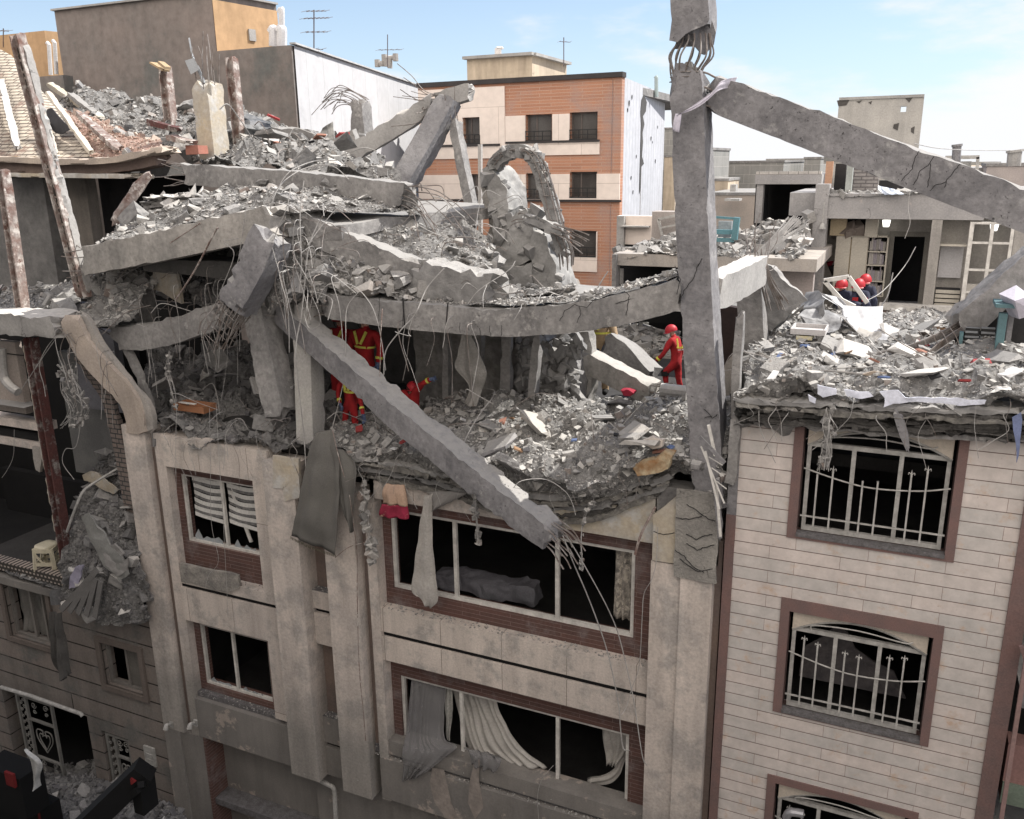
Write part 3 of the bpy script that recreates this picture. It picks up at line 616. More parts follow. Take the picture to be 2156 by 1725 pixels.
# carved headboard seen in the middle window, pipe in the bottom one
hb = MB(); vs = [(-.9, .9, -7.6), (-.88, .9, -7.1), (-.6, .9, -6.85), (-.45, .9, -6.65), (-.28, .9, -6.7), (-.15, .9, -6.95), (.1, .9, -7.1), (.4, .9, -7.2), (.6, .9, -7.6)]
vs = [(a, b, c+GZ) for a, b, c in vs]; n = len(vs); hb.add(vs+[(a, b+.04, c) for a, b, c in vs], [tuple(range(n)), tuple(range(n, 2*n))[::-1]]+[(i, i+n, (i+1) % n+n, (i+1) % n) for i in range(n)])
mk('headboard', hb, M('carved_wood', (.12, .11, .11), (.07, .065, .07), scale=6, bump=.6), None, 'curved bed headboard inside the middle barred window', 'headboard')
mb = MB(); mb.tube([(1655, 1722, -.1), (1662, 1711, -.12), (1676, 1711, -.12), (1692, 1714, -.12)], .06, 10); mk('duct_elbow', mb, M('tin_duct', (.4, .4, .42), rough=.4, metal=.6), None, 'short grey duct elbow poking from the bottom barred window', 'duct')
# neighbour beyond the right trim
nb = empty('house', Vector((3.5, .3, 0)), 'pink and dark house with scaffold poles at the right border below the slab', 'house')
B('wall', M('pink_render', (.3, .17, .15), (.22, .13, .12)), [(1.9, 6, .5, .8, -14.3, -9.6), (1.9, 6, .5, .8, -8.6, -7.7)], parent=nb); B('floor_slab', CONC2, [(1.9, 6, .3, 3, -9.6, -9.35), (1.9, 6, .3, 3, -7.0, -6.75), (1.9, 6, .3, 3, -5.0, -4.8)], parent=nb); B('inner_wall', DARKIN, [(1.9, 6, 3, 3.1, -14, -3.4)], parent=nb)
B('green_panel', M('green_panel', (.16, .2, .16)), [(1.9, 6, .45, .5, -8.62, -8.3)], parent=nb)
for k, (a, b) in enumerate((((2156+20, 1290, -.2), (2108, 1725, -.2)), ((2150, 1360, -.1), (2170, 1420, -.1)))):
    mb = MB(); mb.bar(a, b, .05, .05, up=(0, 1, 0)); mk('scaffold_pole', mb, M('pole_pink', (.25, .16, .15), (.2, .14, .13)), None, ('tall' if k == 0 else 'short')+' pinkish steel pole at the right edge beside the red stone trim', 'pole')

# ================================================================ left building: grooved render
lb = empty('apartment_building', Vector((-16.5, 0, 0)), 'dark grey rendered building with horizontal grooves and a scrollwork gate', 'building')
GR = M('grooved_render', (.225, .195, .175), (.175, .158, .145), bump=.35, brick=(8., .46, .018, (.235, .2, .178), (.18, .163, .148), (.035, .03, .028)), streak=.25, patch=((.15, .145, .135), 1.2, .5, .62))
def LBx(nm, mat, bx, **k): return B(nm, mat, bx, parent=lb, **k)
w1 = (-18.2, -16.75, -10.45, -9.0); w2 = (-15.25, -14.1, -10.98, -9.9); gt = (-19.0, -16.1, -14.3, -12.05); dr = (-15.7, -14.85, -14.3, -12.3)
def wall_with_holes(x0, x1, z0, z1, y0, y1, holes):
    xs = sorted({x0, x1, *[h[0] for h in holes], *[h[1] for h in holes]}); zs = sorted({z0, z1, *[h[2] for h in holes], *[h[3] for h in holes]}); out = []
    for a, b in zip(xs, xs[1:]):
        col = []
        for c, d in zip(zs, zs[1:]):
            mx, mz = (a+b)/2, (c+d)/2
            if any(h[0] < mx < h[1] and h[2] < mz < h[3] for h in holes): continue
            if col and abs(col[-1][1]-c) < 1e-6: col[-1][1] = d
            else: col.append([c, d])
        out += [(a, b, y0, y1, c, d) for c, d in col]
    return out
LBx('wall', GR, wall_with_holes(-24, -13.56, -14.3, -8.95, .1, .4, [w1, w2, gt, dr]))
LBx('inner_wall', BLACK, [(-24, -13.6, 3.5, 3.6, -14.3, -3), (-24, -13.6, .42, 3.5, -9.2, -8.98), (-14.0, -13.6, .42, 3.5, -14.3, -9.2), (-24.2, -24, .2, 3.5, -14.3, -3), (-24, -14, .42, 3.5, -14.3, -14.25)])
def lwin(x0, x1, z0, z1, mull, curtain=False):
    o = window(lb, x0, x1, z0, z1, .2, mull, M('dusty_frame', (.2, .185, .17), (.15, .14, .13)), .06, .08); s = MB(); s.box(x0-.12, x0, .04, .12, z0-.12, z1+.12); s.box(x1, x1+.12, .04, .12, z0-.12, z1+.12); s.box(x0, x1, .04, .12, z0-.12, z0); s.box(x0, x1, .04, .12, z1, z1+.12); mk('window_surround', s, M('surround_brown', (.15, .125, .11)), lb); return o
lwin(*w1, [-17.5, -17.1]); lwin(*w2, [-14.65])
LBx('shutter', M('grey_shutter', (.16, .15, .135)), [(-14.62, -14.16, .24, .27, -10.9, -9.96)])
mk('curtain', cloth_mb([Vector((-18.1, .35, GZ-9.05)), Vector((-18.1, .35, GZ-10.4))], [Vector((-17.3, .35, GZ-9.05)), Vector((-17.35, .35, GZ-10.4))], folds=5, depth=.05), M('curtain_grey', (.2, .19, .175), (.14, .135, .125)), None, 'grey curtain in the window of the grooved left building', 'curtain')
def scroll(c, r, s=1, turns=1.6, a0=0.):
    return [c+Vector((math.cos(a0+s*t*2*math.pi*turns)*r*(1-t*.8), 0, math.sin(a0+s*t*2*math.pi*turns)*r*(1-t*.8))) for t in [i/16 for i in range(17)]]
IRON = M('gate_iron', (.22, .215, .2), (.16, .155, .145), rough=.6)
def gate(name, label, x0, x1, z0, z1, split, y=.16):
    r_ = empty(name, Vector(((x0+x1)/2, y, GZ+z0)), label, 'gate'); f = MB()
    for a in (x0, split, x1): f.box(a-.03, a+.03, y-.03, y+.03, z0, z1)
    f.box(x0+.03, split-.03, y-.028, y+.028, z1-.06, z1); f.box(split+.03, x1-.03, y-.028, y+.028, z1-.06, z1); f.box(x0+.03, split-.03, y-.028, y+.028, z0, z0+.06)
    h = z1-z0; f.box(split+.03, x1-.03, y-.028, y+.028, z1-h*.3, z1-h*.3+.05); f.box(split+.03, x1-.03, y-.028, y+.028, z0+h*.22, z0+h*.22+.05); f.box(split+.03, x1-.03, y-.028, y+.028, z0, z0+.05); mk('frame', f, IRON, r_)
    s = MB(); xc = (x0+split)/2; k = int(h/.2)
    for i in range(k):
        zc = GZ+z0+.1+i*(h-.15)/k; s.tube(scroll(Vector((xc-.05, y, zc)), .055, 1, 1.3, i), .012, 4, smooth=False); s.tube(scroll(Vector((xc+.05, y, zc+.08)), .055, -1, 1.3, i), .012, 4, smooth=False)
    xc = (split+x1)/2; ww = (x1-split)/2
    for sg in (-1, 1):
        zc = GZ+(z0+z1)/2; s.tube([Vector((xc, y, zc-.38)), Vector((xc+sg*ww*.55, y, zc-.05)), Vector((xc+sg*ww*.55, y, zc+.2)), Vector((xc+sg*ww*.1, y, zc+.22)), Vector((xc+sg*ww*.15, y, zc+.05))], .015, 5)
        s.tube([Vector((xc, y, zc-.3)), Vector((xc+sg*ww*.35, y, zc-.05)), Vector((xc+sg*ww*.35, y, zc+.12)), Vector((xc, y, zc+.1))], .013, 5)
        for dz, rr in ((.62, .09), (.5, .06), (-.5, .08), (-.62, .07)): s.tube(scroll(Vector((xc+sg*ww*.45, y, zc+dz*h*.65)), rr, sg, 1.4), .012, 4, smooth=False)
    mk('scrollwork', s, IRON, r_); return r_
gate('iron_gate', 'wide grey scrollwork iron gate beside the dark garage opening', -18.55, -17.35, -14.3, -12.1, -18.25); gate('iron_gate', 'narrow scrollwork iron door left of the letterbox plate', -15.6, -14.9, -14.3, -12.35, -15.35)
mb = MB(); mb.tube([(2, 1447, -.1), (60, 1464, -.1), (170, 1503, -.1), (174, 1508, -.1)], .045, 8, smooth=False); mk('awning_tube', mb, GREYF, None, 'grey horizontal tube above the wide scrollwork gate', 'pipe')
mb = MB(); c = P(317, 1590, .09); mb.box(c.x-.16, c.x+.16, .06, .1, c.z-GZ-.25, c.z-GZ+.22); mb.box(c.x-.1, c.x+.1, .04, .06, c.z-GZ-.02, c.z-GZ+.06); mb.box(c.x-.1, c.x+.1, .05, .06, c.z-GZ-.12, c.z-GZ-.09); mk('door_intercom', mb, GREYF, None, 'grey letterbox and intercom plate on the grooved wall', 'intercom')
# ================================================================ houses behind
def prism(name, top, zb, mat, parent):      # top: list of corner points, straight walls down to zb
    pts = [Q(p) for p in top]; zt = pts[0].z; n = len(pts); a = sum(pts[i].x*pts[(i+1) % n].y-pts[(i+1) % n].x*pts[i].y for i in range(n))
    if a < 0: pts.reverse()
    mb = MB(); mb.add([Vector((p.x, p.y, zb)) for p in pts]+[Vector((p.x, p.y, zt)) for p in pts], [tuple(range(n))[::-1], tuple(range(n, 2*n))]+[(i, (i+1) % n, (i+1) % n+n, i+n) for i in range(n)])
    return mk(name, mb, mat, parent)
def facade_box(name, px, Y, t, mat, parent, proud=0.02):
    x0, x1, z0, z1 = rect(*px, Y); mb = MB(); mb.box(x0, x1, Y-proud, Y-proud+t, z0, z1); return mk(name, mb, mat, parent)
GRAYW = M('grey_cement_render', (.21, .178, .162), (.16, .145, .135), scale=.5, bump=.5, bscale=3, fine=.22, streak=.12, patch=((.12, .125, .12), .5, .55, .7))
ORNG = M('ochre_render', (.46, .30, .17), (.38, .25, .14), scale=.6, bump=.2, streak=.2, bscale=3, fine=.15)
TANR = M('tan_render', (.50, .42, .32), (.42, .35, .27), scale=.6, bump=.2, streak=.3, bscale=3, fine=.12)
WHW = M('white_panel_wall_side', (.45, .45, .46), (.39, .39, .4), bump=.3, brick=(1.45, 60., .012, (.45, .45, .46), (.42, .42, .43), (.3, .3, .3)), scale=.7, bscale=3, fine=.07, patch=((.36, .36, .37), .8, .58, .75))
WHC = M('white_corrugated_wall_side', (.43, .44, .47), (.38, .39, .425), bump=.5, brick=(.62, 60., .02, (.43, .44, .47), (.4, .41, .44), (.24, .25, .27)), scale=.7, bscale=3, fine=.12, patch=((.3, .3, .32), 1.2, .6, .75))
GREYB = M('grey_blockwork', (.27, .265, .25), (.2, .2, .19), bump=.4, streak=.25, brick=(.9, .5, .015, (.27, .265, .25), (.22, .22, .21), (.34, .33, .31)))
# tall grey block with an ochre flank, lower wing with the white wall
Yg = 12.
g1 = empty('house', P(300, 300, Yg)-Vector((0, 0, P(300, 300, Yg).z)), 'tall windowless grey block with ochre rendered flank at upper left', 'house')
a0, a1 = P(114, 22, Yg), P(444, -14, Yg); zt = (a0.z+a1.z)/2; a0.z = a1.z = zt; c1 = PZ(581, 10, zt-GZ)
w1_ = prism('wall', [a0, a1, c1, c1+(a0-a1)], 0, GRAYW, g1)
f = MB(); d = (c1-a1); nrm = Vector((d.y, -d.x, 0)).normalized()*.03; f.add([a1+nrm+Vector((0, 0, -.2)), c1+nrm+Vector((0, 0, -.2)), Vector((c1.x, c1.y, 2))+nrm, Vector((a1.x, a1.y, 2))+nrm], [(0, 3, 2, 1)]); mk('ochre_flank', f, ORNG, g1)
f = MB(); f.bar(a0+Vector((-.04, -.02, .02)), a1+Vector((.04, -.02, .02)), .2, .06); f.bar(a1+Vector((.03, 0, .02)), c1+Vector((0, 0, .02)), .2, .06); mk('parapet_cap', f, CONCL, g1)
def on_flank(u, v, s, mat, nm): 
    p = a1.lerp(c1, u)+nrm*1.5; p.z = zt-v; t = d.normalized(); mb = MB(); mb.obox(p, t*s, nrm.normalized()*.04, Vector((0, 0, s*1.3)), 0); mk(nm, mb, mat, g1)
on_flank(.55, 1.1, .14, CONCL, 'vent'); on_flank(.82, 1.9, .28, M('ochre_hatch', (.38, .26, .17), (.3, .21, .14)), 'hatch')
g2 = empty('house', P(530, 300, Yg)-Vector((0, 0, P(530, 300, Yg).z)), 'low grey wing with a long white panelled side wall', 'house')
b0, b1 = P(452, 106, Yg-.1), P(613, 95, Yg-.1); zt2 = b1.z; b0.z = zt2; c2 = PZ(903, 189, zt2-GZ)
prism('wall', [b0, b1, c2, c2+(b0-b1)], 0, GRAYW, g2)
d2 = (c2-b1); n2 = Vector((d2.y, -d2.x, 0)).normalized()*.05; zb = P(792, 347, 20).z
f = MB(); f.add([b1+n2+d2*.006, c2+n2, Vector((c2.x, c2.y, 9))+n2, Vector((b1.x, b1.y, 9))+n2+d2*.006], [(0, 3, 2, 1)]); mk('white_wall', f, WHW, g2)
f = MB(); f.bar(b1+n2+Vector((0, 0, .05)), c2+n2+Vector((0, 0, .02)), .2, .05); mk('parapet_cap', f, M('parapet_white', (.45, .45, .45)), g2)
# far left ochre house, parapet
g3 = empty('house', P(50, 300, 14)-Vector((0, 0, P(50, 300, 14).z)), 'ochre house at the far left edge behind the brick vault', 'house')
e0, e1 = P(-60, 62, 14), P(96, 84, 14); e1.z = e0.z = (e0.z+e1.z)/2; prism('wall', [e0, e1, e1+Vector((3, 9, 0)), e0+Vector((0, 9, 0))], 0, ORNG, g3)
g4 = empty('wall', P(130, 300, 11.2)-Vector((0, 0, P(130, 300, 11.2).z)), 'low grey parapet wall between the ochre house and the tall grey block', 'wall'); e0, e1 = P(80, 162, 11.2), P(132, 157, 11.2); mb = MB(); mb.box(e0.x, e1.x, 11.2, 11.6, 0, e0.z, rel=False); mk('wall_body', mb, GRAYW, g4)
for q, lab in (((103, 88, 158), 'thinner grey pipe with dark cap against the ochre house'), ((115, 84, 157), 'taller white pipe with bent top beside the tall grey block')):
    mb = MB(); mb.tube([P(q[0]+4, q[2], 12.5), P(q[0], q[1]+6, 12.5), P(q[0]-4, q[1]+2, 12.5)], .07, 8, smooth=False); mk('vent_pipe', mb, M('pipe_white', (.6, .6, .6), (.48, .48, .5), rough=.5), None, lab, 'pipe')
def antenna(label, px, py0, py1, Y, arms):
    mb = MB(); mb.tube([P(px, py0, Y), P(px, py1, Y)], .022, 6, smooth=False)
    for (py, w_, n) in arms:
        c = P(px, py, Y); mb.tube([c-Vector((w_*.4, 0, .0)), c+Vector((w_*.6, 0, -.06))], .012, 5, smooth=False)
        for i in range(n): q = c+Vector((-w_*.4+w_*(i/(n-1)), 0, -.06*i/n)); mb.tube([q-Vector((0, .25, .06)), q+Vector((0, .2, .05))], .007, 4, smooth=False)
    return mk('tv_antenna', mb, M('antenna_metal', (.08, .06, .07), (.12, .11, .11), rough=.5), None, label, 'antenna')
antenna('tall three armed aerial on the white panelled wall', 661, 104, 21, 14, [(22, .8, 5), (37, 1.0, 7), (66, .9, 5), (102, .6, 3)])
antenna('dark mast with one small aerial near the cowl vents', 816, 142, 73, 24, [(104, 1.2, 5)])
antenna('thin aerial on the tan rooftop hut', 1187, 140, 79, 26, [(87, .5, 3)])
antenna('small dark aerial above the ochre house at the left border', 7, 100, 60, 14, [(64, .5, 3)])
def cowl(label, px, py0, py1, Y, w_=.5):
    mb = MB(); mb.tube([P(px, py0, Y), P(px, py1, Y)], .12, 8, smooth=False); c = P(px, py1, Y); mb.tube([c-Vector((w_, 0, 0)), c+Vector((w_, 0, 0))], .1, 8, smooth=False)
    for s in (-1, 1): mb.tube([c+Vector((s*w_, 0, -.16)), c+Vector((s*w_, 0, .16))], .13, 8, smooth=False)
    mk('roof_vent', mb, CONCL, None, label, 'vent')
cowl('larger double headed cowl vent beside the dark mast', 821, 144, 122, 25, .3); cowl('smaller double headed cowl vent left of the dark mast', 804, 140, 133, 25, .24)
for px, t, lab in ((593, 22, 'tall white bent vent pipe above the grey wing'), (577, 64, 'short stained vent pipe beside the ochre flank'), (593.5, 62, 'squat round topped vent pipe at the roof corner')):
    mb = MB(); r_ = .10 if t < 30 else .17; mb.tube([P(px, 98, 13), P(px, t+4, 13), P(px-2, t, 13), P(px-5, t+5, 13)], r_, 10); mk('vent_pipe', mb, M('pipe_white', (.6, .6, .6)), None, lab, 'pipe')
# brick and cream house
Yb = 22.
bb = empty('apartment_building', P(1100, 600, Yb)-Vector((0, 0, P(1100, 600, Yb).z)), 'four storey orange brick and cream apartment building with white corrugated flank', 'building')
f0, f1 = P(880, 190, Yb), P(1310, 161, Yb); zt3 = f1.z; f0.z = zt3; c3 = PZ(1401, 199, zt3-GZ)
ORBR = M('orange_brick', (.43, .21, .125), (.35, .18, .115), bump=.2, brick=(1.3, .12, .012, (.43, .22, .14), (.34, .17, .11), (.42, .28, .21)), scale=.5, patch=((.30, .23, .21), .35, .5, .68))
CRM = M('cream_stone', (.72, .635, .57), (.64, .56, .5), bump=.1, brick=(2.6, 1.5, .01, (.72, .635, .57), (.67, .59, .53), (.46, .39, .34)), scale=.6, bscale=4, fine=.08)
winrect = [(975, 248, 1012, 304), (1107, 241, 1162, 298), (1200, 236, 1258, 295), (988, 367, 1020, 430), (1108, 365, 1160, 419), (1200, 362, 1257, 417), (1153, 487, 1180, 545), (1200, 486, 1256, 541), (1200, 607, 1225, 640)]
holes = []
for q in winrect: x0, x1, z0, z1 = rect(*q, Yb); holes.append((x0, x1, z0, z1))
mb = MB()
for b in wall_with_holes(f0.x, f1.x, -14.3, zt3-GZ, Yb, Yb+.35, holes): mb.box(*b)
mk('brick_wall', mb, ORBR, bb)
prism('rear_wall', [f0+Vector((0, .36, 0)), f1+Vector((-.02, .36, -.0)), c3, c3+Vector((f0.x-f1.x, 0, 0))], 0, DARKIN if False else CRM, bb) if False else None
creams = [(880, 191, 1064, 333), (1064, 300, 1262, 327), (1064, 244, 1107, 300), (1163, 240, 1200, 298), (880, 369, 1308, 421), (1140, 487, 1257, 571), (880, 607, 1330, 760)]
mb = MB()
for q in creams:
    x0, x1, z0, z1 = rect(*q, Yb-.05); x1 = min(x1, f1.x); hs = [h for h in holes if h[0] < x1 and h[1] > x0 and h[2] < z1 and h[3] > z0]; hs = [(max(h[0], x0), min(h[1], x1), max(h[2], z0), min(h[3], z1)) for h in hs]
    mb = MB()
    for b in wall_with_holes(x0, x1, z0, z1, Yb-.06, Yb-.002, hs): mb.box(*b)
    mk('cream_panel', mb, CRM, bb)
pass
mb = MB(); x0, x1, z0, z1 = rect(905, 176, 1312, 166, Yb-.1); mb.box(f0.x, f1.x+.05, Yb-.12, Yb+.36, zt3-GZ-.02, zt3-GZ+.16); 
for q in ((1064, 300, 1262, 297), (905, 308, 1052, 305), (905, 424, 1308, 421)): x0, x1, z0, z1 = rect(*q, Yb-.1); zc = (z0+z1)/2; mb.box(x0, x1, Yb-.12, Yb-.061, zc-.04, zc+.04)
mk('dark_string_course', mb, M('dark_band', (.05, .045, .045)), bb)
BRF = M('brown_frame', (.12, .1, .09), (.08, .07, .065), rough=.5)
for k, h in enumerate(holes):
    w = MB(); x0, x1, z0, z1 = h
    w.box(x0, x1, Yb+.2, Yb+.26, z1-.06, z1); w.box(x0, x1, Yb+.2, Yb+.26, z0, z0+.06); w.box(x0, x0+.06, Yb+.201, Yb+.259, z0+.06, z1-.06); w.box(x1-.06, x1, Yb+.201, Yb+.259, z0+.06, z1-.06); xm = x0+(x1-x0)*.36; w.box(xm-.03, xm+.03, Yb+.204, Yb+.256, z0+.06, z1-.06)
    o = mk('window', w, BRF, bb); g = MB(); g.box(x0+.06, x1-.06, Yb+.23, Yb+.24, z0+.06, z1-.06); mk('pane', g, M('brown_glass', (.06, .055, .052), (.1, .095, .09), scale=.7, rough=.2, bump=0), o)
    g = MB(); g.box(x0, x1, Yb-.08, Yb-.05, z0+.36, z0+.40); g.box(x0, x1, Yb-.08, Yb-.05, z0+.18, z0+.21); g.box(x0, x1, Yb-.08, Yb-.05, z0+.0, z0+.05)
    for i in range(4): xx = x0+(x1-x0)*(i+.02)/3.1; g.box(xx, xx+.03, Yb-.078, Yb-.052, z0, z0+.36)
    mk('railing', g, M('black_iron', (.03, .03, .03)), o)
    if k in (1, 5, 7): g = MB(); g.box(x0+.1, x0+(x1-x0)*.33, Yb+.3, Yb+.32, z0+.05, z1-.05); mk('curtain', g, M('pale_curtain', (.5, .5, .5), (.4, .4, .4)), o)
d3 = c3-f1; n3 = Vector((d3.y, -d3.x, 0)).normalized()*.06
mb = MB(); g_ = Vector((0, 0, 1)); mb.add([f1+n3*0+Vector((0, .0, .0)), c3, Vector((c3.x, c3.y, 0)), Vector((f1.x, f1.y, 0))]+[f1-n3*6, c3-n3*6, Vector((c3.x, c3.y, 0))-n3*6, Vector((f1.x, f1.y, 0))-n3*6], [(0, 3, 2, 1), (4, 5, 6, 7), (0, 1, 5, 4)]); mk('white_flank', mb, WHC, bb)
mb = MB(); mb.box(f0.x, f1.x-.4, Yb+.36, Yb+16, zt3-GZ-.4, zt3-GZ-.1); mb.box(f0.x, f1.x-.4, Yb+4, Yb+4.3, -14, zt3-GZ-.5); mk('roof', mb, CONC, bb)
st = MB(); pts = [(1356, 199), (1362, 215), (1360, 235), (1354, 245), (1357, 262), (1353, 280), (1354, 300), (1352, 330), (1356, 345), (1350, 352), (1349, 398), (1346, 410), (1348, 340), (1349, 300), (1350, 262), (1349, 235), (1351, 210)]
def on_plane(px, py, o_, n_): r = ray(px, py); C0 = Vector((0, -DIST, GZ)); t = (o_-C0).dot(n_)/r.dot(n_); return C0+r*t
nn = n3.normalized(); mk('torn_strip', (lambda v: (np.array([tuple(on_plane(a, b, f1+n3*.35, nn)) for a, b in v]), [tuple(range(len(v)))[::-1]]))(pts), M('torn_dark', (.07, .068, .066)), bb)
for q in ((1325, 218), (1322, 232), (1371, 292), (1385, 268), (1374, 300), (1329, 375), (1340, 330), (1333, 405), (1380, 340), (1331, 205)):
    c = on_plane(*q, f1+n3*.3, nn); s = .05+random.Random(q[0]).random()*.05; mk('shrapnel_hole', (np.array([tuple(c+d3.normalized()*math.cos(a)*s*(1+.4*math.sin(a*3))+Vector((0, 0, math.sin(a)*s*1.3))) for a in [i*math.pi/4 for i in range(8)]]), [tuple(range(8))[::-1]]), BLACK, bb)
mb = MB(); mb.tube([P(1382, 205, 28), P(1382, 164, 28), P(1380, 161, 28)], .09, 8, smooth=False); mk('vent_pipe', mb, M('pipe_teal', (.35, .42, .42)), None, 'thin grey green vent pipe on the corrugated flank roof', 'pipe')
ph = empty('rooftop_hut', P(1080, 176, 25), 'tan rooftop hut with stained walls on the brick building', 'rooftop hut')
h0, h1 = P(983, 131, 25), P(1120, 117, 25); h0.z = h1.z; h2 = PZ(1193, 137, h1.z-GZ); prism('wall', [h0, h1, h2, h2+(h0-h1)], zt3-.3, TANR, ph)
mb = MB(); mb.bar(h0+Vector((-.1, -.1, .06)), h1+Vector((.1, -.1, .06)), .3, .12); mb.bar(h1+Vector((.05, 0, .05)), h2+Vector((.1, 0, .05)), .3, .12); mk('parapet_cap', mb, CONCL, ph)
v_ = empty('chimney', P(1049, 122, 26), 'bundle of white flue pipes on the tan rooftop hut', 'chimney')
for i in range(5): mb = MB(); mb.tube([P(1043.5+2.6*i, 124, 26), P(1043.5+2.6*i, 102, 26), P(1046.5+2.6*i, 100, 26), P(1048.5+2.6*i, 103, 26)], .045, 6, smooth=False); mk('flue_pipe', mb, M('pipe_white', (.6, .6, .6)), v_)
# ------------- houses further right
def simple_house(label, px0, pyT, px1, Y, depth, mat, zb=-14.3, name='house', win=(), cap=True):
    a, b = P(px0, pyT, Y), P(px1, pyT, Y); zt = (a.z+b.z)/2; r_ = empty(name, Vector(((a.x+b.x)/2, Y, GZ+zb)), label, name.replace('_', ' ')); mb = MB(); mb.box(a.x, b.x, Y, Y+depth, GZ+zb, zt, rel=False); mk('wall', mb, mat, r_)
    if cap: mb = MB(); mb.box(a.x-.05, b.x+.05, Y-.05, Y+depth+.05, zt, zt+.12, rel=False); mk('parapet_cap', mb, CONC, r_)
    for q in win: x0, x1, z0, z1 = rect(*q, Y); mb = MB(); mb.box(x0, x1, Y-.03, Y+.02, z0, z1); mk('window', mb, BLACK, r_)
    return r_
simple_house('narrow grey tower wall just left of the big column', 1399, 272, 1422, 60, 8, GREYB); simple_house('thin cream house behind the lower part of the white flank', 1399, 331, 1424, 52, 8, TANR)
simple_house('grey slab wall peeking out right of the big column', 1484, 316, 1496, 34, 5, GREYB)
simple_house('grey blockwork house on the skyline right of the big column', 1512, 343, 1650, 42, 10, GREYB); simple_house('lower grey blockwork step left of the skyline house', 1492, 374, 1514, 40, 8, GREYB)
simple_house('small tan rooftop hut with a dark doorway on the skyline', 1494, 381, 1533, 34, 3, TANR, win=((1491, 391, 1500, 408),), zb=-5)
simple_house('long tan wall with pockmarks below the skyline house', 1494, 411, 1592, 30, 6, M('pocked_render', (.34, .29, .25), (.28, .25, .22), patch=((.08, .07, .07), 2.5, .68, .7)))
simple_house('dark grey block on the skyline left of the ruined house', 1694, 335, 1728, 45, 6, GREYB)
simple_house('grey block at the right border behind the leaning beam', 2030, 360, 2200, 30, 8, M('grey_tan', (.36, .32, .3), (.29, .26, .25)))
simple_house('taller brown wall at the right edge under the chimney', 2078, 350, 2220, 28, 3, M('grey_tan', (.36, .32, .3)))
far = [(1120, 30, 1.5), (1560, 120, 3.4), (1700, 140, 3.0), (1980, 90, 2.2), (2080, 150, 3.5), (2200, 110, 3), (-100, 100, 3), (1250, 120, 3)]
for i, (px, Y, h) in enumerate([(1600, 110, 2.0), (1800, 90, 1.0), (1980, 120, 1.5), (2120, 100, .6), (1700, 150, 3.5)]):
    c = P(px, 350, Y); r_ = empty('house', Vector((c.x, Y, 0)), ['distant pale house low on the skyline right of the column', 'distant flat roofed house left of the punctured wall', 'distant house right of the punctured wall', 'distant low house at the right border', 'farthest pale block on the skyline'][i], 'house'); mb = MB(); mb.box(c.x-7, c.x+7, Y, Y+12, -14.3, -1.2+h*.4); mk('wall', mb, TANR if i % 2 else GREYB, r_)
# punctured rooftop wall
rw = empty('rooftop_hut', P(1850, 330, 18), 'pale grey rooftop wall with a square hole above the leaning beam', 'rooftop hut')
x0, x1, z0, z1 = rect(1761, 211, 1938, 345, 18); zt_ = P(1860, 208, 18).z-GZ; hx = rect(1896, 224, 1908, 236, 18)
PALE = M('pale_render', (.40, .385, .355), (.33, .32, .3), bump=.4, streak=.2, patch=((.15, .14, .13), 1.2, .66, .7))
mb = MB()
for b in wall_with_holes(x0, x1, -3.5, zt_, 18, 18.3, [hx]): mb.box(*b)
mk('wall', mb, PALE, rw); mb = MB(); mb.box(x0, x1, 18-.04, 18.34, zt_, zt_+.08); mk('parapet_cap', mb, CONCL, rw)
for k, q in enumerate([[(1762, 212), (1790, 208), (1782, 222), (1765, 224)], [(1882, 262), (1893, 259), (1890, 275), (1880, 270)], [(1918, 270), (1926, 266), (1924, 282), (1918, 278)], [(1905, 206), (1922, 205), (1914, 216)], [(1828, 216), (1836, 213), (1834, 220)], [(1803, 214), (1815, 212), (1809, 218)]]):
    mk('shrapnel_hole', poly_mb(q, 17.985, .02, .0, 1), M('hole_dark', (.08, .075, .07)), rw)
# ruined house with the exposed room (right)
Yr = 12.
rh = empty('house', P(1900, 650, Yr), 'grey house with its front torn off showing a room with cupboards and a dark doorway', 'house')
fb = lambda nm, px, Y, t, mat, proud=0.: facade_box(nm, px, Y, t, mat, rh, proud)
WALLI = M('room_plaster', (.36, .34, .31), (.27, .255, .24), streak=.2, bump=.3, patch=((.2, .19, .18), 1.2, .55, .7))
GRC = M('grey_render_ruin', (.32, .31, .305), (.25, .245, .245), bump=.5, cracks=.6, crscale=.5, patch=((.42, .37, .34), 1.4, .6, .68))
fb('column', (1708, 388, 1736, 660), Yr, .5, GRC, .05); fb('fascia', (1733, 408, 2075, 462), Yr, .45, GRC); fb('pier', (1952, 462, 1974, 655), Yr, .4, WALLI); fb('side_wall', (2128, 460, 2210, 640), Yr, .35, WALLI); fb('sill_wall', (1850, 650, 2040, 700), Yr-.25, .3, M('brown_sill', (.2, .14, .12), (.16, .13, .12)), .0)
fb('white_sill_rail', (1850, 644, 2005, 656), Yr-.25, .36, WHITEF, .03)
x0, x1, z0, z1 = rect(1733, 462, 2210, 668, Yr); mb = MB(); mb.box(x0-1, x1, Yr+.5, Yr+6, z1+.02, z1+.6); mk('roof_slab', mb, GRC, rh)
mb = MB(); mb.box(x0-.4, x0-.1, Yr+.5, Yr+5, z0-.5, z1+.02); mk('inner_side_wall', mb, WALLI, rh); mb = MB(); mb.box(x0-1, x1, Yr+.1, Yr+6, z0-.4, z0-.15); mk('floor_slab', mb, GRC, rh)
Yw = Yr+1.3
dx = rect(1876, 498, 1912+28, 640, Yw); bw = rect(1690, 440, 2230, 690, Yw); mb = MB()
for b in wall_with_holes(bw[0], bw[1], bw[2], bw[3], Yw, Yw+.25, [(dx[0], dx[1], dx[2], dx[3])]): mb.box(*b)
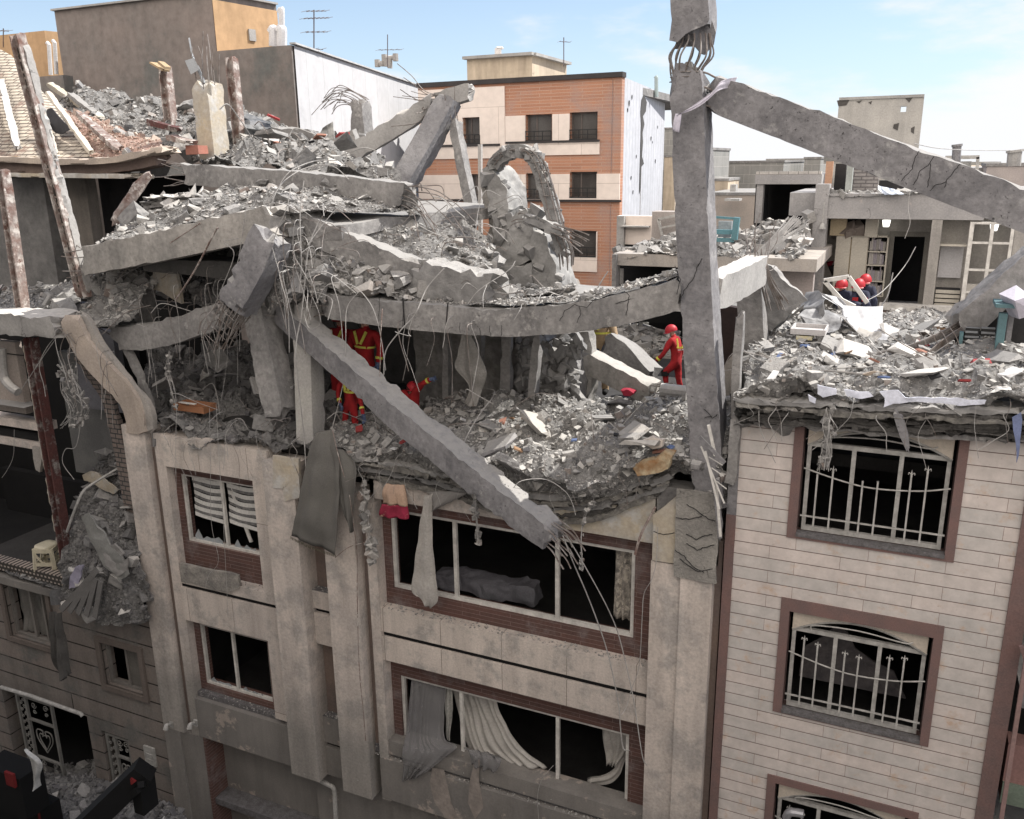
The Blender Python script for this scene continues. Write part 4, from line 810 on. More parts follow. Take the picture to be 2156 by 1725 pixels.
mk('back_wall', mb, WALLI, rh); mb = MB(); mb.box(dx[0]-.5, dx[1]+.5, Yw+2.2, Yw+2.4, dx[2]-1, dx[3]+1); mk('dark_room', mb, BLACK, rh)
mb = MB(); [mb.box(*q) for q in ((dx[0]-.12, dx[0], Yw-.05, Yw-.005, dx[2], dx[3]+.12), (dx[1], dx[1]+.12, Yw-.05, Yw-.005, dx[2], dx[3]+.12), (dx[0], dx[1], Yw-.05, Yw-.005, dx[3], dx[3]+.12))]; mk('door_frame', mb, M('door_frame_grey', (.2, .19, .17)), rh)
def thing_box(name, label, cat, pxs, Y, t, mat, extra=None):
    r_ = empty(name, P((pxs[0]+pxs[2])/2, pxs[3], Y), label, cat); x0, x1, z0, z1 = rect(*pxs, Y); return r_, x0, x1, z0, z1
CUP = M('cupboard_cream', (.45, .42, .36), (.38, .355, .31)); CUPD = M('cupboard_tan', (.42, .35, .24), (.36, .3, .21))
r_, x0, x1, z0, z1 = thing_box('cupboard', 'tall cream built-in cupboard with plain doors in the exposed room', 'cupboard', (1756, 498, 1822, 628), Yw-.6, .5, CUP)
for a, b in ((0, .46), (.5, 1)): mb = MB(); mb.box(x0+(x1-x0)*a, x0+(x1-x0)*b, Yw-.6, Yw-.56, z0, z1); mk('door', mb, CUP, r_)
mb = MB(); mb.box(x0, x1, Yw-.55, Yw-.02, z0, z1); mk('carcass', mb, CUPD, r_)
r_, x0, x1, z0, z1 = thing_box('wall_cabinet', 'tan overhead cabinet with open black compartments near the ceiling', 'cabinet', (1748, 461, 1848, 497), Yw-.6, .5, CUPD)
mb = MB(); mb.box(x0, x0+(x1-x0)*.34, Yw-.6, Yw-.1, z0, z1); mk('door', mb, CUPD, r_); mb = MB(); mb.box(x0+(x1-x0)*.34, x0+(x1-x0)*.74, Yw-.3, Yw-.1, z0, z1); mk('open_compartment', mb, BLACK, r_); mb = MB(); mb.box(x0+(x1-x0)*.74, x1, Yw-.6, Yw-.1, z0, z1); mb.box(x0+(x1-x0)*.34, x1, Yw-.6, Yw-.3, z0-.03, z0-.001); mk('door', mb, CUP, r_)
mb = MB(); v, f = frags([P(1785, 486, Yw-.5), P(1797, 488, Yw-.48)], [.5, .6], 3, 0); mk('bundle', (v, f), M('cloth_bundle', (.2, .17, .15)), None, 'brown bundle stuffed in the open overhead compartment', 'bundle')
r_, x0, x1, z0, z1 = thing_box('bookshelf', 'narrow bookshelf full of grey books beside the tall cream cupboard', 'bookshelf', (1824, 500, 1862, 625), Yw-.5, .4, CUP)
mb = MB(); mb.box(x0, x1, Yw-.1, Yw-.05, z0, z1); mk('back_panel', mb, DARKIN, r_); mb = MB(); [mb.box(x0, x1, Yw-.5, Yw-.1, z, z+.03) for z in [z0+(z1-z0)*t for t in (0, .25, .52, .75, 1)]]; mb.box(x0-.04, x0-.001, Yw-.5, Yw-.1, z0, z1); mb.box(x1+.001, x1+.04, Yw-.5, Yw-.1, z0, z1); mk('shelf', mb, CUP, r_)
rnd = random.Random(5)
for t in (0, .25, .52, .75):
    mb = MB(); x = x0+.03
    while x < x1-.05: w_ = rnd.uniform(.03, .07); mb.box(x, x+w_-.004, Yw-.42, Yw-.15, z0+(z1-z0)*t+.035, z0+(z1-z0)*t+.035+rnd.uniform(.22, .38)); x += w_
    mk('books', mb, M('book_mix', (.25, .23, .22), island=[(0, (.1, .09, .09)), (.5, (.4, .38, .35)), (1., (.22, .2, .24))]), r_)
# niche with drawers and the white gridded window
fb('niche_panel', (1977, 520, 2026, 585), Yr+.6, .1, M('white_plaster', (.52, .51, .52), (.44, .43, .43)), 0.)
fb('niche_shelf', (1970, 515, 2036, 519), Yr+.1, .5, CUP, 0.); fb('niche_back', (1974, 462, 2038, 655), Yr+.75, .1, WALLI, 0.)
r_, x0, x1, z0, z1 = thing_box('drawer_unit', 'white drawer unit standing in the niche under the rubble', 'drawers', (1968, 610, 2020, 648), Yr+.2, .4, CUP)
for i in range(4): mb = MB(); mb.box(x0, x1, Yr+.2, Yr+.24, z0+(z1-z0)*i/4+.015, z0+(z1-z0)*(i+1)/4-.015); mk('drawer', mb, CUP, r_)
mb = MB(); mb.box(x0, x1, Yr+.26, Yr+.6, z0, z1); mk('carcass', mb, DARKIN, r_)
wx0, wx1, wz0, wz1 = rect(2034, 468, 2128, 615, Yr); wgo = MB(); wgo.box(wx0, wx0+.09, Yr-.02, Yr+.08, wz0-.5, wz1); wgo.box(wx1-.07, wx1, Yr-.02, Yr+.08, wz0-.5, wz1)
for t in (0, .33, .72, 1.): wgo.box(wx0+.09, wx1-.07, Yr-.018, Yr+.078, wz0+(wz1-wz0)*t-.05, wz0+(wz1-wz0)*t)
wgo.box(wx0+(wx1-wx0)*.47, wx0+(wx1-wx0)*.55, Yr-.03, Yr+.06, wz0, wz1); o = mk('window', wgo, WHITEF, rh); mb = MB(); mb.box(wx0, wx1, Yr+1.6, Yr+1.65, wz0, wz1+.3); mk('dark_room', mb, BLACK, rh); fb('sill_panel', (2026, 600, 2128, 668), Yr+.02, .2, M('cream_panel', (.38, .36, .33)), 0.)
for q, lab in (((1866, 472), 'glowing ceiling lamp in the exposed room by the dark doorway'), ((2093, 480), 'glowing ceiling lamp behind the white gridded window')):
    c = P(*q, Yr+.9); mb = MB(); mb.tube([c+Vector((0, 0, .10)), c, c-Vector((0, 0, .07))], .10, 12, r2=.07); mk('ceiling_lamp', mb, M('lamp_glow', (1, .98, .9), emit=1.3), None, lab, 'lamp')
mb = MB(); c = P(1732, 470, Yr-.15); mb.tube([c+Vector((0, 0, .5)), c], .015, 5, smooth=False); mb.tube([c, c-Vector((0, 0, .14))], .04, 8, r2=.09); mk('pendant_lamp', mb, GREYF, None, 'small silver lamp hanging at the torn corner of the exposed room', 'lamp')
# clutter on the upper floor behind the leaning beam
fb('brown_door_panel', (1737, 340, 1752, 404), Yr+1, .15, M('wood_orange', (.4, .24, .16), (.33, .2, .14))); fb('dark_opening', (1757, 345, 1780, 404), Yr+1.3, .2, DARKIN); fb('upper_column', (1781, 348, 1794, 404), Yr+.8, .3, M('greenish_plaster', (.36, .38, .36))); fb('brick_wall', (1795, 342, 1850, 404), Yr+1.5, .3, M('grey_brickwork', (.26, .24, .235), brick=(.3, .09, .015, (.28, .26, .25), (.2, .19, .185), (.12, .11, .11)), bump=.6)); fb('upper_wall', (1735, 318, 1780, 345), Yr+1.6, .3, GREYB); fb('upper_dark', (1850, 380, 1950, 405), Yr+2.4, .3, DARKIN)
rubble('clutter', [[(1735, 411, Yr-.05), (1850, 411, Yr-.05), (1960, 412, Yr-.05), (2060, 418, Yr-.05)], [(1737, 404, Yr+1.2), (1850, 402, Yr+1.2), (1960, 403, Yr+1.2), (2060, 406, Yr+1.2)]], 500, .05, .35, 6, 'small concrete chunk on the roof edge of the exposed room', (.25, .4), .06, (40, 6), seed=31)
mk('plastic_sheet', cloth_mb([(1849, 391, Yr), (1850, 400, Yr-.1), (1862, 411, Yr-.3)], [(1880, 398, Yr), (1895, 404, Yr-.1), (1903, 409, Yr-.3)], folds=2, depth=.08), M('pale_blue_sheet', (.55, .6, .68), (.45, .5, .58), rough=.5), None, 'crumpled pale blue plastic sheet on the roof edge', 'plastic sheet')
# dark open room left of it, brick topped slab
dr_ = empty('house', P(1660, 470, 16), 'small ruined room with a black opening under a brick topped slab', 'house')
fbx = lambda nm, px, Y, t, mat: facade_box(nm, px, Y, t, mat, dr_, 0.)
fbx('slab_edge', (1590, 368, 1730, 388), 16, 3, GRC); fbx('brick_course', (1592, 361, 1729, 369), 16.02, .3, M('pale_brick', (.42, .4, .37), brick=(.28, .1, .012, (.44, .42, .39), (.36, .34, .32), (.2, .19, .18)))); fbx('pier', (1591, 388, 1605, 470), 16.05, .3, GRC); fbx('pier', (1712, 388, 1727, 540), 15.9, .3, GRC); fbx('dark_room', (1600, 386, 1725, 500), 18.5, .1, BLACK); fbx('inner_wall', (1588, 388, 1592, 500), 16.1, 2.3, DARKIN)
# broken middle floor slab behind the column
ms = empty('ruined_floor', P(1450, 560, 9), 'broken middle storey slab with a black gap beneath behind the big column', 'ruined floor')
fbm = lambda nm, px, Y, t, mat: facade_box(nm, px, Y, t, mat, ms, 0.)
TANC = M('tan_concrete', (.40, .36, .32), (.32, .3, .28), bump=.6, cracks=.8, crscale=.8, streak=.15)
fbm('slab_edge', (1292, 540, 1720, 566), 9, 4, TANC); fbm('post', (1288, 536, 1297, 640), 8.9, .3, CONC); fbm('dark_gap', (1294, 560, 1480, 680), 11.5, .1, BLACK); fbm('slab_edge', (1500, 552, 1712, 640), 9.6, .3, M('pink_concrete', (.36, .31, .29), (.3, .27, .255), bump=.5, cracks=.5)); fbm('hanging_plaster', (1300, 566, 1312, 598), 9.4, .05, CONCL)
rubble('middle', [[(1292, 538, 9.), (1380, 540, 9.), (1480, 545, 9.), (1560, 556, 9.), (1700, 545, 9.)], [(1300, 530, 10), (1380, 520, 10), (1480, 520, 10), (1580, 520, 10), (1700, 515, 10)], [(1340, 520, 12), (1400, 503, 12), (1480, 500, 12), (1600, 480, 12.), (1705, 470, 12)]], 2600, .05, .5, 14, 'mid sized concrete chunk on the broken middle storey', (.35, .6), .18, (50, 14), seed=33)
cb_ = empty('house', P(1330, 520, 17), 'cream balcony house fragment between the brick building and the big column', 'house')
for nm, px, Y, t, mat in (('wall', (1298, 455, 1382, 640), 17, .4, CRM), ('wall', (1306, 476, 1364, 479), 16.7, .5, CONCL), ('stair_block', (1372, 446, 1440, 515), 14, .6, M('pinkish_concrete', (.40, .355, .33), (.33, .3, .28), bump=.4, streak=.2)), ('pier', (1297, 455, 1312, 640), 16.8, .2, CONCL)): facade_box(nm, px, Y, t, mat, cb_, 0.)
mb = MB(); mb.bar((1386, 462, 13.8), (1440, 450, 13.8), .07, .07); mb.bar((1386, 462, 13.8), (1394, 495, 13.8), .07, .07); mb.bar((1392, 480, 13.8), (1440, 470, 13.8), .05, .05); mk('handrail', mb, GREYF, None, 'bent pale handrail on the pinkish stair block', 'handrail')
facade_box('window', (1316, 515, 1340, 530), 16.98, .05, BLACK, cb_, 0.05)
# roof units and chimneys
mb = MB(); x0, x1, z0, z1 = rect(1537, 389, 1549, 404, 29); mb.box(x0, x1, 29, 29.5, z0, z1); mb.box(x0-.2, x1+.2, 28.9, 29.6, z0-.4, z0-.3); mk('air_cooler', mb, GREYF, None, 'small boxy air cooler on the tan wall on the skyline', 'air cooler')
for q, lab in (((2014, 362, 306, .13), 'grey cylindrical chimney above the leaning beam'), ((2136, 350, 318, .2), 'square sooty chimney wrapped in white at the right border')):
    mb = MB(); mb.tube([P(q[0]-2, q[1], 20), P(q[0]+1, q[2], 20)], q[3], 10, smooth=False); mb.tube([P(q[0]+1, q[2]+3, 20), P(q[0]+1, q[2]-2, 20)], q[3]*1.25, 10, smooth=False); mk('chimney', mb, CONC2 if q[0] < 2100 else CONCL, None, lab, 'chimney')
mb = MB(); mb.bar((1990, 332, 22), (2062, 331, 22), .1, .12); mb.bar((2059, 331, 22), (2057, 362, 22), .1, .1); x0, x1, z0, z1 = rect(2005, 340, 2045, 365, 22); mb.box(x0, x1, 22.2, 23, z0, z1); mk('roof_tank', mb, GREYF, None, 'grey rooftop unit under a metal frame behind the leaning beam', 'rooftop unit')
cable('thin sagging overhead wire to the sooty chimney', [(1925, 303, 10), (1980, 313, 12), (2060, 317, 16), (2132, 317, 20)], .012)
# backing floors so that nothing floats
mb = MB(); mb.box(-12.5, 8, 9.6, 24, -14.3, -5.4); mk('terrace', mb, DUSTG, None, 'flat dusty roof area behind the ruins', 'terrace')
# ================================================================ concrete skeleton of the collapsed top floors
col = beam('concrete_column', 'big upright concrete column standing at the facade edge with bars bared at its top', [(1452, 172, .3), (1458, 300, .25), (1472, 600, .25), (1489, 860, .25), (1494, 960, .2), (1500, 1060, .2)], .43, .5, CONC2, 'concrete column', up=(0, 1, 0), rough=.006, top=.004, endr=.22, nw=5, nh=5, chip=.03, seg=.1)
# upper fragment and the bars between
fr = empty('column_fragment', P(1462, 85, .3), 'broken column head hanging in the sky on a cage of bent bars', 'column fragment')
mb, _ = beam_mb([(1458, -160, .3), (1459, -60, .3), (1462, 76, .3)], .47, .5, up=(0, 1, 0), rough=.01, top=.01, endr=.16, nw=5, nh=5, seed=4.); mk('concrete_body', mb, CONC2, fr)
rnd = random.Random(8)
for i in range(16):
    a = 2*math.pi*i/16; ca, sa = math.cos(a), math.sin(a); tx = 1462+ca*33; bx = 1446+ca*30; yy = .3+sa*.2; b_ = rnd.uniform(5, 14)
    mb = MB(); mb.tube([(tx, 70, yy), (tx+ca*3, 88, yy), (1454+ca*(36+b_)+rnd.uniform(-5, 5), 118, .3+sa*.26), (bx+ca*4+rnd.uniform(-3, 3), 148, yy), (bx, 176, yy)], .0115, 6); mk('rebar', mb, STEEL, fr)
for k, yy in enumerate((152, 162, 171)):
    mb = MB(); mb.tube([P(1446+33*math.cos(a)*(1+.05*k), yy+rnd.uniform(-2, 3), .3+.24*math.sin(a)) for a in [i*math.pi/4 for i in range(9)]], .007, 4, smooth=False); mk('stirrup', mb, STEEL, fr)
polything('broken_core', None, None, [(1418, 178), (1420, 150), (1434, 144), (1442, 132), (1452, 130), (1456, 142), (1470, 146), (1476, 178)], .15, .32, BROKEN, .03, 3, parent=fr)
beam('concrete_beam', 'huge concrete beam slanting down from the column across the sky to the right border', [(1510, 199, .35), (2340, 512, .05)], .42, .44, CONC2, endr=.12, rough=.006, top=.022, seg=.1, bars=[dict(end=0, n=7, L=.35, droop=.1, spread=.3, r=.012)])
CRK = M('crack_black', (.03, .028, .028), (.02, .02, .02))
def crack(pts, Y, w=.012, parent=None, name='crack'):
    out = []
    rnd_ = random.Random(int(pts[0][0]))
    for a, b in zip(pts, pts[1:]):
        for i in range(4): t = i/4; out.append((a[0]+(b[0]-a[0])*t+rnd_.uniform(-1.3, 1.3), a[1]+(b[1]-a[1])*t+rnd_.uniform(-1.3, 1.3), Y))
    out.append((*pts[-1], Y)); return out, w
bigb = [o for o in bpy.data.objects if o.name == 'concrete_beam'][0]
cm = MB()
for q in ([(1936, 318), (1925, 334), (1921, 355), (1905, 372), (1898, 382)], [(1966, 328), (1958, 345), (1938, 360), (1930, 378), (1922, 390)], [(1960, 345), (1957, 372), (1952, 395)], [(2021, 345), (2008, 362), (1994, 378), (1988, 395)], [(1992, 383), (1970, 390), (1958, 402)]):
    p_, w_ = crack(q, -.075); cm.tube(p_, w_*.38, 4, smooth=False)
mk('crack', cm, CRK, bigb)
sag = beam('concrete_beam', 'long sagging concrete beam bowing between the ruin centre and the big column', [(694, 641, .6), (849, 660, .55), (945, 668, .5), (1078, 676, .45), (1253, 661, .4), (1353, 640, .35), (1440, 617, .3)], .38, .43, CONC, rough=.006, top=.03, endr=.12, seg=.1, nh=5, bars=[dict(end=0, n=6, L=.5, droop=.3, spread=.5)])
cm = MB()
for q in ([(1178, 676), (1190, 655), (1210, 642), (1235, 648), (1255, 628)], [(1220, 645), (1222, 662), (1215, 680)], [(1361, 608), (1370, 625), (1382, 631), (1400, 628), (1415, 634)], [(1313, 612), (1325, 622), (1322, 640), (1318, 664)], [(1296, 640), (1322, 631), (1348, 627)], [(1010, 690), (1012, 706)], [(1030, 686), (1033, 708)], [(1056, 684), (1055, 708)], [(967, 680), (969, 701)], [(850, 634), (848, 690)], [(800, 622), (798, 678)]):
    p_, w_ = crack(q, .17); cm.tube(p_, w_*.4, 4, smooth=False)
for q in ([(848, 628), (852, 690)], [(943, 638), (938, 700)]): cm.tube([(q[0][0], q[0][1], .30), (q[1][0], q[1][1], .32)], .015, 4, smooth=False)
mk('crack', cm, CRK, sag)
cm = MB()
for q in ([(1420, 560), (1432, 590), (1425, 620)], [(1470, 555), (1462, 585), (1440, 612), (1430, 640)], [(1478, 545), (1470, 560)], [(1480, 860), (1500, 880), (1510, 872)], [(1483, 880), (1500, 876)]): p_, w_ = crack(q, -.015); cm.tube(p_, .005, 4, smooth=False)
mk('crack', cm, CRK, col)
beam('concrete_beam', 'short sunlit concrete beam running back to the right from the big column', [(1494, 618, .5), (1550, 592, 1.8), (1594, 567, 3.1)], .34, .46, CONCL, rough=.006, endr=.05, bars=[dict(end=1, n=14, L=.7, droop=-.1, spread=.8, dir=(-.1, .5, .4), curl=.25)])
beam('concrete_column', 'second concrete column standing behind the big column under the short beam', [(1579, 590, 3.3), (1585, 680, 3.3), (1592, 800, 3.3)], .40, .4, CONC, 'concrete column', up=(0, 1, 0), rough=.006)
beam('concrete_post', 'thin square concrete post at the edge between both buildings', [(1560, 664, .35), (1551, 780, .3), (1549, 905, .25)], .11, .14, CONC, 'post', up=(0, 1, 0), rough=.004, chip=.02, nw=2, nh=2)
beam('corner_pier', 'grey broken pier at the joint of beige and marble buildings under the slab', [(1553, 870, -.02), (1546, 960, -.02), (1541, 1015, -.02)], .14, .2, CONC, 'pier', up=(0, 1, 0), rough=.01, nw=2, nh=2)
beam('concrete_beam', 'long concrete beam plunging diagonally in front of the facade to a frayed end of bars', [(596, 652, .75), (690, 735, .3), (760, 795, .0), (850, 878, -.3), (960, 965, -.6), (1060, 1050, -.85), (1166, 1124, -1.1)], .38, .40, CONC2, rough=.012, top=.035, endr=.1, seg=.09, chip=.05, bars=[dict(end=1, n=12, L=.4, droop=.3, spread=.15, r=.0105, curl=.12)])
beam('concrete_beam', 'tilted concrete beam carrying the rubble slab at the upper left of the ruin', [(194, 548, .2), (350, 517, .2), (480, 488, .2), (592, 465, .25)], .5, .52, CONC3, rough=.006, top=.03, endr=.12, bars=[dict(end=0, n=9, L=.55, droop=-.05, spread=.5)])
beam('concrete_beam', 'straight concrete beam lying along the top behind the rubble slab', [(404, 367, 2.6), (539, 378, 2.4), (699, 392, 2.2), (864, 413, 2.)], .45, .42, CONC, rough=.008, top=.025, endr=.14, bars=[dict(end=0, n=10, L=.75, droop=-.05, spread=.45), dict(end=1, n=14, L=.8, droop=.5, spread=.8, curl=.5)])
beam('concrete_beam', 'concrete beam sloping from the central knot down to the right above the sagging beam', [(588, 448, .7), (700, 500, .8), (800, 545, .9), (890, 582, .9)], .4, .45, CONC, rough=.01, top=.04, endr=.08, seg=.1)
beam('concrete_beam', 'crumbling cracked end of the beam resting on the middle of the sagging beam', [(875, 578, .9), (960, 598, .8), (1052, 616, .7)], .45, .56, BROKEN, rough=.05, top=.06, endr=.2, seg=.1, chip=.2)
beam('concrete_beam', 'pale beam rising to the right against the white panelled wall', [(672, 358, 6.), (790, 295, 6.5), (912, 218, 7.)], .4, .40, CONCL, rough=.02, top=.04, chip=.15)
beam('concrete_beam', 'short pale beam stub pointing up right at the peak of the ruin', [(925, 212, 7.1), (993, 193, 7.3)], .45, .36, CONCL, rough=.015, bars=[dict(end=0, n=16, L=.9, droop=-.2, spread=1., curl=.6)])
beam('concrete_column', 'leaning square column below the peak in front of the white wall', [(945, 215, 6.9), (900, 300, 6.4), (846, 392, 5.8)], .46, .5, CONC2, 'concrete column', up=(0, 1, 0), rough=.006)
beam('concrete_column', 'slim leaning concrete member right of the peak before the brick building', [(957, 258, 6.8), (975, 350, 6.6), (1002, 475, 6.4)], .21, .28, CONC, 'concrete column', up=(0, 1, 0), rough=.015, bars=[dict(end=0, n=4, L=.6, droop=-.1, spread=.3)])
beam('steel_post', 'thin upright grey post before the brick building', [(1011, 304, 6.), (1012, 525, 6.)], .08, .08, M('post_grey', (.4, .38, .36)), 'post', up=(0, 1, 0), rough=.0, top=0, endr=0, chip=0, nw=1, nh=1, seg=.5)
beam('concrete_column', 'stubby column with bars drooping to the left before the white wall', [(757, 216, 8.), (765, 300, 8.), (781, 380, 8.)], .4, .42, CONC, 'concrete column', up=(0, 1, 0), rough=.02, chip=.15, bars=[dict(end=0, n=16, L=1.3, droop=.55, spread=.3, dir=(-.75, 0, .45), curl=.2)])
tc_ = beam('concrete_column', 'tan concrete column with upright bars and a bent metal plate at upper left', [(436, 180, 4.6), (444, 260, 4.6), (455, 352, 4.6)], .46, .5, CONCT, 'concrete column', up=(0, 1, 0), rough=.012, endr=.15, bars=[dict(end=0, n=9, L=.95, droop=-.1, spread=.2, r=.011)])
mb = MB(); mb.add([P(389, 128, 4.3), P(408, 122, 4.3), P(421, 146, 4.3), P(402, 157, 4.3)]+[P(389, 128, 4.33), P(408, 122, 4.33), P(421, 146, 4.33), P(402, 157, 4.33)], [(0, 3, 2, 1), (4, 5, 6, 7), (0, 1, 5, 4), (1, 2, 6, 5), (2, 3, 7, 6), (3, 0, 4, 7)]); mb.tube([P(398, 80, 4.4), P(404, 112, 4.4), P(409, 125, 4.35)], .02, 5); mb.tube([P(415, 140, 4.4), P(424, 160, 4.5), P(430, 176, 4.5)], .04, 5); mk('metal_plate', mb, M('plate_grey', (.36, .38, .4), rough=.5), None, 'tilted square grey plate on a rod above the tan column', 'metal plate')
def ipost(name, label, a, b, w, d, mat, cat='steel post', extra=()):
    a, b = Q(a), Q(b); t = (b-a).normalized(); s = Vector((1, 0, 0))-t*t.x; s.normalize(); y = t.cross(s); r_ = empty(name, a if a.z < b.z else b, label, cat)
    for k, (o1, w1, d1) in enumerate(((-.5, .02, d), (.5, .02, d), (0, w, .02))):
        m1, _ = beam_mb([a+s*o1*w, b+s*o1*w], w1+.012, d1, up=tuple(y), rough=.004, top=.0, endr=.03, chip=.0, nw=1, nh=3); mk('flange' if k < 2 else 'web', m1, mat, r_)
    for (o1, w1, mt, nm) in extra: m1, _ = beam_mb([a+s*o1-y*.05+(b-a)*.04, b+s*o1-y*.05-(b-a)*.02], w1, d*.7, up=tuple(y), rough=.03, top=.0, endr=.06, chip=.1, nw=2, nh=2, seg=.08); mk(nm, m1, mt, r_)
    return r_
HB = M('hollow_brick_edge', (.36, .31, .27), (.2, .17, .15), brick=(.12, .1, .03, (.4, .34, .29), (.3, .26, .24), (.05, .045, .04)), bump=.8)
ipost('steel_post', 'rusty double post with a split yellow board on its top', (347, 140, 6.2), (361, 268, 6.), .22, .22, RUST)
mb = MB(); mb.obox(P(336, 141, 6.), Vector((.2, 0, -.1)), Vector((0, .12, 0)), Vector((.01, 0, .02))); mb.obox(P(346, 138, 5.9), Vector((.1, 0, -.07)), Vector((0, .1, 0)), Vector((.01, 0, .03))); mk('board', mb, M('yellow_wood', (.36, .26, .15), (.28, .22, .15)), None, 'split yellow wooden board balanced on the rusty post', 'board')
ipost('steel_post', 'brown splintered steel post right of the tan column', (487, 122, 5.6), (510, 352, 5.4), .2, .2, RUST)
ipost('steel_post', 'long leaning steel post with hollow brick stuck to it at the left', (36, 74, .2), (178, 625, .2), .18, .2, RUST, extra=[(-.1, .09, HB, 'brick_edge'), (.1, .05, CONCL, 'mortar_edge')])
ipost('steel_post', 'rusty red post at the left border behind the broken ledge', (6, 360, .6), (50, 660, .4), .16, .2, RUST, extra=[(-.12, .1, CONCL, 'mortar_edge')])
ipost('steel_post', 'dark red leaning girder running down over the open left rooms', (64, 712, -.1), (143, 1180, .0), .18, .2, REDST, extra=[(-.17, .14, CONCT, 'brick_edge')])
beam('steel_beam', 'dark diagonal beam leaning behind the rubble slab under the vault', [(311, 368, 1.5), (240, 470, 1.)], .2, .2, RUST, 'steel beam', rough=.02)
beam('column_fragment', 'thick leaning column piece with a fan of bars hanging from its foot', [(572, 500, -.1), (540, 570, -.15), (497, 645, -.2)], .52, .5, CONC2, 'column fragment', up=(0, 1, 0), rough=.015, chip=.12, seg=.1, bars=[dict(end=1, n=20, L=.7, droop=.2, spread=.2, r=.009, curl=.2, stirrup=4)])
beam('concrete_beam', 'dark curved concrete beam low in the left cavity', [(258, 708, .4), (330, 706, .4), (400, 688, .4), (472, 664, .4)], .4, .46, CONC, rough=.02, top=.05, chip=.12)
beam('column_fragment', 'short upright column piece inside the left cavity', [(304, 600, 1.2), (305, 682, 1.2)], .3, .3, CONC, 'column fragment', up=(0, 1, 0))
beam('concrete_column', 'leaning broken column left of the upright pier in the cavity', [(546, 655, .6), (572, 770, .4), (592, 872, .2)], .46, .42, CONC, 'concrete column', up=(0, 1, 0), rough=.015, endr=.15)
beam('concrete_column', 'upright pale pier supporting the upper end of the diagonal beam', [(646, 640, .6), (651, 790, .5), (656, 935, .25)], .36, .36, M('pier_pale', (.36, .35, .325), (.3, .29, .28), cracks=.3, bump=.3, streak=.2), 'concrete column', up=(0, 1, 0), rough=.004)
beam('concrete_block', 'grey cracked block wedged below the central knot of beams', [(620, 540, .9), (628, 640, .8)], .5, .4, CONC, 'concrete block', up=(0, 1, 0), rough=.03)
# the central knot
rubble('knot', [[(560, 640, .3), (620, 640, .2), (690, 640, .4)], [(552, 520, .2), (620, 540, .5), (700, 560, .8)], [(575, 455, .2), (615, 450, .4), (660, 480, .8)], [(560, 425, 1.2), (620, 430, 1.4), (700, 470, 1.6)]], 900, .05, .4, 8, 'mid grey concrete chunk in the knot of beams', (.25, .4), .25, (24, 20), seed=71)
# big torn concrete mass with the arch of bars
mass = empty('concrete_mass', P(1110, 616, 4.), 'big cracked slab of concrete leaning before the brick building', 'concrete slab')
for k, q in enumerate(([(1017, 355), (1035, 350), (1050, 372), (1062, 395), (1072, 440), (1060, 470), (1062, 500), (1045, 520), (1038, 470), (1028, 420)], [(1040, 520), (1062, 470), (1105, 440), (1122, 470), (1132, 500), (1120, 545), (1090, 560), (1052, 560)], [(1122, 488), (1148, 498), (1160, 536), (1178, 601), (1183, 622), (1120, 624), (1118, 560)], [(1036, 560), (1090, 562), (1120, 556), (1122, 626), (1060, 630), (1030, 610)])):
    mk('slab_piece', poly_mb(q, 3.8-.08*k, .9, .04, 4), M('mass_concrete', (.29, .285, .275), (.2, .196, .19), cracks=1., crscale=1.3, bump=.8, layer=(.34, .33, .31)), mass)
mk('slab_piece', poly_mb([(1050, 480), (1108, 446), (1140, 490), (1160, 540), (1184, 622), (1100, 630), (1018, 630), (1036, 560)], 4.1, .8, .10, 4), CONC3, mass)
mk('slab_piece', poly_mb([(1020, 400), (1060, 392), (1072, 470), (1064, 540), (1034, 560), (1026, 480)], 4.05, .7, .08, 3), CONC3, mass)
rn3 = random.Random(2); qq = [P(rn3.uniform(1035, 1178), rn3.uniform(500, 622), 3.85+rn3.uniform(-.2, .1)) for _ in range(40)]+[P(rn3.uniform(1020, 1065), rn3.uniform(370, 500), 3.9+rn3.uniform(-.1, .1)) for _ in range(16)]+[P(rn3.uniform(1060, 1135), rn3.uniform(440, 510), 3.85+rn3.uniform(-.1, .1)) for _ in range(20)]
mk('crumbled_face', frags(qq, [rn3.uniform(.08, .36) for _ in qq], 8, 0), BROKEN, mass)
arch = empty('reinforced_arch', P(1060, 440, 4.), 'arch of bent reinforcing bars with crumbling concrete between', 'bent reinforcement')
ap = [(1040, 352, 3.9), (1052, 334, 3.8), (1082, 320, 3.7), (1118, 325, 3.6), (1140, 365, 3.6), (1160, 430, 3.6), (1176, 490, 3.5), (1190, 530, 3.5)]
mb, _ = beam_mb(ap, .24, .2, up=(0, 1, 0), rough=.04, top=.04, endr=.1, chip=.2, seg=.08); mk('concrete_core', mb, BROKEN, arch); sp_ = spline([Q(p) for p in ap], 9); mk('concrete_core', frags([sp_[i % len(sp_)]+Vector((rnd.uniform(-.1, .1), rnd.uniform(-.1, .1), rnd.uniform(-.06, .06))) for i in range(130)], [rnd.uniform(.1, .26) for _ in range(130)], 3, 0), BROKEN, arch)
for i in range(9):
    a = 2*math.pi*i/9; mb = MB(); mb.tube([P(p[0]+math.cos(a)*17+rnd.uniform(-2, 2), p[1]+math.sin(a)*5, p[2]+math.sin(a)*.16) for p in ap]+[P(1193+math.cos(a)*14, 560+rnd.uniform(-6, 10), 3.5)], .013, 5); mk('rebar', mb, STEEL, arch)
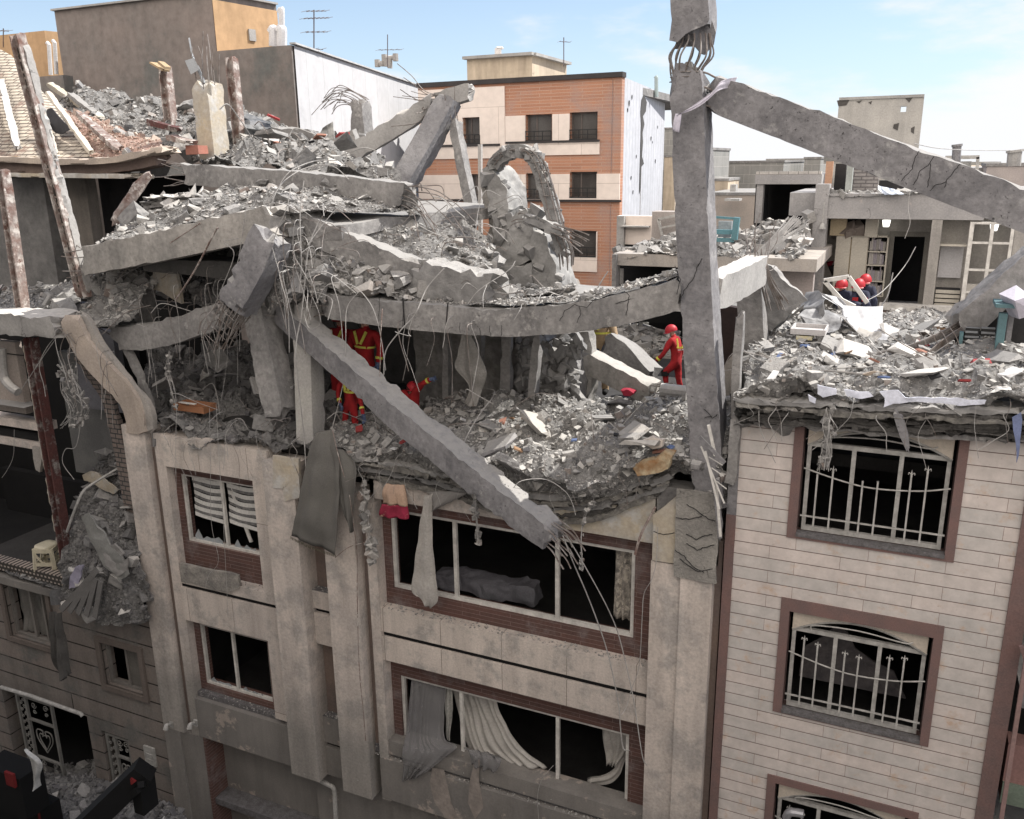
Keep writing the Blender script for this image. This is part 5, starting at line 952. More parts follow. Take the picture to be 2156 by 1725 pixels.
for i in range(14):
    t = .6+i*.42; j = int(t); p = [ap[j][k]+(ap[min(j+1, len(ap)-1)][k]-ap[j][k])*(t-j) for k in range(3)]
    mb = MB(); mb.tube([P(p[0]+18*math.cos(a), p[1]+5*math.sin(a), p[2]+.17*math.sin(a)) for a in [k*math.pi/3 for k in range(7)]], .008, 4, smooth=False); mk('stirrup', mb, STEEL, arch)
beam('bar_bundle', 'bundle of bars and concrete sticking out right of the cracked slab', [(1105, 460, 3.3), (1150, 475, 3.2), (1180, 486, 3.1)], .22, .2, BROKEN, 'bent reinforcement', rough=.05, chip=.2, bars=[dict(end=1, n=8, L=.55, droop=.1, spread=.15, r=.012), dict(end=0, n=4, L=.3)])
polything('shading_slab', 'broken slab under the wire strewn rubble between sagging beam and cracked slab', 'floor slab', [Vector((-9.2, .75, GZ-2.42)), Vector((-5.2, .75, GZ-2.38)), Vector((-4.0, .75, GZ-1.98)), Vector((-3.9, 2., GZ-2.0)), Vector((-5.2, 2.3, GZ-2.38)), Vector((-5.2, 4.9, GZ-2.5)), Vector((-9.4, 4.9, GZ-2.4))], 0, .14, CONC, .03, 3, dirv=(0, 0, 1))  # added out of sight, stretched right so its shadow covers the main rubble
cm = MB()
for q in ([(1446, 1062), (1470, 1078), (1492, 1092), (1506, 1098)], [(1424, 1090), (1450, 1094), (1478, 1088)], [(1444, 1124), (1466, 1136), (1480, 1130), (1500, 1126)], [(1446, 1144), (1468, 1160), (1484, 1152), (1504, 1148)], [(1420, 1158), (1440, 1172), (1462, 1196), (1482, 1206)], [(1430, 1176), (1448, 1190), (1470, 1204), (1500, 1198)], [(1376, 1120), (1396, 1126), (1420, 1122)]):
    p_, w_ = crack(q, -.19); cm.tube(p_, .007, 4, smooth=False)
mk('crack', cm, CRK, bl)
# inside: rough wall, posts and hanging sheets behind the sagging beam
polything('inner_wall', 'rough grey inner wall behind the sagging beam', 'wall', [(868, 690), (1000, 700), (1120, 705), (1235, 700), (1250, 780), (1235, 875), (1100, 875), (880, 850)], 3.2, .3, M('rough_inner', (.36, .345, .32), (.2, .193, .185), scale=1.6, bump=1., bdist=.08, bscale=5, fine=.35, streak=.3), .05, 4)
cp = empty('crumbled_pier', P(1150, 858, 2.4), 'pale crumbled pier under the right half of the sagging beam', 'pier')
mk('core', poly_mb([(1095, 706), (1150, 706), (1165, 745), (1200, 715), (1212, 770), (1215, 858), (1095, 850), (1085, 800)], 2.7, .5, .05, 3), CONC, cp)
rn2 = random.Random(12); qq = [P(rn2.uniform(1085, 1150) if rn2.random() < .5 else rn2.uniform(1150, 1222), rn2.uniform(712, 856), 2.62+rn2.uniform(-.12, .12)) for _ in range(170)]
mk('crumbled_face', frags(qq, [rn2.uniform(.1, .34) for _ in qq], 5, 0), BROKEN, cp)
for k, (a, b, w_, Y) in enumerate((((942, 700), (941, 845), .12, 2.2), ((1008, 700), (1008, 790), .16, 2.4), ((1068, 700), (1066, 840), .2, 2.3), ((1133, 706), (1122, 835), .15, 2.)) ):
    beam('post', ['narrow grey post left of the hanging sheet', 'grey post behind the hanging sheet', 'broad grey post right of the hanging sheet', 'leaning grey post before the crumbled pier'][k], [(*a, Y), (*b, Y)], w_, .15, CONC, 'post', up=(0, 1, 0), rough=.006, nw=1, nh=1)
mk('hanging_sheet', cloth_mb([(972, 706, 1.6), (962, 750, 1.6), (958, 775, 1.5), (985, 812, 1.6), (976, 852, 1.6)], [(988, 706, 1.6), (1005, 740, 1.6), (1024, 785, 1.5), (1014, 820, 1.6), (1002, 856, 1.6)], folds=1, depth=.06), M('dusty_sheet', (.32, .305, .285), (.25, .24, .225)), None, 'dusty grey sheet hanging twisted under the sagging beam', 'sheet')
mb = MB(); mb.box(-13.3, -2.3, 5.4, 5.6, -4.7, -2.2); mk('inner_wall', mb, DARKIN, None, 'dark back wall deep inside the open top floor', 'wall') if False else None
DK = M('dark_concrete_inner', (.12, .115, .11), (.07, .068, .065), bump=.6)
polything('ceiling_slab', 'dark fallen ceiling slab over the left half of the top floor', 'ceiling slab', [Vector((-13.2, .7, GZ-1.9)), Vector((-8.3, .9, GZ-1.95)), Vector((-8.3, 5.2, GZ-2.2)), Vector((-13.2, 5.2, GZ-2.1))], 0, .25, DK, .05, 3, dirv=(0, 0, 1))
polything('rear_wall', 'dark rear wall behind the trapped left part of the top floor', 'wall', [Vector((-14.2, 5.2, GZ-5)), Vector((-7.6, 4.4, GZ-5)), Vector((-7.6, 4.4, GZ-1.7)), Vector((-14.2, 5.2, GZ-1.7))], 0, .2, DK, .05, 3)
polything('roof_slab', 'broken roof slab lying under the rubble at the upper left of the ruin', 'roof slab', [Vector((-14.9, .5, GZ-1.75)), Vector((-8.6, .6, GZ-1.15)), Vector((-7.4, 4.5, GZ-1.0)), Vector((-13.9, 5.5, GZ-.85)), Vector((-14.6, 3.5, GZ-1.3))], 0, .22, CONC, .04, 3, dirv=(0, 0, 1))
beam('concrete_beam', 'tan beam slanting down to a frayed end before the walking rescuer', [(1228, 752, 3.4), (1300, 790, 3.2), (1372, 826, 3.)], .36, .38, CONC3, rough=.012, top=.04, bars=[dict(end=1, n=9, L=.5, droop=.05, spread=.3, r=.011, dir=(.9, .1, -.1))])
beam('concrete_beam', 'grey beam behind the tan beam near the walking rescuer', [(1282, 722, 5.), (1330, 760, 5.), (1372, 800, 4.8)], .4, .5, CONC, rough=.012)
mb = MB(); mb.tube([(1392, 822, 2.6), (1452, 829, 2.6)], .13, 12, smooth=False); mk('concrete_pipe', mb, CONCL, None, 'pale horizontal pipe lying before the walking rescuer', 'pipe')
polything('low_wall', 'low dusty wall behind the walking rescuer', 'wall', [(1268, 742), (1440, 752), (1450, 850), (1268, 850)], 9.3, .3, M('low_wall_tan', (.33, .3, .27), (.26, .24, .22), streak=.2), .03, 3)
rubble('inner', [[(1262, 752, 9.2), (1350, 756, 9.2), (1440, 760, 9.2)], [(1270, 700, 10.5), (1350, 715, 10.5), (1430, 725, 10.5)], [(1290, 680, 12.), (1350, 690, 12), (1420, 700, 12)]], 900, .1, .5, 6, 'dull concrete chunk in the heap behind the walking rescuer', (.4, .6), .15, (24, 12), seed=45)
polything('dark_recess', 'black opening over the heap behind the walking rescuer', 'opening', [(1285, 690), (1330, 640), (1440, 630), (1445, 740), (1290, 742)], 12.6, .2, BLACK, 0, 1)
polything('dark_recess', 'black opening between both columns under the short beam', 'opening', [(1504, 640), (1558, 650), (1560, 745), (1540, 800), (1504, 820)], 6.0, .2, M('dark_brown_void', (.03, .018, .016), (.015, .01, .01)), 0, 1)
polything('tan_wall_piece', 'tan leaning wall piece between both columns', 'wall', [(1506, 800), (1560, 720), (1562, 900), (1508, 900)], 3.0, .2, M('low_wall_tan', (.33, .3, .27)), .02, 2)
# ================================================================ rubble fields
rubble('main', [[(724, 960, .25), (880, 985, .1), (1010, 1018, -.05), (1150, 1048, -.1), (1290, 1036, -.05), (1440, 1020, .1), (1530, 1020, .1)],
                [(700, 935, .0), (880, 962, -.2), (1010, 992, -.35), (1150, 1010, -.4), (1290, 1000, -.35), (1440, 985, -.15), (1535, 975, -.1)],
                [(700, 905, .7), (860, 905, .7), (1000, 918, .6), (1150, 918, .6), (1300, 925, .6), (1440, 912, .4), (1540, 900, .4)],
                [(690, 878, 1.4), (860, 872, 1.6), (1000, 862, 1.5), (1150, 856, 1.6), (1300, 862, 1.6), (1440, 865, 1.4), (1545, 862, 1.2)],
                [(690, 868, 2.6), (850, 856, 2.8), (1000, 842, 2.6), (1150, 835, 2.8), (1300, 836, 2.8), (1440, 838, 2.7), (1548, 845, 2.6)],
                [(690, 880, 3.6), (850, 870, 4.), (1000, 862, 4.), (1150, 850, 4.), (1300, 850, 4.), (1440, 850, 4.), (1548, 855, 4.)]],
       48000, .012, .26, 46, 'rough grey concrete chunk in the rubble on the broken floor left of the big column', (.16, .38), .20, (110, 60), seed=51, power=1.9)
rubble('mass base', [[(990, 625, .8), (1100, 632, .9), (1210, 620, 1.)], [(1000, 590, 3.2), (1100, 606, 3.6), (1205, 606, 4.)], [(1010, 575, 4.6), (1100, 585, 4.8), (1190, 600, 4.8)]], 1600, .03, .35, 8, 'grey concrete chunk at the foot of the cracked slab', (.25, .4), .12, (26, 14), seed=59)
# torn layered slab edge under it
def layered(name, label, top, bot, Y, seed, mats, n=5):
    r_ = None; k = len(top)
    r_ = empty(name, Q((*bot[k//2], Y)), label, 'slab edge')
    for i in range(n):
        t = (i+.5)/n; pts = [(a[0]+(b[0]-a[0])*t, a[1]+(b[1]-a[1])*t, Y+.16*t+.05*math.sin(i*2+seed)) for a, b in zip(top, bot)]
        h = max(.05, abs(top[k//2][1]-bot[k//2][1])/n*12.5/1828*1.05); mb, _ = beam_mb(pts, .5, h, rough=.03, top=.03, endr=.1, chip=.2, seg=.07, seed=seed+i, nh=2); mk('slab_layer', mb, mats[i % len(mats)], r_)
    return r_
LAYB = M('dark_slab_layer', (.09, .085, .08), (.05, .048, .046), scale=6, bump=1., bdist=.05, fine=.4)  # very dark tone for layers below the slab edge top
LAYA = M('torn_slab_dark', (.20, .19, .17), (.10, .095, .09), scale=9, bump=1., bdist=.06, fine=.4, bscale=12)
layered('slab_edge', 'ragged layered floor edge hanging above the big window', [(722, 948), (880, 972), (1010, 1003), (1150, 1030), (1290, 1022), (1420, 992)], [(745, 992), (880, 1018), (1000, 1052), (1120, 1090), (1250, 1088), (1380, 1040)], .1, 3., [BROKEN, LAYA, BROKEN, LAYB, LAYA], 5)
rubble('slab', [[(188, 528, .15), (320, 490, .1), (450, 462, .1), (585, 440, .1)], [(250, 480, .9), (330, 455, .9), (450, 430, .9), (600, 415, .9), (760, 440, 1.2)], [(318, 428, 2.), (420, 412, 2.), (540, 400, 2.), (700, 402, 2.), (880, 440, 2.)], [(320, 420, 2.4), (420, 404, 2.4), (540, 396, 2.4), (700, 402, 2.4), (890, 440, 2.4)]],
       16000, .015, .3, 18, 'flat concrete chunk in the sunlit rubble on the upper left slab', (.25, .45), .12, (70, 24), seed=52, flat=.9)
layered('slab_edge', 'stack of pale tiles and slab layers at the back of the upper left rubble', [(318, 415), (360, 410), (400, 412), (440, 406)], [(318, 440), (360, 436), (400, 436), (440, 432)], 2., 5., [CONCL, CONC], 4)
rubble('upper mid', [[(640, 500, .9), (760, 520, 1.), (900, 575, 1.), (1040, 600, .9)], [(650, 455, 1.8), (800, 470, 2.), (930, 500, 2.4), (1040, 570, 2.4)], [(760, 440, 3.), (860, 450, 3.2), (960, 470, 3.4), (1030, 500, 3.5)]],
       10000, .015, .3, 14, 'concrete chunk in the wire strewn rubble behind the sloping beam', (.25, .5), .2, (50, 24), seed=53)
rubble('beam top', [[(900, 636, .45), (1078, 646, .3), (1253, 628, .25), (1350, 602, .2), (1425, 582, .2)], [(900, 628, .75), (1078, 632, .7), (1253, 612, .65), (1350, 588, .6), (1425, 570, .6)]], 1300, .02, .2, 8, 'small concrete chunk lying on top of the sagging beam', (.14, .26), .05, (60, 5), seed=54)
rubble('under beam', [[(650, 600, .5), (720, 625, .45), (800, 628, .45), (880, 632, .5)], [(660, 545, .6), (740, 560, .6), (820, 590, .7), (900, 610, .7)], [(690, 525, .9), (760, 540, 1.), (830, 560, 1.), (900, 590, 1.)]], 900, .05, .4, 10, 'broken concrete chunk wedged under the sloping beam', (.3, .5), .15, (30, 12), seed=55)
rubble('left cavity', [[(325, 912, .05), (420, 925, 0), (520, 940, 0), (700, 960, 0)], [(325, 860, .8), (420, 870, .8), (520, 880, .8), (700, 905, .7)], [(310, 800, 2.2), (420, 800, 2.2), (530, 810, 2.2), (700, 860, 2.)], [(300, 730, 3.6), (420, 720, 3.6), (540, 730, 3.6), (700, 800, 3.6)]],
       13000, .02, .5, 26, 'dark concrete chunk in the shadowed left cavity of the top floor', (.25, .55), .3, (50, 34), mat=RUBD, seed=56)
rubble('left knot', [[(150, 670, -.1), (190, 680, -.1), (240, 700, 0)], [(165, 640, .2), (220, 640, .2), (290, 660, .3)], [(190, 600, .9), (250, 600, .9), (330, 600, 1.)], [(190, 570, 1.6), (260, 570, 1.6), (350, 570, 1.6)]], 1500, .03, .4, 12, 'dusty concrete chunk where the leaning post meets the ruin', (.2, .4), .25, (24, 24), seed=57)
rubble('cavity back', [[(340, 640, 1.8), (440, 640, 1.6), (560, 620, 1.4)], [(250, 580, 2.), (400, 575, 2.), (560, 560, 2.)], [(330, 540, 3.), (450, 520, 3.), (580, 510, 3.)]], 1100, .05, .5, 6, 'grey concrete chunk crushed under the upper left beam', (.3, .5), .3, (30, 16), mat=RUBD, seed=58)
polything('ceiling_panel', 'fallen triangular plaster panel in the left cavity', 'plaster panel', [(560/4, 0)]*0+[(322, 560), (372, 575), (382, 640), (340, 615), (320, 608)], 1.1, .08, CONCT, .01, 2)
# right hand rubble roof
rubble('right', [[(1556, 838, .0), (1700, 846, -.05), (1850, 850, -.05), (2000, 856, -.05), (2250, 866, -.05)], [(1562, 815, -.25), (1700, 822, -.3), (1850, 826, -.3), (2000, 830, -.3), (2250, 845, -.3)],
                 [(1566, 775, .6), (1700, 775, .8), (1850, 775, .9), (2000, 775, .9), (2250, 790, .6)], [(1590, 735, 2.), (1700, 728, 2.4), (1850, 726, 2.6), (2000, 722, 2.4), (2250, 740, 2.)], [(1600, 700, 4.), (1700, 690, 4.6), (1850, 690, 5.), (2000, 690, 4.6), (2250, 700, 4.)], [(1640, 660, 8.), (1750, 652, 10.), (1850, 655, 11.6), (2000, 662, 11.6), (2250, 668, 10.)]],
       44000, .012, .25, 36, 'pale concrete chunk in the sunlit rubble on the marble clad building', (.16, .36), .18, (120, 54), seed=60, power=1.7, flat=.75)
layered('slab_edge', 'dark scorched roof edge above the top barred window', [(1556, 830), (1700, 838), (1850, 846), (2000, 850), (2230, 860)], [(1560, 885), (1700, 894), (1850, 905), (2000, 914), (2230, 930)], -.12, 7., [BROKEN, LAYB, LAYA, LAYB, LAYB, LAYB, CONC], 7)
for k, q in enumerate(([(1720, 812), (1760, 818), (1762, 832), (1735, 838), (1722, 830)], [(1780, 822), (1830, 824), (1838, 834), (1800, 840), (1782, 838)], [(1852, 826), (1890, 822), (1905, 836), (1960, 838), (2010, 834), (2080, 842), (2075, 850), (1960, 848), (1880, 852), (1858, 860), (1862, 840)], [(1700, 835), (1716, 840), (1712, 852), (1702, 848)])):
    polything('membrane_strip', ['white painted flake on the roof edge above the left part of the top barred window', 'white painted flake in the middle of the dark roof edge', 'longest white painted strip along the dark roof edge', 'smallest white flake at the left of the dark roof edge'][k], 'paint flake', q, -.36, .01, M('white_membrane', (.6, .62, .7), (.48, .5, .58), rough=.6), .03, 3)
# ================================================================ left: brick vault and open rooms
VB = M('cream_vault_brick', (.46, .41, .34), (.35, .31, .26), bump=.9, bdist=.03, brick=(.26, .085, .012, (.49, .435, .355), (.36, .32, .27), (.11, .09, .075)), patch=((.22, .15, .12), 1.6, .54, .64))
g = patch([[(-40, 330, 3.), (40, 330, 3.), (110, 332, 3.1), (200, 330, 3.2)], [(-40, 270, 3.9), (40, 270, 4.), (105, 282, 4.1), (170, 288, 4.2)], [(-40, 190, 5.), (40, 200, 5.), (100, 230, 5.1), (140, 250, 5.2)], [(-40, 88, 6.4), (20, 115, 6.2), (70, 170, 6.1), (110, 215, 6.)]], 40, 30, .02, 2., 1)
va = mk('brick_vault', patch_mb(g), VB, None, 'curved cream brick vault roof folded down at the far left', 'vault', smooth=True)
mk('torn_hole', poly_mb([(92, 235), (108, 228), (125, 242), (140, 262), (148, 275), (130, 282), (112, 276), (98, 258)], 3.95, .02, .03, 2), M('hole_grey_dark', (.05, .05, .055)), va)
rubble('vault gravel', [[(190, 331, 3.1), (260, 328, 3.2), (345, 312, 3.3)], [(170, 290, 4.2), (240, 280, 4.3), (340, 300, 4.2)], [(125, 230, 5.6), (200, 250, 5.6), (280, 290, 5.4)]], 1700, .03, .25, 8, 'reddish small concrete chunk on the folded vault', (.15, .3), .05, (30, 14), mat=M('reddish_gravel', (.34, .24, .19), (.28, .2, .17), island=[(0, (.3, .19, .15)), (.5, (.4, .3, .25)), (.8, (.5, .46, .4)), (1., (.25, .17, .14))]), base=M('reddish_ground', (.33, .21, .17), (.25, .18, .15), bump=.8), seed=61)
rubble('vault back', [[(120, 235, 5.6), (200, 265, 5.6), (300, 300, 5.), (420, 330, 4.4)], [(130, 205, 7.), (220, 225, 7.), (320, 250, 6.6), (420, 262, 6.)], [(180, 195, 8.), (260, 200, 8.), (340, 225, 8.), (420, 240, 7.4)]], 6000, .025, .45, 9, 'weathered concrete chunk in the heap above the vault', (.3, .6), .25, (36, 14), seed=62)
VC = M('tan_cornice', (.47, .4, .33), (.34, .29, .25), bump=.5)
beam('cornice', 'curved tan cornice along the foot of the brick vault', [(-30, 335, 2.9), (80, 338, 2.9), (170, 341, 2.9), (260, 336, 3.), (360, 314, 3.1)], .6, .13, VC, 'cornice', rough=.01, chip=.06)
beam('cornice', 'dark brown lower cornice beneath the curved one', [(-30, 352, 3.), (120, 354, 3.), (250, 352, 3.1), (345, 336, 3.2)], .5, .25, M('brown_cornice', (.16, .12, .1), (.12, .09, .08)), 'cornice', rough=.01, chip=.05)
beam('cornice', 'straight grey ledge below the brown cornice at far left', [(-30, 366, 2.9), (100, 369, 2.9), (300, 371, 3.)], .5, .1, CONCT, 'cornice', rough=.006)
for k, (a, b, w_, mt) in enumerate((((2, 170, 5.), (37, 312, 3.2), .16, CONCL), ((100, 195, 5.), (195, 325, 3.2), .12, M('pale_rib', (.6, .55, .47))), ((98, 262, 3.9), (118, 325, 3.1), .12, M('pale_rib', (.6, .55, .47))), ((168, 240, 4.6), (248, 313, 3.3), .2, RUST), ((105, 178, 7.), (215, 250, 6.), .22, CONCT), ((150, 200, 6.4), (200, 240, 6.), .2, CONC), ((318, 258, 5.), (378, 275, 5.), .22, REDST), ((360, 290, 3.9), (400, 300, 3.9), .3, RUST))):
    beam('vault_rib', ['grey rib lying on the left part of the vault', 'long white rib along the torn edge of the vault', 'short white rib beside the leaning post on the vault', 'rusty channel rib over the reddish gravel', 'tan roof edge beam above the vault', 'grey plank behind the top of the vault', 'flat red steel girder behind the vault heap', 'short rusty girder at the end of the cornice'][k], [a, b], w_, .12, mt, 'roof rib', rough=.006, chip=.02, nw=2, nh=2)
c_ = P(360, 262, 5); polything('red_block', 'red hollow brick panel at the end of the vault cornice', 'brick panel', [(390, 306), (416, 306), (418, 324), (392, 326)], 3.9, .3, M('red_tile', (.36, .15, .11), (.28, .13, .1)), .01, 2)
# sunlit debris between vault and white wall
rubble('behind', [[(440, 350, 3.2), (560, 352, 3.2), (700, 372, 3.2), (860, 400, 3.2)], [(460, 310, 5.), (560, 310, 5.), (680, 340, 5.), (800, 365, 5.)], [(500, 262, 8.), (580, 285, 8.), (690, 305, 8.), (800, 350, 8.)], [(510, 245, 9.5), (580, 275, 9.5), (690, 300, 9.5), (800, 345, 9.5)]], 9000, .025, .45, 12, 'bright concrete chunk in the heap below the white panelled wall', (.3, .6), .35, (44, 24), seed=63)
polything('wall_fragment', 'grey toppled wall fragment below the corner of the white wall', 'wall fragment', [(573, 268), (650, 275), (672, 290), (690, 318), (660, 320), (640, 316), (600, 300), (574, 292)], 7.4, .4, CONC, .04, 3)
polything('scorched_sheet', 'black and white scorched sheet standing before the white wall', 'sheet', [(670, 290), (680, 268), (700, 255), (704, 300), (690, 310), (672, 305)], 7.2, .03, M('scorched_sheet', (.03, .03, .03), (.5, .5, .48), scale=3, bump=.2), .02, 3)
polything('wall_fragment', 'white plastered wall fragment near the drooping bars', 'wall fragment', [(705, 335), (722, 282), (740, 272), (748, 300), (735, 330), (712, 345)], 7., .2, CONCL, .03, 3)
beam('twisted_machine', 'dark twisted appliance wreck on the heap right of the brown post', [(520, 262, 6.), (545, 290, 5.8)], .7, .5, M('dark_machine', (.05, .055, .06), (.2, .2, .2), scale=4, rough=.5), 'appliance wreck', rough=.12, chip=.3, seg=.12)
# rear walls left
lu = empty('house', P(100, 560, 3.5)-Vector((0, 0, P(100, 560, 3.5).z)), 'dark gutted upper storeys of the left building under the brick vault', 'house')
RG = M('rough_grey_wall', (.17, .165, .16), (.12, .118, .115), scale=2, bump=1., bdist=.06, bscale=5, fine=.25)
def lux(nm, px, Y, t, mat): return facade_box(nm, px, Y, t, mat, lu, 0.)
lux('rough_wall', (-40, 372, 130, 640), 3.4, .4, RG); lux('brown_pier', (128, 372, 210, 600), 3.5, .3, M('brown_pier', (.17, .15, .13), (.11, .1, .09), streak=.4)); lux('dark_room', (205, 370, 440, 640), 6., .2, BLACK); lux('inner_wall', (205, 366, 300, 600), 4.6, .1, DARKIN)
mb = MB(); a = P(210, 372, 3.3); b = P(440, 372, 6.); mb.box(-20, a.x+.2, 3., 6.4, a.z-GZ-.02, a.z-GZ+.25); mk('floor_slab', mb, DK, lu)
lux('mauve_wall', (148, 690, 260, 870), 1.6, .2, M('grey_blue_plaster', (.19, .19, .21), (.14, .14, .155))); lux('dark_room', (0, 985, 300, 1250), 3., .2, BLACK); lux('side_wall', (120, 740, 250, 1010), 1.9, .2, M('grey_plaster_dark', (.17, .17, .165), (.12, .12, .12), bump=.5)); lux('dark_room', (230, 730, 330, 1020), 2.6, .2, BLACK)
lux('white_wall', (55, 630, 190, 665), 2.2, .2, M('whitish_wall', (.5, .48, .5), (.4, .38, .4)))
rubble('left ledge', [[(-30, 660, .6), (60, 665, .6), (150, 668, .6)], [(-30, 605, 2.4), (60, 608, 2.4), (190, 590, 2.6)]], 700, .04, .4, 6, 'grey concrete chunk behind the sunlit ledge at far left', (.25, .45), .1, (24, 10), seed=64)
beam('broken_ledge', 'sunlit broken concrete ledge at the far left edge', [(-40, 674, -.05), (60, 678, -.05), (148, 684, -.05)], .8, .42, CONCL, 'ledge', rough=.02, top=.05, chip=.1, bars=[dict(end=1, n=8, L=.6, droop=.7, spread=.5, curl=.4)])
mb = MB(); 
lux('stone_panel', (-30, 715, 56, 872), .05, .15, M('panel_beige', (.34, .29, .26), (.28, .25, .225))); lux('panel_groove', (14, 746, 56, 749), .03, .02, BLACK)
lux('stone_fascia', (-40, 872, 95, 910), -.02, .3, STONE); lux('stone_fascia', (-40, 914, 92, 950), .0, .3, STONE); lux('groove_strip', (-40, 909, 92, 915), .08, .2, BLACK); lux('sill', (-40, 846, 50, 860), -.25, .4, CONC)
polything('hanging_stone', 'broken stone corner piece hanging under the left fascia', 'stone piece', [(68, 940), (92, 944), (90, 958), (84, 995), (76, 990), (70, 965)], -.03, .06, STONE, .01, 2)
mk('bent_pipe', (lambda m: (m.tube([(2, 735, -.1), (8, 790, -.1), (20, 812, -.15), (38, 826, -.15)], .09, 10), m)[1])(MB()), CONCL, None, 'bent pale pipe before the left stone panel', 'pipe')
# lower ledge with the stool
lux('room_floor', (-40, 1180, 160, 1215), .35, 2.5, M('shade_dark_floor', (.045, .043, .042))); lux('brick_ledge', (-40, 1190, 130, 1215), .1, .25, HB); lux('stone_fascia', (-40, 1218, 120, 1246), .0, .35, STONED)  # near-black room floor, the room's shade is in its colour
rubble('left sill', [[(10, 1205, .0), (70, 1225, .0), (140, 1248, .0)], [(10, 1190, .35), (70, 1206, .35), (140, 1228, .35)]], 500, .02, .14, 4, 'small chunk on the sill before the cream stool', (.1, .18), .04, (20, 6), mat=RUBD, seed=65)
def stool(c, s):
    r_ = empty('plastic_stool', c, 'cream plastic stool with oval side openings at the open left room', 'stool'); mt = M('cream_plastic', (.58, .53, .40), (.5, .46, .35), rough=.4, bump=.05)
    W_, Hh = .19*s, .5*s
    top = MB(); n = 20
    ring = lambda a, z, k: [c+Vector((math.copysign(abs(math.cos(t))**.5, math.cos(t))*a, math.copysign(abs(math.sin(t))**.5, math.sin(t))*a, z)) for t in [2*math.pi*i/n+.4 for i in range(n)]]
    R_ = [ring(W_*.98, Hh*.9, 0), ring(W_, Hh*.95, 0), ring(W_*.95, Hh, 0), ring(W_*.5, Hh*1.0, 0)]; vs = sum(R_, []); vs.append(c+Vector((0, 0, Hh))); fs = []
    for k in range(3): fs += [(k*n+i, k*n+(i+1) % n, (k+1)*n+(i+1) % n, (k+1)*n+i) for i in range(n)]
    fs += [(3*n+i, 3*n+(i+1) % n, 4*n) for i in range(n)]; top.add(vs, fs); mk('seat', top, mt, r_, smooth=True)
    for k in range(4):
        a = k*math.pi/2+.4+math.pi/4; ca, sa = math.cos(a), math.sin(a); l = MB(); l.bar(c+Vector((ca*W_*1.25, sa*W_*1.25, Hh*.93)), c+Vector((ca*W_*1.5, sa*W_*1.5, 0)), .075*s, .05*s, up=(ca, sa, 0)); mk('leg', l, mt, r_)
        a2 = a+math.pi/2; p0 = Vector((ca*W_*1.4, sa*W_*1.4, Hh*.28)); p1 = Vector((math.cos(a2)*W_*1.4, math.sin(a2)*W_*1.4, Hh*.28)); l = MB(); l.bar(c+p0, c+p1, .025*s, .07*s); l.bar(c+p0+Vector((0, 0, -Hh*.28)), c+p1*1.05+Vector((0, 0, -Hh*.25)), .025*s, .05*s); l.bar(c+p0+Vector((0, 0, Hh*.57)), c+p1+Vector((0, 0, Hh*.57)), .025*s, .08*s)
        pm = (p0+p1)/2; l.bar(c+pm+Vector((0, 0, -Hh*.0)), c+p0+Vector((0, 0, Hh*.5)), .02*s, .04*s); mk('side_rail', l, mt, r_)
stool(P(106, 1192, .42)-Vector((0, 0, .02)), 1.12)
# debris chute between left building and the beige facade
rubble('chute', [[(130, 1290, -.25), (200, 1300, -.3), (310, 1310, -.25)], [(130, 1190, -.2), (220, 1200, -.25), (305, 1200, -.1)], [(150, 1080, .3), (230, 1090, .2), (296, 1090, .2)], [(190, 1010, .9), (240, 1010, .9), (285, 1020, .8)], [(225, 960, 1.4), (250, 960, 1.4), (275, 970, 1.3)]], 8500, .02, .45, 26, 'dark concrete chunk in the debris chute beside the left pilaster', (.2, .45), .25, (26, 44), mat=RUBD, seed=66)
for k, (q, mt) in enumerate((([(175, 998), (188, 992), (225, 1015), (248, 1032), (238, 1040), (205, 1024), (180, 1010)], CONCT), ([(170, 1088), (188, 1082), (215, 1120), (232, 1150), (256, 1170), (268, 1210), (250, 1225), (220, 1195), (190, 1140)], M('grey_board', (.23, .23, .22), (.18, .18, .17))), ([(220, 1165), (240, 1142), (258, 1165), (248, 1188), (270, 1175), (266, 1200), (244, 1215), (226, 1190)], M('grey_tile', (.27, .26, .25))), ([(158, 1196), (178, 1190), (170, 1215), (160, 1236), (142, 1242), (148, 1215)], M('mauve_cloth', (.3, .28, .36), (.25, .24, .3))))):
    polything('board_piece', ['pale broken plank at the top of the debris chute', 'long bent grey board in the debris chute', 'square grey tiles over the middle of the debris chute', 'mauve torn cloth at the left of the debris chute'][k], 'debris board' if k < 3 else 'torn cloth', q, -.42 if k else .5, .04, mt, .03, 3)
for k in range(5):
    a = (205-10*k+k*k*3, 1200+k*6, -.45); b = (128+18*k, 1285+k*4, -.5); mb = MB(); mb.bar(a, b, .12, .03, up=(0, 1, 0)); mk('plank', mb, M('grey_plank', (.15, .145, .14), (.11, .105, .1)), None, 'grey plank fanned out at the foot of the debris chute', 'plank', 'planks at the foot of the debris chute')
cable('pale curved strip leaning over the debris chute', [(141, 1120, -.3), (155, 1080, -.3), (172, 1040, -.2), (190, 1022, 0), (250, 985, .4)], .035, GREYF, 'metal strip', 'metal_strip')
mk('blanket_roll', cloth_mb([(103, 1290, -.4), (105, 1340, -.45), (108, 1400, -.45), (124, 1438, -.45)], [(130, 1290, -.4), (134, 1340, -.4), (142, 1390, -.4), (147, 1420, -.4)], folds=1, depth=.14), M('dark_blanket', (.085, .08, .075), (.06, .058, .055), bump=.5), None, 'dark rolled blanket hanging down the grooved wall', 'blanket')
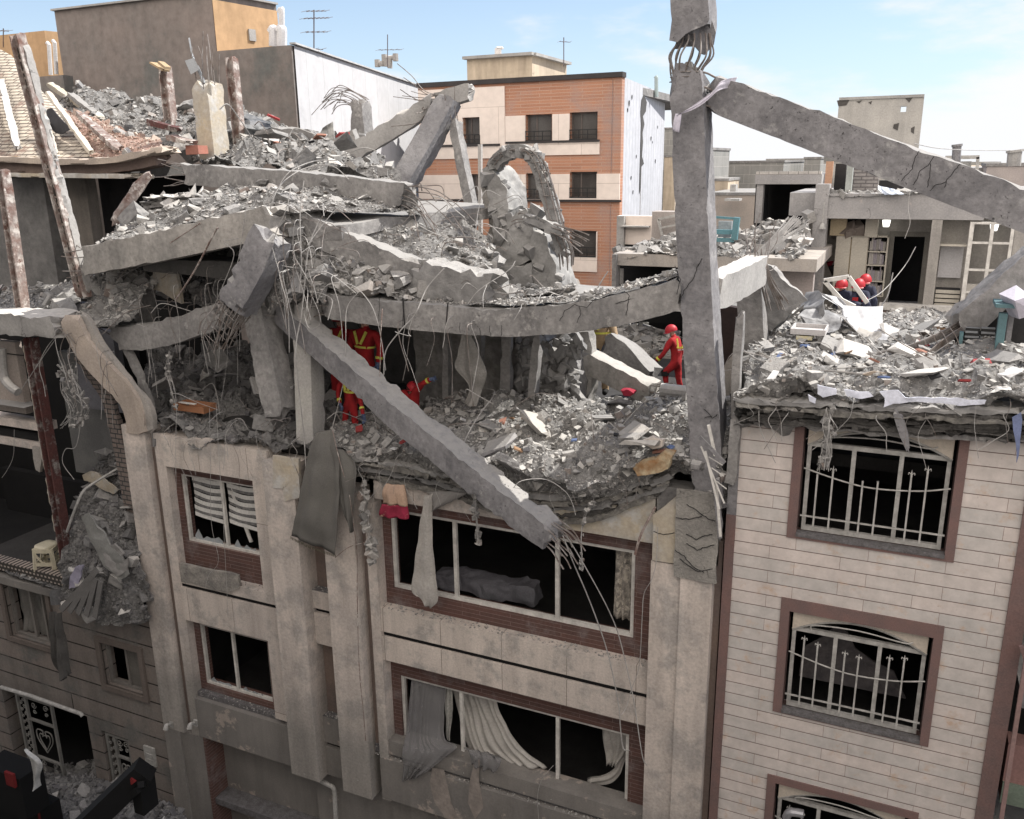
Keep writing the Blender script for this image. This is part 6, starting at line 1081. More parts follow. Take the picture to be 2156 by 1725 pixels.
# peeled cladding strips curving up to the left from the left pilaster
SP = M('peeled_stone', (.47, .40, .34), (.37, .32, .28), scale=1.5, bump=.4, cracks=.7, crscale=.9, streak=.2)
for k, (pts, w_, mt) in enumerate((([(150, 672, -.25), (175, 728, -.2), (222, 784, -.15), (262, 826, -.1), (284, 862, -.05), (291, 905, -.02)], .5, SP), ([(176, 664, -.1), (205, 725, -.1), (250, 785, -.05), (292, 832, 0), (312, 868, 0), (318, 905, .03)], .28, M('peeled_grey', (.36, .33, .30), (.28, .265, .25), cracks=.7, crscale=.9)), ([(172, 752, .0), (205, 800, .2), (228, 835, .3), (243, 890, .3), (262, 980, .3), (285, 1120, .3), (300, 1240, .3)], .3, M('brick_edge_brown', (.2, .165, .15), (.14, .12, .11), brick=(.2, .1, .012, (.2, .16, .14), (.15, .13, .12), (.05, .05, .05)), bump=.8)), ([(206, 640, .2), (248, 700, .3), (285, 770, .3), (312, 840, .25), (322, 890, .2)], .14, CONC))):
    beam('cladding_strip', ['widest peeled stone strip curving from the left pilaster up to the left', 'greyer peeled stone strip beside the widest one', 'brown brick edge running down behind the left pilaster', 'thin grey strip bent behind the peeled stone strips'][k], pts, w_, .12, mt, 'cladding strip', up=(0, 1, 0), rough=.006, top=.004, chip=.03, nw=2, nh=2)
# street corner, lower left
rubble('street', [[(-30, 1800, -2.2), (150, 1800, -2.2), (420, 1790, -2.)], [(-30, 1720, -1.2), (150, 1700, -1.2), (380, 1700, -1.)], [(40, 1650, -.2), (150, 1640, -.1), (330, 1690, -.2)], [(90, 1630, .6), (190, 1600, 1.), (270, 1650, .1)]], 4500, .03, .4, 24, 'dim concrete chunk in the heap in the street at lower left', (.2, .45), .15, (50, 26), mat=RUBD, seed=67)
BLK2 = M('black_paint', (.004, .004, .004), (.006, .006, .006), rough=.8, bump=.05)
def box_beam(name, label, cat, a, b, w_, h_, mat, extra=()):
    r_ = empty(name, Q(b) if Q(b).z < Q(a).z else Q(a), label, cat); mb = MB(); mb.bar(a, b, w_, h_); mk('boom', mb, mat, r_)
    for nm, x, y, w2, h2, m2, up in extra: mb = MB(); mb.bar(x, y, w2, h2, up=up); mk(nm, mb, m2, r_)
    return r_
box_beam('crane_arm', 'black machine arm with a folded end reaching from the bottom edge', 'machine arm', (160, 1760, -4.0), (306, 1620, -3.4), .3, .34, BLK2, [('stick', (298, 1622, -3.4), (309, 1702, -3.4), .2, .3, BLK2, (0, 1, 0)), ('pin', (296, 1652, -3.65), (314, 1652, -3.2), .09, .09, BLK2, (0, 0, 1)), ('red_marking', (276, 1646, -3.6), (282, 1641, -3.6), .05, .09, M('red_paint_dark', (.2, .02, .02)), (0, 0, 1)), ('cylinder', (240, 1700, -3.6), (292, 1662, -3.6), .1, .1, BLK2, (0, 0, 1))])
tk = empty('truck', P(40, 1800, -2.5), 'dark red and black machine body in the lower left corner', 'truck'); 
for nm, q, Y, t, mat in (('cab', (-40, 1610, 58, 1730), -2.6, .5, BLK2), ('red_panel', (8, 1625, 32, 1660), -2.65, .05, M('red_paint_dark', (.2, .02, .02))), ('body', (-40, 1665, 96, 1800), -2.3, .5, BLK2), ('red_panel', (72, 1672, 95, 1800), -2.34, .04, M('red_paint_darker', (.1, .012, .012))), ('teal_panel', (30, 1672, 66, 1790), -2.35, .04, M('teal_dark', (.01, .025, .035)))): facade_box(nm, q, Y, t, mat, tk, 0.)
mk('torn_sheet', cloth_mb([(52, 1577, -3.), (62, 1600, -3.), (66, 1650, -3.), (70, 1665, -3.)], [(58, 1577, -3.), (88, 1608, -3.), (80, 1640, -3.), (78, 1660, -3.)], folds=1, depth=.1), M('white_sheet_dim', (.5, .5, .48), (.4, .4, .39)), None, 'pale torn sheet draped beside the dark machine', 'sheet')
# ================================================================ textiles
BLKT = M('grey_blanket', (.12, .115, .105), (.1, .096, .09), scale=2, bump=.6, bscale=60, rough=1.)
bk = empty('blanket', P(660, 915, -.25), 'big dark grey fringed blanket hanging over the left facade', 'blanket')
mk('cloth', cloth_mb([(668, 910, -.1), (650, 960, -.25), (630, 1050, -.35), (612, 1130, -.38)], [(700, 905, -.1), (716, 970, -.25), (714, 1080, -.35), (707, 1168, -.38)], 24, 30, 1.6, .05), BLKT, bk, smooth=True)
mk('cloth', cloth_mb([(696, 935, -.2), (708, 990, -.28), (715, 1050, -.3), (738, 1120, -.3)], [(728, 950, -.15), (752, 985, -.25), (748, 1060, -.3), (742, 1122, -.3)], 12, 18, 1.5, .07), BLKT, bk, smooth=True)
mb = MB(); rnd = random.Random(4)
for i in range(70):
    t = i/69; px = 612+95*t; py = 1131+37*t**.8+ (2 if t > .3 else 0); a = P(px, py-2, -.4+.08*math.sin(t*14)); mb.tube([a, a+Vector((rnd.uniform(-.01, .01), 0, -.05))], .004, 3, smooth=False)
mk('fringe', mb, M('blanket_fringe', (.1, .09, .065)), bk)
TOW = M('towel_beige', (.42, .29, .21), (.35, .25, .19), scale=3, bump=.3); TOWR = M('towel_crimson', (.26, .02, .05), (.2, .018, .04), bump=.3, patch=((.45, .3, .22), 4.5, .58, .6))
tw = empty('towel', P(832, 1010, -.2), 'crimson and beige floral towel hanging over the big window', 'towel')
mk('beige_half', cloth_mb([(812, 1018, -.15), (806, 1040, -.2), (803, 1063, -.22)], [(850, 1022, -.15), (853, 1045, -.2), (857, 1068, -.22)], 14, 12, 2, .05), TOW, tw, smooth=True)
mk('crimson_half', cloth_mb([(803, 1063, -.22), (799, 1080, -.22), (797, 1090, -.22)], [(857, 1068, -.22), (859, 1082, -.22), (859, 1094, -.22)], 14, 8, 2, .05), TOWR, tw, smooth=True)
GC = M('grey_cloth', (.36, .34, .315), (.3, .285, .265), bump=.3)
gc = empty('curtain', P(905, 1035, -.2), 'long pale grey cloth hanging down across the big upper window', 'curtain')
mk('cloth', cloth_mb([(893, 1045, -.15), (883, 1110, -.22), (872, 1190, -.25), (867, 1245, -.25), (890, 1262, -.25)], [(909, 1040, -.15), (908, 1110, -.2), (914, 1190, -.22), (920, 1262, -.22), (904, 1284, -.22)], 14, 26, 1.2, .06), GC, gc, smooth=True)
mk('spread_top', cloth_mb([(888, 1036, -.1), (905, 1042, -.15), (909, 1075, -.2)], [(985, 1036, -.1), (975, 1044, -.15), (910, 1078, -.2)], 10, 8, 1, .04), M('grey_cloth_dark', (.2, .19, .18)), gc, smooth=True)
WC = M('mauve_white_cloth', (.52, .5, .56), (.44, .42, .48), rough=.8, bump=.3)
wc = empty('cloth', P(1440, 240, -.1), 'white cloth wrapped around the big column and tied towards the slanting beam', 'cloth')
mk('cloth', cloth_mb([(1552, 162, .2), (1518, 170, -.02), (1500, 192, -.05), (1468, 216, -.06), (1436, 238, -.07)], [(1540, 186, .2), (1512, 192, -.04), (1490, 212, -.06), (1460, 232, -.08), (1426, 243, -.08)], 8, 24, 1.5, .03), WC, wc, smooth=True)
mk('cloth', cloth_mb([(1424, 240, -.08), (1420, 255, -.09), (1417, 276, -.1)], [(1436, 240, -.08), (1434, 256, -.1), (1430, 280, -.1)], 6, 10, 1, .02), WC, wc, smooth=True)
# curtains of the lower big window
SH = M('sheer_grey', (.24, .235, .235), (.17, .165, .17), bump=.2, bscale=40, alpha=.5); CU = M('curtain_satin', (.4, .38, .35), (.3, .285, .265), rough=.6, bump=.1)
mk('sheer_curtain', cloth_mb([(866, 1424, .3), (862, 1480, .2), (852, 1560, .0), (848, 1600, -.1), (843, 1648, -.12)], [(938, 1446, .3), (935, 1500, .28), (938, 1555, .2), (960, 1578, .0), (880, 1638, -.1)], 34, 30, 6, .035), SH, None, 'torn sheer grey curtain blown out over the lower big window sill', 'curtain', smooth=True)
mk('lace_curtain', cloth_mb([(934, 1434, .36), (938, 1490, .36), (940, 1555, .36)], [(950, 1437, .36), (952, 1490, .36), (948, 1560, .36)], 8, 24, 2, .02), M('lace', (.38, .37, .34), (.2, .2, .19), scale=25, bump=.5), None, 'narrow lace curtain strip in the lower big window', 'curtain')
mk('satin_curtain', cloth_mb([(950, 1440, .5), (962, 1500, .5), (985, 1580, .4), (1000, 1600, .3)], [(1038, 1462, .5), (1060, 1520, .5), (1100, 1580, .4), (1150, 1620, .35)], 40, 26, 7, .06), CU, None, 'pleated satin curtain swept diagonally in the lower big window', 'curtain', smooth=True)
mk('satin_curtain', cloth_mb([(1264, 1510, .45), (1270, 1560, .45), (1276, 1610, .45)], [(1318, 1528, .45), (1322, 1570, .45), (1296, 1615, .45)], 18, 18, 4, .05), CU, None, 'pleated satin curtain hanging at the right of the lower big window', 'curtain', smooth=True)
mk('satin_curtain', cloth_mb([(1318, 1570, .5), (1290, 1620, .5), (1235, 1640, .5)], [(1322, 1580, .5), (1298, 1640, .5), (1240, 1655, .5)], 8, 16, 1.5, .05), CU, None, 'gathered curtain end sweeping low behind the lower big window', 'curtain', smooth=True)
mk('heap_cloth', cloth_mb([(975, 1575, .05), (985, 1590, -.05), (990, 1615, -.08)], [(1040, 1590, .05), (1055, 1600, -.05), (1045, 1625, -.08)], 16, 12, 3, .08), SH, None, 'crumpled sheer cloth heaped on the lower window sill', 'cloth', smooth=True)
FLC = M('floral_curtain', (.34, .31, .27), (.12, .11, .1), scale=9, bump=.3, patch=((.42, .38, .32), 12, .5, .56))
mk('floral_curtain', cloth_mb([(1296, 1150, .45), (1294, 1220, .45), (1292, 1300, .45)], [(1332, 1158, .45), (1330, 1230, .45), (1328, 1308, .45)], 16, 20, 3, .05), FLC, None, 'patterned curtain at the right side of the upper big window', 'curtain', smooth=True)
polything('mattress', 'pale covered mattress behind the upper big window', 'mattress', [(915, 1206), (970, 1218), (1060, 1234), (1120, 1240), (1128, 1278), (1040, 1262), (918, 1235)], .9, .35, M('bed_cover', (.13, .125, .14), (.1, .1, .11), bump=.6), .05, 4)
# ================================================================ loose sheet metal and furniture on the right roof
SHM = M('white_sheet_metal', (.46, .46, .46), (.4, .4, .41), scale=1, rough=.6, bump=.2, bscale=6); SHG = M('scuffed_sheet_metal', (.3, .3, .3), (.1, .1, .105), scale=4, rough=.75, bump=.6, bscale=6)
mk('sheet_metal', cloth_mb([(1767, 645, 4.4), (1780, 675, 3.9), (1800, 700, 3.3), (1806, 722, 3.)], [(1859, 645, 4.6), (1858, 675, 4.2), (1868, 700, 3.4), (1886, 724, 2.9)], 16, 20, .7, .18, thick=.01, wob=.035), SHM, None, 'bright bent white metal sheet lying on the right rubble', 'metal sheet', smooth=True)
polything('sheet_metal', 'curled scuffed metal sheet left of the white one', 'metal sheet', [(1688, 630, 4.4), (1700, 613, 4.6), (1724, 615, 4.2), (1737, 640, 3.6), (1742, 662, 3.5), (1708, 692, 3.5), (1690, 688, 3.8), (1684, 655, 4.1)], 4., .012, SHG, .05, 3)
polything('sheet_metal', 'dark creased metal sheet folded in front of the curled one', 'metal sheet', [(1688, 664, 3.4), (1722, 641, 3.9), (1776, 668, 4.), (1770, 684, 3.5), (1738, 703, 3.1), (1702, 690, 3.3)], 3.4, .012, SHG, .06, 3)
mk('sheet_metal', cloth_mb([(1722, 615, 4.4), (1740, 630, 4.4), (1765, 645, 4.3)], [(1770, 628, 4.6), (1782, 640, 4.6), (1786, 652, 4.5)], 10, 10, 1.5, .1), M('crumpled_foil', (.5, .51, .52), (.3, .3, .31), scale=5, rough=.4), None, 'crumpled grey sheet between the window frame and the white sheet', 'metal sheet')
polything('plank', 'long pale plank leaning left of the curled metal sheet', 'plank', [(1650, 680), (1655, 674), (1694, 640), (1690, 652)], 4., .05, CONCL, .01, 2)
def dbox(px0, py0, px1, py1, Y, dp, mat, name, label, cat, open_=False):
    x0, x1, z0, z1 = rect(px0, py0, px1, py1, Y); r_ = empty(name, Vector(((x0+x1)/2, Y, z0+GZ)), label, cat); t = .025
    for nm, b in (('front', (x0, x1, Y, Y+t, z0, z1)), ('back', (x0, x1, Y+dp-t, Y+dp, z0, z1)), ('side', (x0, x0+t, Y+t, Y+dp-t, z0, z1)), ('side', (x1-t, x1, Y+t, Y+dp-t, z0, z1)), ('bottom', (x0+t, x1-t, Y+t, Y+dp-t, z0, z0+t))): mb = MB(); mb.box(*b); mk(nm, mb, mat, r_)
    return r_
dbox(1664, 694, 1738, 706, 2.4, .55, M('drawer_white', (.5, .48, .47)), 'drawer', 'pale empty drawer lying open on the right rubble', 'drawer')
dbox(1676, 708, 1710, 716, 2.4, .35, M('carton_print', (.5, .5, .45), (.55, .42, .1), scale=6), 'carton', 'small printed carton beneath the pale drawer', 'carton')
fr_ = empty('window_frame', P(1780, 625, 5.), 'empty tilted window frame before the crouching rescuers', 'window frame')
for a, b in (((1735, 591, 4.8), (1787, 583, 4.8)), ((1787, 583, 4.8), (1826, 638, 4.8)), ((1736, 592, 4.8), (1772, 632, 4.8)), ((1772, 632, 4.8), (1800, 646, 4.8))): mb = MB(); mb.bar(a, b, .07, .07, up=(0, 1, 0)); mk('frame_bar', mb, WHITEF, fr_)
beam('fallen_column', 'pitted concrete column lying diagonally at the right with long trailing bars', [(2024, 682, 2.6), (2100, 615, 2.7), (2200, 528, 2.8)], .42, .42, M('pitted_concrete', (.29, .28, .275), (.2, .195, .19), scale=4, bump=1., bdist=.04, bscale=9, fine=.3), 'fallen column', rough=.015, chip=.1)
fb_ = empty('bent_reinforcement', P(1900, 740, 2.), 'long bundle of bent bars trailing from the fallen column over the right rubble', 'bent reinforcement')
for i in range(9): o_ = i*1.8; mb = MB(); mb.tube([(2030, 672+o_, 2.6+.05*(i % 3)), (1980, 700+o_*.9, 2.3), (1930, 722+o_*.6, 2.1), (1880, 738+o_*.4+rnd.uniform(-2, 2), 2.), (1812+rnd.uniform(-12, 25), 748+o_*.4, 1.9)], .014, 5); mk('rebar', mb, STEEL, fb_)
for i in range(7): o_ = i*2.2; mb = MB(); mb.tube([(2036+i, 684+o_*.4, 2.5), (2000, 705+o_, 2.2), (1960, 738+o_, 1.9), (1944+i*2, 765+o_*.5, 1.8), (1946+i*2.5, 785+rnd.uniform(-4, 4), 1.7)], .014, 5); mk('rebar', mb, STEEL, fb_)
for i in range(6): x = 1890+i*22; mb = MB(); mb.tube([(x, 700+i*2-i*4, 2.15), (x+12, 722-i*3, 2.05), (x+22, 742-i*2, 2.)], .008, 4); mk('stirrup', mb, STEEL, fb_)
# teal cupboard, shutters
TEAL = M('teal_paint', (.1, .185, .2), (.08, .14, .155), rough=.6, bump=.1)
tcb = empty('cupboard', P(2060, 745, 1.9), 'teal cupboard with louvred doors half buried at the right border', 'cupboard')
for nm, q, Y, t, mat in (('frame', (2098, 660, 2116, 752), 1.9, .12, TEAL), ('frame', (2018, 700, 2026, 752), 2.1, .1, TEAL), ('top', (2096, 642, 2180, 650), 1.8, .5, TEAL), ('back_panel', (2010, 650, 2180, 750), 2.6, .05, DARKIN), ('louvred_door', (2030, 690, 2060, 748), 2.2, .05, M('louvre', (.2, .21, .22), (.15, .16, .17), brick=(9., .07, .02, (.24, .25, .26), (.2, .21, .22), (.03, .03, .03)), bump=1.)), ('louvred_door', (2063, 690, 2092, 748), 2.2, .05, M('louvre', (.2, .21, .22))), ('door', (2119, 665, 2130, 745), 2.1, .3, CONC2)): facade_box(nm, q, Y, t, mat, tcb, 0.)
mb = MB(); mb.tube([Q((2125, 640, 1.9)), Q((2160, 636, 1.9))], .05, 6); mk('cloth_bundle', (lambda vf: vf)(frags([P(2145, 640, 2.)], [.5], 2, 0)), WC, None, 'dark cloth bundle on top of the teal cupboard', 'cloth')
tch = empty('chair', P(1526, 508, 9.), 'overturned teal chair frame on the rubble right of the big column', 'chair')
T2 = M('bright_teal', (.1, .23, .27), (.09, .18, .2), rough=.5)
for a, b, w_ in (((1499, 460, 8.9), (1500, 500, 8.9), .13), ((1552, 458, 8.9), (1546, 505, 8.9), .13), ((1500, 457, 8.9), (1556, 461, 8.9), .05), ((1500, 488, 8.95), (1546, 489, 8.95), .1), ((1500, 505, 8.9), (1545, 506, 8.9), .09)): mb = MB(); mb.bar(a, b, w_, w_, up=(0, 1, 0)); mk('frame_bar', mb, T2, tch)
mb = MB(); x0, x1, z0, z1 = rect(1512, 466, 1540, 500, 9.2); mb.box(x0, x1, 9.2, 9.3, z0, z1); mk('seat_pad', mb, M('pad_grey', (.33, .36, .37), (.2, .22, .24), scale=4), tch)
ob = dbox(364, 850, 430, 872, .35, .35, M('orange_box', (.28, .125, .06), (.22, .11, .065)), 'box', 'orange and white open box in the shadowed left cavity', 'box'); mb = MB(); x0, x1, z0, z1 = rect(378, 846, 412, 852, .33); mb.box(x0, x1, .3, .36, z0, z1); mk('label_strip', mb, WHITEF, ob)
polything('cushion', 'orange and yellow mattress piece at the slab edge beside the big column', 'mattress', [(1336, 985), (1352, 978), (1378, 975), (1392, 955), (1412, 960), (1408, 985), (1380, 1000), (1345, 1004)], -.45, .25, M('orange_foam', (.2, .1, .04), (.36, .32, .22), scale=3.5, bump=.6), .04, 3)
polything('sheet', 'pale quilt fold lying on the rubble beside the big column', 'cloth', [(1350, 925), (1372, 918), (1398, 926), (1396, 942), (1375, 945), (1358, 936)], -.2, .08, M('pale_quilt', (.5, .45, .4), (.4, .36, .33)), .03, 3)
polything('red_bag', 'red bag lying on the rubble below the tan beam', 'bag', [(1303, 822), (1318, 824), (1334, 834), (1326, 840), (1312, 834)], 2.6, .15, M('red_cloth', (.3, .02, .04), (.2, .015, .03)), .05, 3)
mk('red_backpack', frags([P(1748, 542, 13.6)], [.6], 5, 0), M('red_cloth', (.45, .02, .05)), None, 'red backpack hanging by the cream cupboard', 'backpack'); mk('green_cloth', frags([P(1765, 566, 13.4), P(1772, 562, 13.4)], [.35, .3], 6, 0), M('green_cloth', (.12, .4, .05)), None, 'bright green cloth on the boxes by the cupboard', 'cloth'); mk('red_bag', frags([P(1750, 556, 13.4)], [.35], 9, 0), M('red_cloth', (.45, .02, .05)), None, 'small red bag under the red backpack', 'bag')
mk('boxes', frags([P(1748, 570, 13.5), P(1762, 575, 13.4), P(1772, 578, 13.5)], [.6, .6, .5], 11, 0), DARKIN, None, 'dark heap of boxes beneath the bright green cloth', 'boxes') 
polything('tile', 'white floor tile standing in the upper left rubble', 'tile', [(430, 437), (452, 432), (448, 452), (436, 456)], 1.4, .02, M('white_tile', (.6, .58, .54)), .0, 1)
polything('wood_panel', 'brown splintered panel lying flat on the right rubble', 'panel', [(1816, 788), (1840, 784), (1880, 790), (1930, 798), (1900, 806), (1850, 804)], .35, .05, M('panel_brown', (.3, .25, .2), (.24, .2, .17)), .02, 3)
polything('slab_plate', 'pale rectangular plate tilted on the right rubble', 'plate', [(2034, 776), (2066, 752), (2073, 756), (2062, 776), (2042, 786)], .5, .06, CONCL, .01, 2)
polything('slab_plate', 'grey blue cloth flap hanging at the right end of the dark roof edge', 'cloth', [(2132, 880), (2150, 870), (2156, 885), (2146, 960), (2142, 975), (2140, 930)], -.4, .02, M('blue_flap', (.15, .18, .3)), .02, 2)
beam('strut', 'short grey metal strut hanging over the top barred window', [(1889, 870, -.35), (1900, 905, -.35), (1912, 945, -.35)], .1, .05, CONC2, 'metal strut', up=(0, 1, 0), rough=.003, nw=1, nh=1)
# hanging tangles
def tangle(name, label, pts, n, Y, seed, sp=12, chunks=22, csz=(.05, .14)):
    rnd = random.Random(seed); r_ = empty(name, P(*pts[0], Y), label, 'tangle')
    for i in range(n):
        mb = MB(); mb.tube([(a+rnd.uniform(-sp, sp), b+rnd.uniform(-4, 4), Y+rnd.uniform(-.1, .1)) for a, b in pts], .005, 4); mk('wire', mb, WIREM, r_)
    P_ = [];
    for i in range(chunks): t = rnd.random()*(len(pts)-1); j = min(int(t), len(pts)-2); P_.append(P(pts[j][0]+(pts[j+1][0]-pts[j][0])*(t-j)+rnd.uniform(-sp, sp)*.8, pts[j][1]+(pts[j+1][1]-pts[j][1])*(t-j), Y))
    mk('debris', frags(P_, [rnd.uniform(*csz) for _ in P_], seed, 0), RUB, r_, kind='stuff')
tangle('wire_tangle', 'tangle of wires and lumps hanging before the top barred window', [(1746, 862), (1744, 900), (1742, 950), (1732, 990)], 12, -.4, 3, 13, 34)
tangle('wire_tangle', 'strip of crumbled mortar hanging over the big upper window', [(999, 1040), (1000, 1075), (1004, 1120), (1007, 1145)], 5, -.25, 4, 4, 22, (.08, .14))
tangle('wire_tangle', 'crumbled string of mortar dangling below the frayed beam end', [(1250, 1055), (1230, 1085), (1226, 1130), (1224, 1180), (1226, 1200)], 3, -.35, 5, 3, 26, (.05, .1))
tangle('wire_tangle', 'crumbled blocks clinging to the pilaster by the red towel', [(765, 1010), (766, 1060), (775, 1120), (786, 1150), (783, 1185)], 4, -.25, 6, 8, 40, (.08, .2))
tangle('wire_tangle', 'thick tangle of wires and mortar at the left knot over the open rooms', [(140, 770), (150, 820), (170, 860), (150, 900)], 12, -.3, 7, 26, 46, (.06, .16))
tangle('wire_tangle', 'wires and lumps hanging in the left cavity', [(360, 740), (352, 780), (362, 820), (370, 860)], 6, .2, 8, 6, 24, (.05, .12))
# bars and cables all over, each a thing
CB = [
 ('longest pale cable running from the frayed beam end down to the lower window', [(1185, 1128, -1.1), (1205, 1180, -1.), (1240, 1262, -.7), (1272, 1350, -.5), (1290, 1420, -.4), (1303, 1490, -.35), (1306, 1530, -.3), (1312, 1575, -.3), (1325, 1580, -.3)], .012),
 ('second pale cable from the frayed beam end crossing to the right pilaster', [(1188, 1120, -1.1), (1230, 1190, -.9), (1275, 1272, -.6), (1300, 1330, -.4), (1318, 1400, -.35), (1335, 1480, -.3), (1352, 1590, -.25), (1362, 1612, -.2)], .011),
 ('thin cord wriggling down the right edge of the upper big window', [(1385, 1110, -.2), (1382, 1180, -.2), (1372, 1220, -.2), (1356, 1250, -.2), (1352, 1300, -.2), (1346, 1400, -.2), (1330, 1450, -.2), (1318, 1490, -.2), (1308, 1506, -.3)], .007),
 ('thin wire at the sill of the lower big window', [(1165, 1612, -.1), (1142, 1640, -.15), (1132, 1675, -.15), (1134, 1725, -.15)], .005),
 ('dark electric cord running down the pilaster below the grey blanket', [(700, 905, -.15), (715, 970, -.3), (735, 1040, -.3), (745, 1110, -.3), (752, 1170, -.25), (752, 1250, -.25), (756, 1400, -.2), (765, 1500, -.2), (770, 1560, -.2)], .009),
 ('brown bent bar crossing the dark cord on the pilaster', [(705, 1175, -.3), (730, 1155, -.3), (750, 1147, -.3), (770, 1142, -.3)], .008),
 ('left thin cord hanging over the striped blind window', [(372, 850, .0), (370, 950, -.15), (372, 1050, -.15), (375, 1065, -.15)], .005),
 ('middle thin cord hanging over the striped blind window', [(441, 860, .0), (443, 960, -.15), (445, 1100, -.15), (460, 1180, -.15), (440, 1210, -.15), (432, 1240, -.15)], .005),
 ('right thin cord hanging over the striped blind window', [(455, 850, .0), (462, 980, -.15), (468, 1060, -.15), (478, 1250, -.15), (480, 1300, -.15)], .005),
 ('cord looping at the far side of the left open room', [(128, 760, -.3), (145, 800, -.3), (168, 840, -.3), (170, 880, -.3), (160, 940, -.3), (138, 946, -.3), (132, 975, -.3), (156, 1010, -.3)], .009),
 ('white wire looping down over the red girder at left', [(135, 690, -.3), (100, 730, -.3), (83, 770, -.3), (92, 810, -.3), (96, 835, -.3)], .009),
 ('straight white rod crossing the red girder at left', [(40, 828, -.3), (85, 760, -.3), (120, 710, -.3)], .009),
 ('thin wire hanging in front of the dark left room', [(30, 905, -.2), (28, 960, -.2), (15, 990, -.2), (4, 1006, -.2)], .006),
 ('left of two long bars hanging down from the central knot', [(612, 395, -.1), (603, 440, -.2), (578, 500, -.25), (578, 545, -.2)], .01),
 ('right of two long bars hanging down from the central knot', [(640, 380, -.1), (632, 450, -.2), (634, 530, -.25), (636, 578, -.2)], .012),
 ('long thick cable falling from the knot past the pale pier', [(672, 465, -.1), (650, 520, -.2), (641, 600, -.2), (635, 660, -.2), (622, 740, -.3), (630, 830, -.3), (640, 920, -.25), (645, 1000, -.3)], .012),
 ('cable arching from the knot over the top beam', [(560, 480, .2), (575, 420, .2), (600, 380, .5), (650, 352, 1.), (700, 350, 1.2), (735, 378, 1.2)], .011),
 ('broad cable loop over the upper left rubble slab', [(556, 430, .2), (582, 400, .3), (610, 362, .5), (660, 340, 1.), (710, 338, 1.2)], .011),
 ('thin bar bent like a hook left of the knot', [(528, 402, .0), (520, 430, -.1), (505, 530, -.1), (500, 555, -.1)], .009),
 ('bent white bar hanging before the upper left beam', [(502, 502, -.1), (472, 510, -.2), (493, 535, -.2), (470, 600, -.1), (448, 650, 0), (425, 690, 0), (430, 740, 0), (440, 790, .1)], .009),
 ('dark bar leaning from the upper left beam into the cavity', [(460, 480, -.15), (452, 490, -.15), (410, 570, 0), (370, 632, .2)], .02),
 ('shorter dark rod leaning on the upper left beam', [(422, 470, -.1), (358, 512, -.1)], .012),
 ('pale cable sweeping over the middle of the sagging beam', [(935, 565, .2), (900, 605, .1), (880, 650, -.1), (868, 670, -.1), (840, 700, -.2), (812, 740, -.2), (808, 790, -.2)], .012),
 ('square bent wire loop in front of the firefighters', [(870, 665, -.1), (860, 700, -.15), (864, 708, -.15), (835, 700, -.15), (832, 698, -.15)], .007),
 ('vertical dark wire left of the kneeling firefighter', [(805, 650, .1), (802, 700, 0), (800, 780, 0), (795, 850, 0)], .008),
 ('pale wire running from the sagging beam down to the dark hole', [(755, 615, .1), (730, 650, 0), (728, 720, 0), (724, 800, 0), (700, 900, -.1)], .009),
 ('wire arc at the left end of the sagging beam', [(665, 640, .1), (690, 600, .1), (740, 600, .2), (780, 640, .0), (800, 700, 0), (812, 780, 0)], .009),
 ('loose loop of wire beside the pale pier', [(640, 660, 0), (650, 690, -.1), (672, 685, -.1), (672, 660, -.1), (655, 620, -.1)], .006),
 ('tilted pale stick standing in the main rubble near the diagonal beam', [(962, 968, -.3), (985, 915, .2), (1005, 880, .6), (1030, 845, 1.)], .012),
 ('pale wire bowing from the diagonal beam end over the torn edge', [(1078, 1030, -.8), (1100, 1012, -.7), (1150, 1010, -.5), (1190, 1035, -.45), (1205, 1060, -.4), (1212, 1085, -.4)], .008),
 ('long curved rod along the front of the right rubble', [(1565, 738, 1.), (1600, 760, .8), (1660, 777, .6), (1760, 782, .5), (1830, 790, .4)], .018),
 ('second thinner rod beside the long curved one at right', [(1640, 745, 1.2), (1700, 772, .8), (1800, 775, .7), (1850, 770, .8)], .01),
 ('curved white cord hanging inside the torn room by the dark doorway', [(1820, 636, 9.), (1860, 612, 10.), (1905, 560, 11), (1928, 520, 11.5)], .013),
 ('thick white cord dangling in the dark doorway', [(1855, 646, 10.5), (1870, 620, 11), (1880, 575, 11.6)], .02),
 ('thin wire hanging from the roof edge over the torn room', [(1915, 405, 11.6), (1912, 440, 11.6), (1916, 470, 11.6), (1905, 502, 11.6)], .012),
 ('bent rebar curl above the crumbling beam end', [(985, 640, .3), (1010, 610, .3), (1070, 570, .5), (1085, 550, .6)], .009),
 ('long rod rising right above the sagging beam', [(1080, 648, .2), (1100, 625, .2), (1116, 606, .2), (1130, 600, .2)], .008),
 ('stick rising beside the brick building above the sagging beam', [(1255, 612, .6), (1268, 590, .6), (1280, 572, .6)], .013),
 ('dark rail leaning before the black room under the slab edge', [(1380, 1068, -.3), (1350, 1125, -.35), (1337, 1168, -.35)], .025),
]
for i, (lab, pts, r_) in enumerate(CB): cable(lab, pts, r_, RUST if (lab.startswith(('dark', 'brown', 'vertical dark', 'shorter dark'))) else WIREM, 'rod' if any(k in lab for k in ('rod', 'bar', 'stick', 'rail')) else 'cable', 'steel_rod' if any(k in lab for k in ('rod', 'bar', 'stick', 'rail')) else 'hanging_cable')
rnd = random.Random(77)
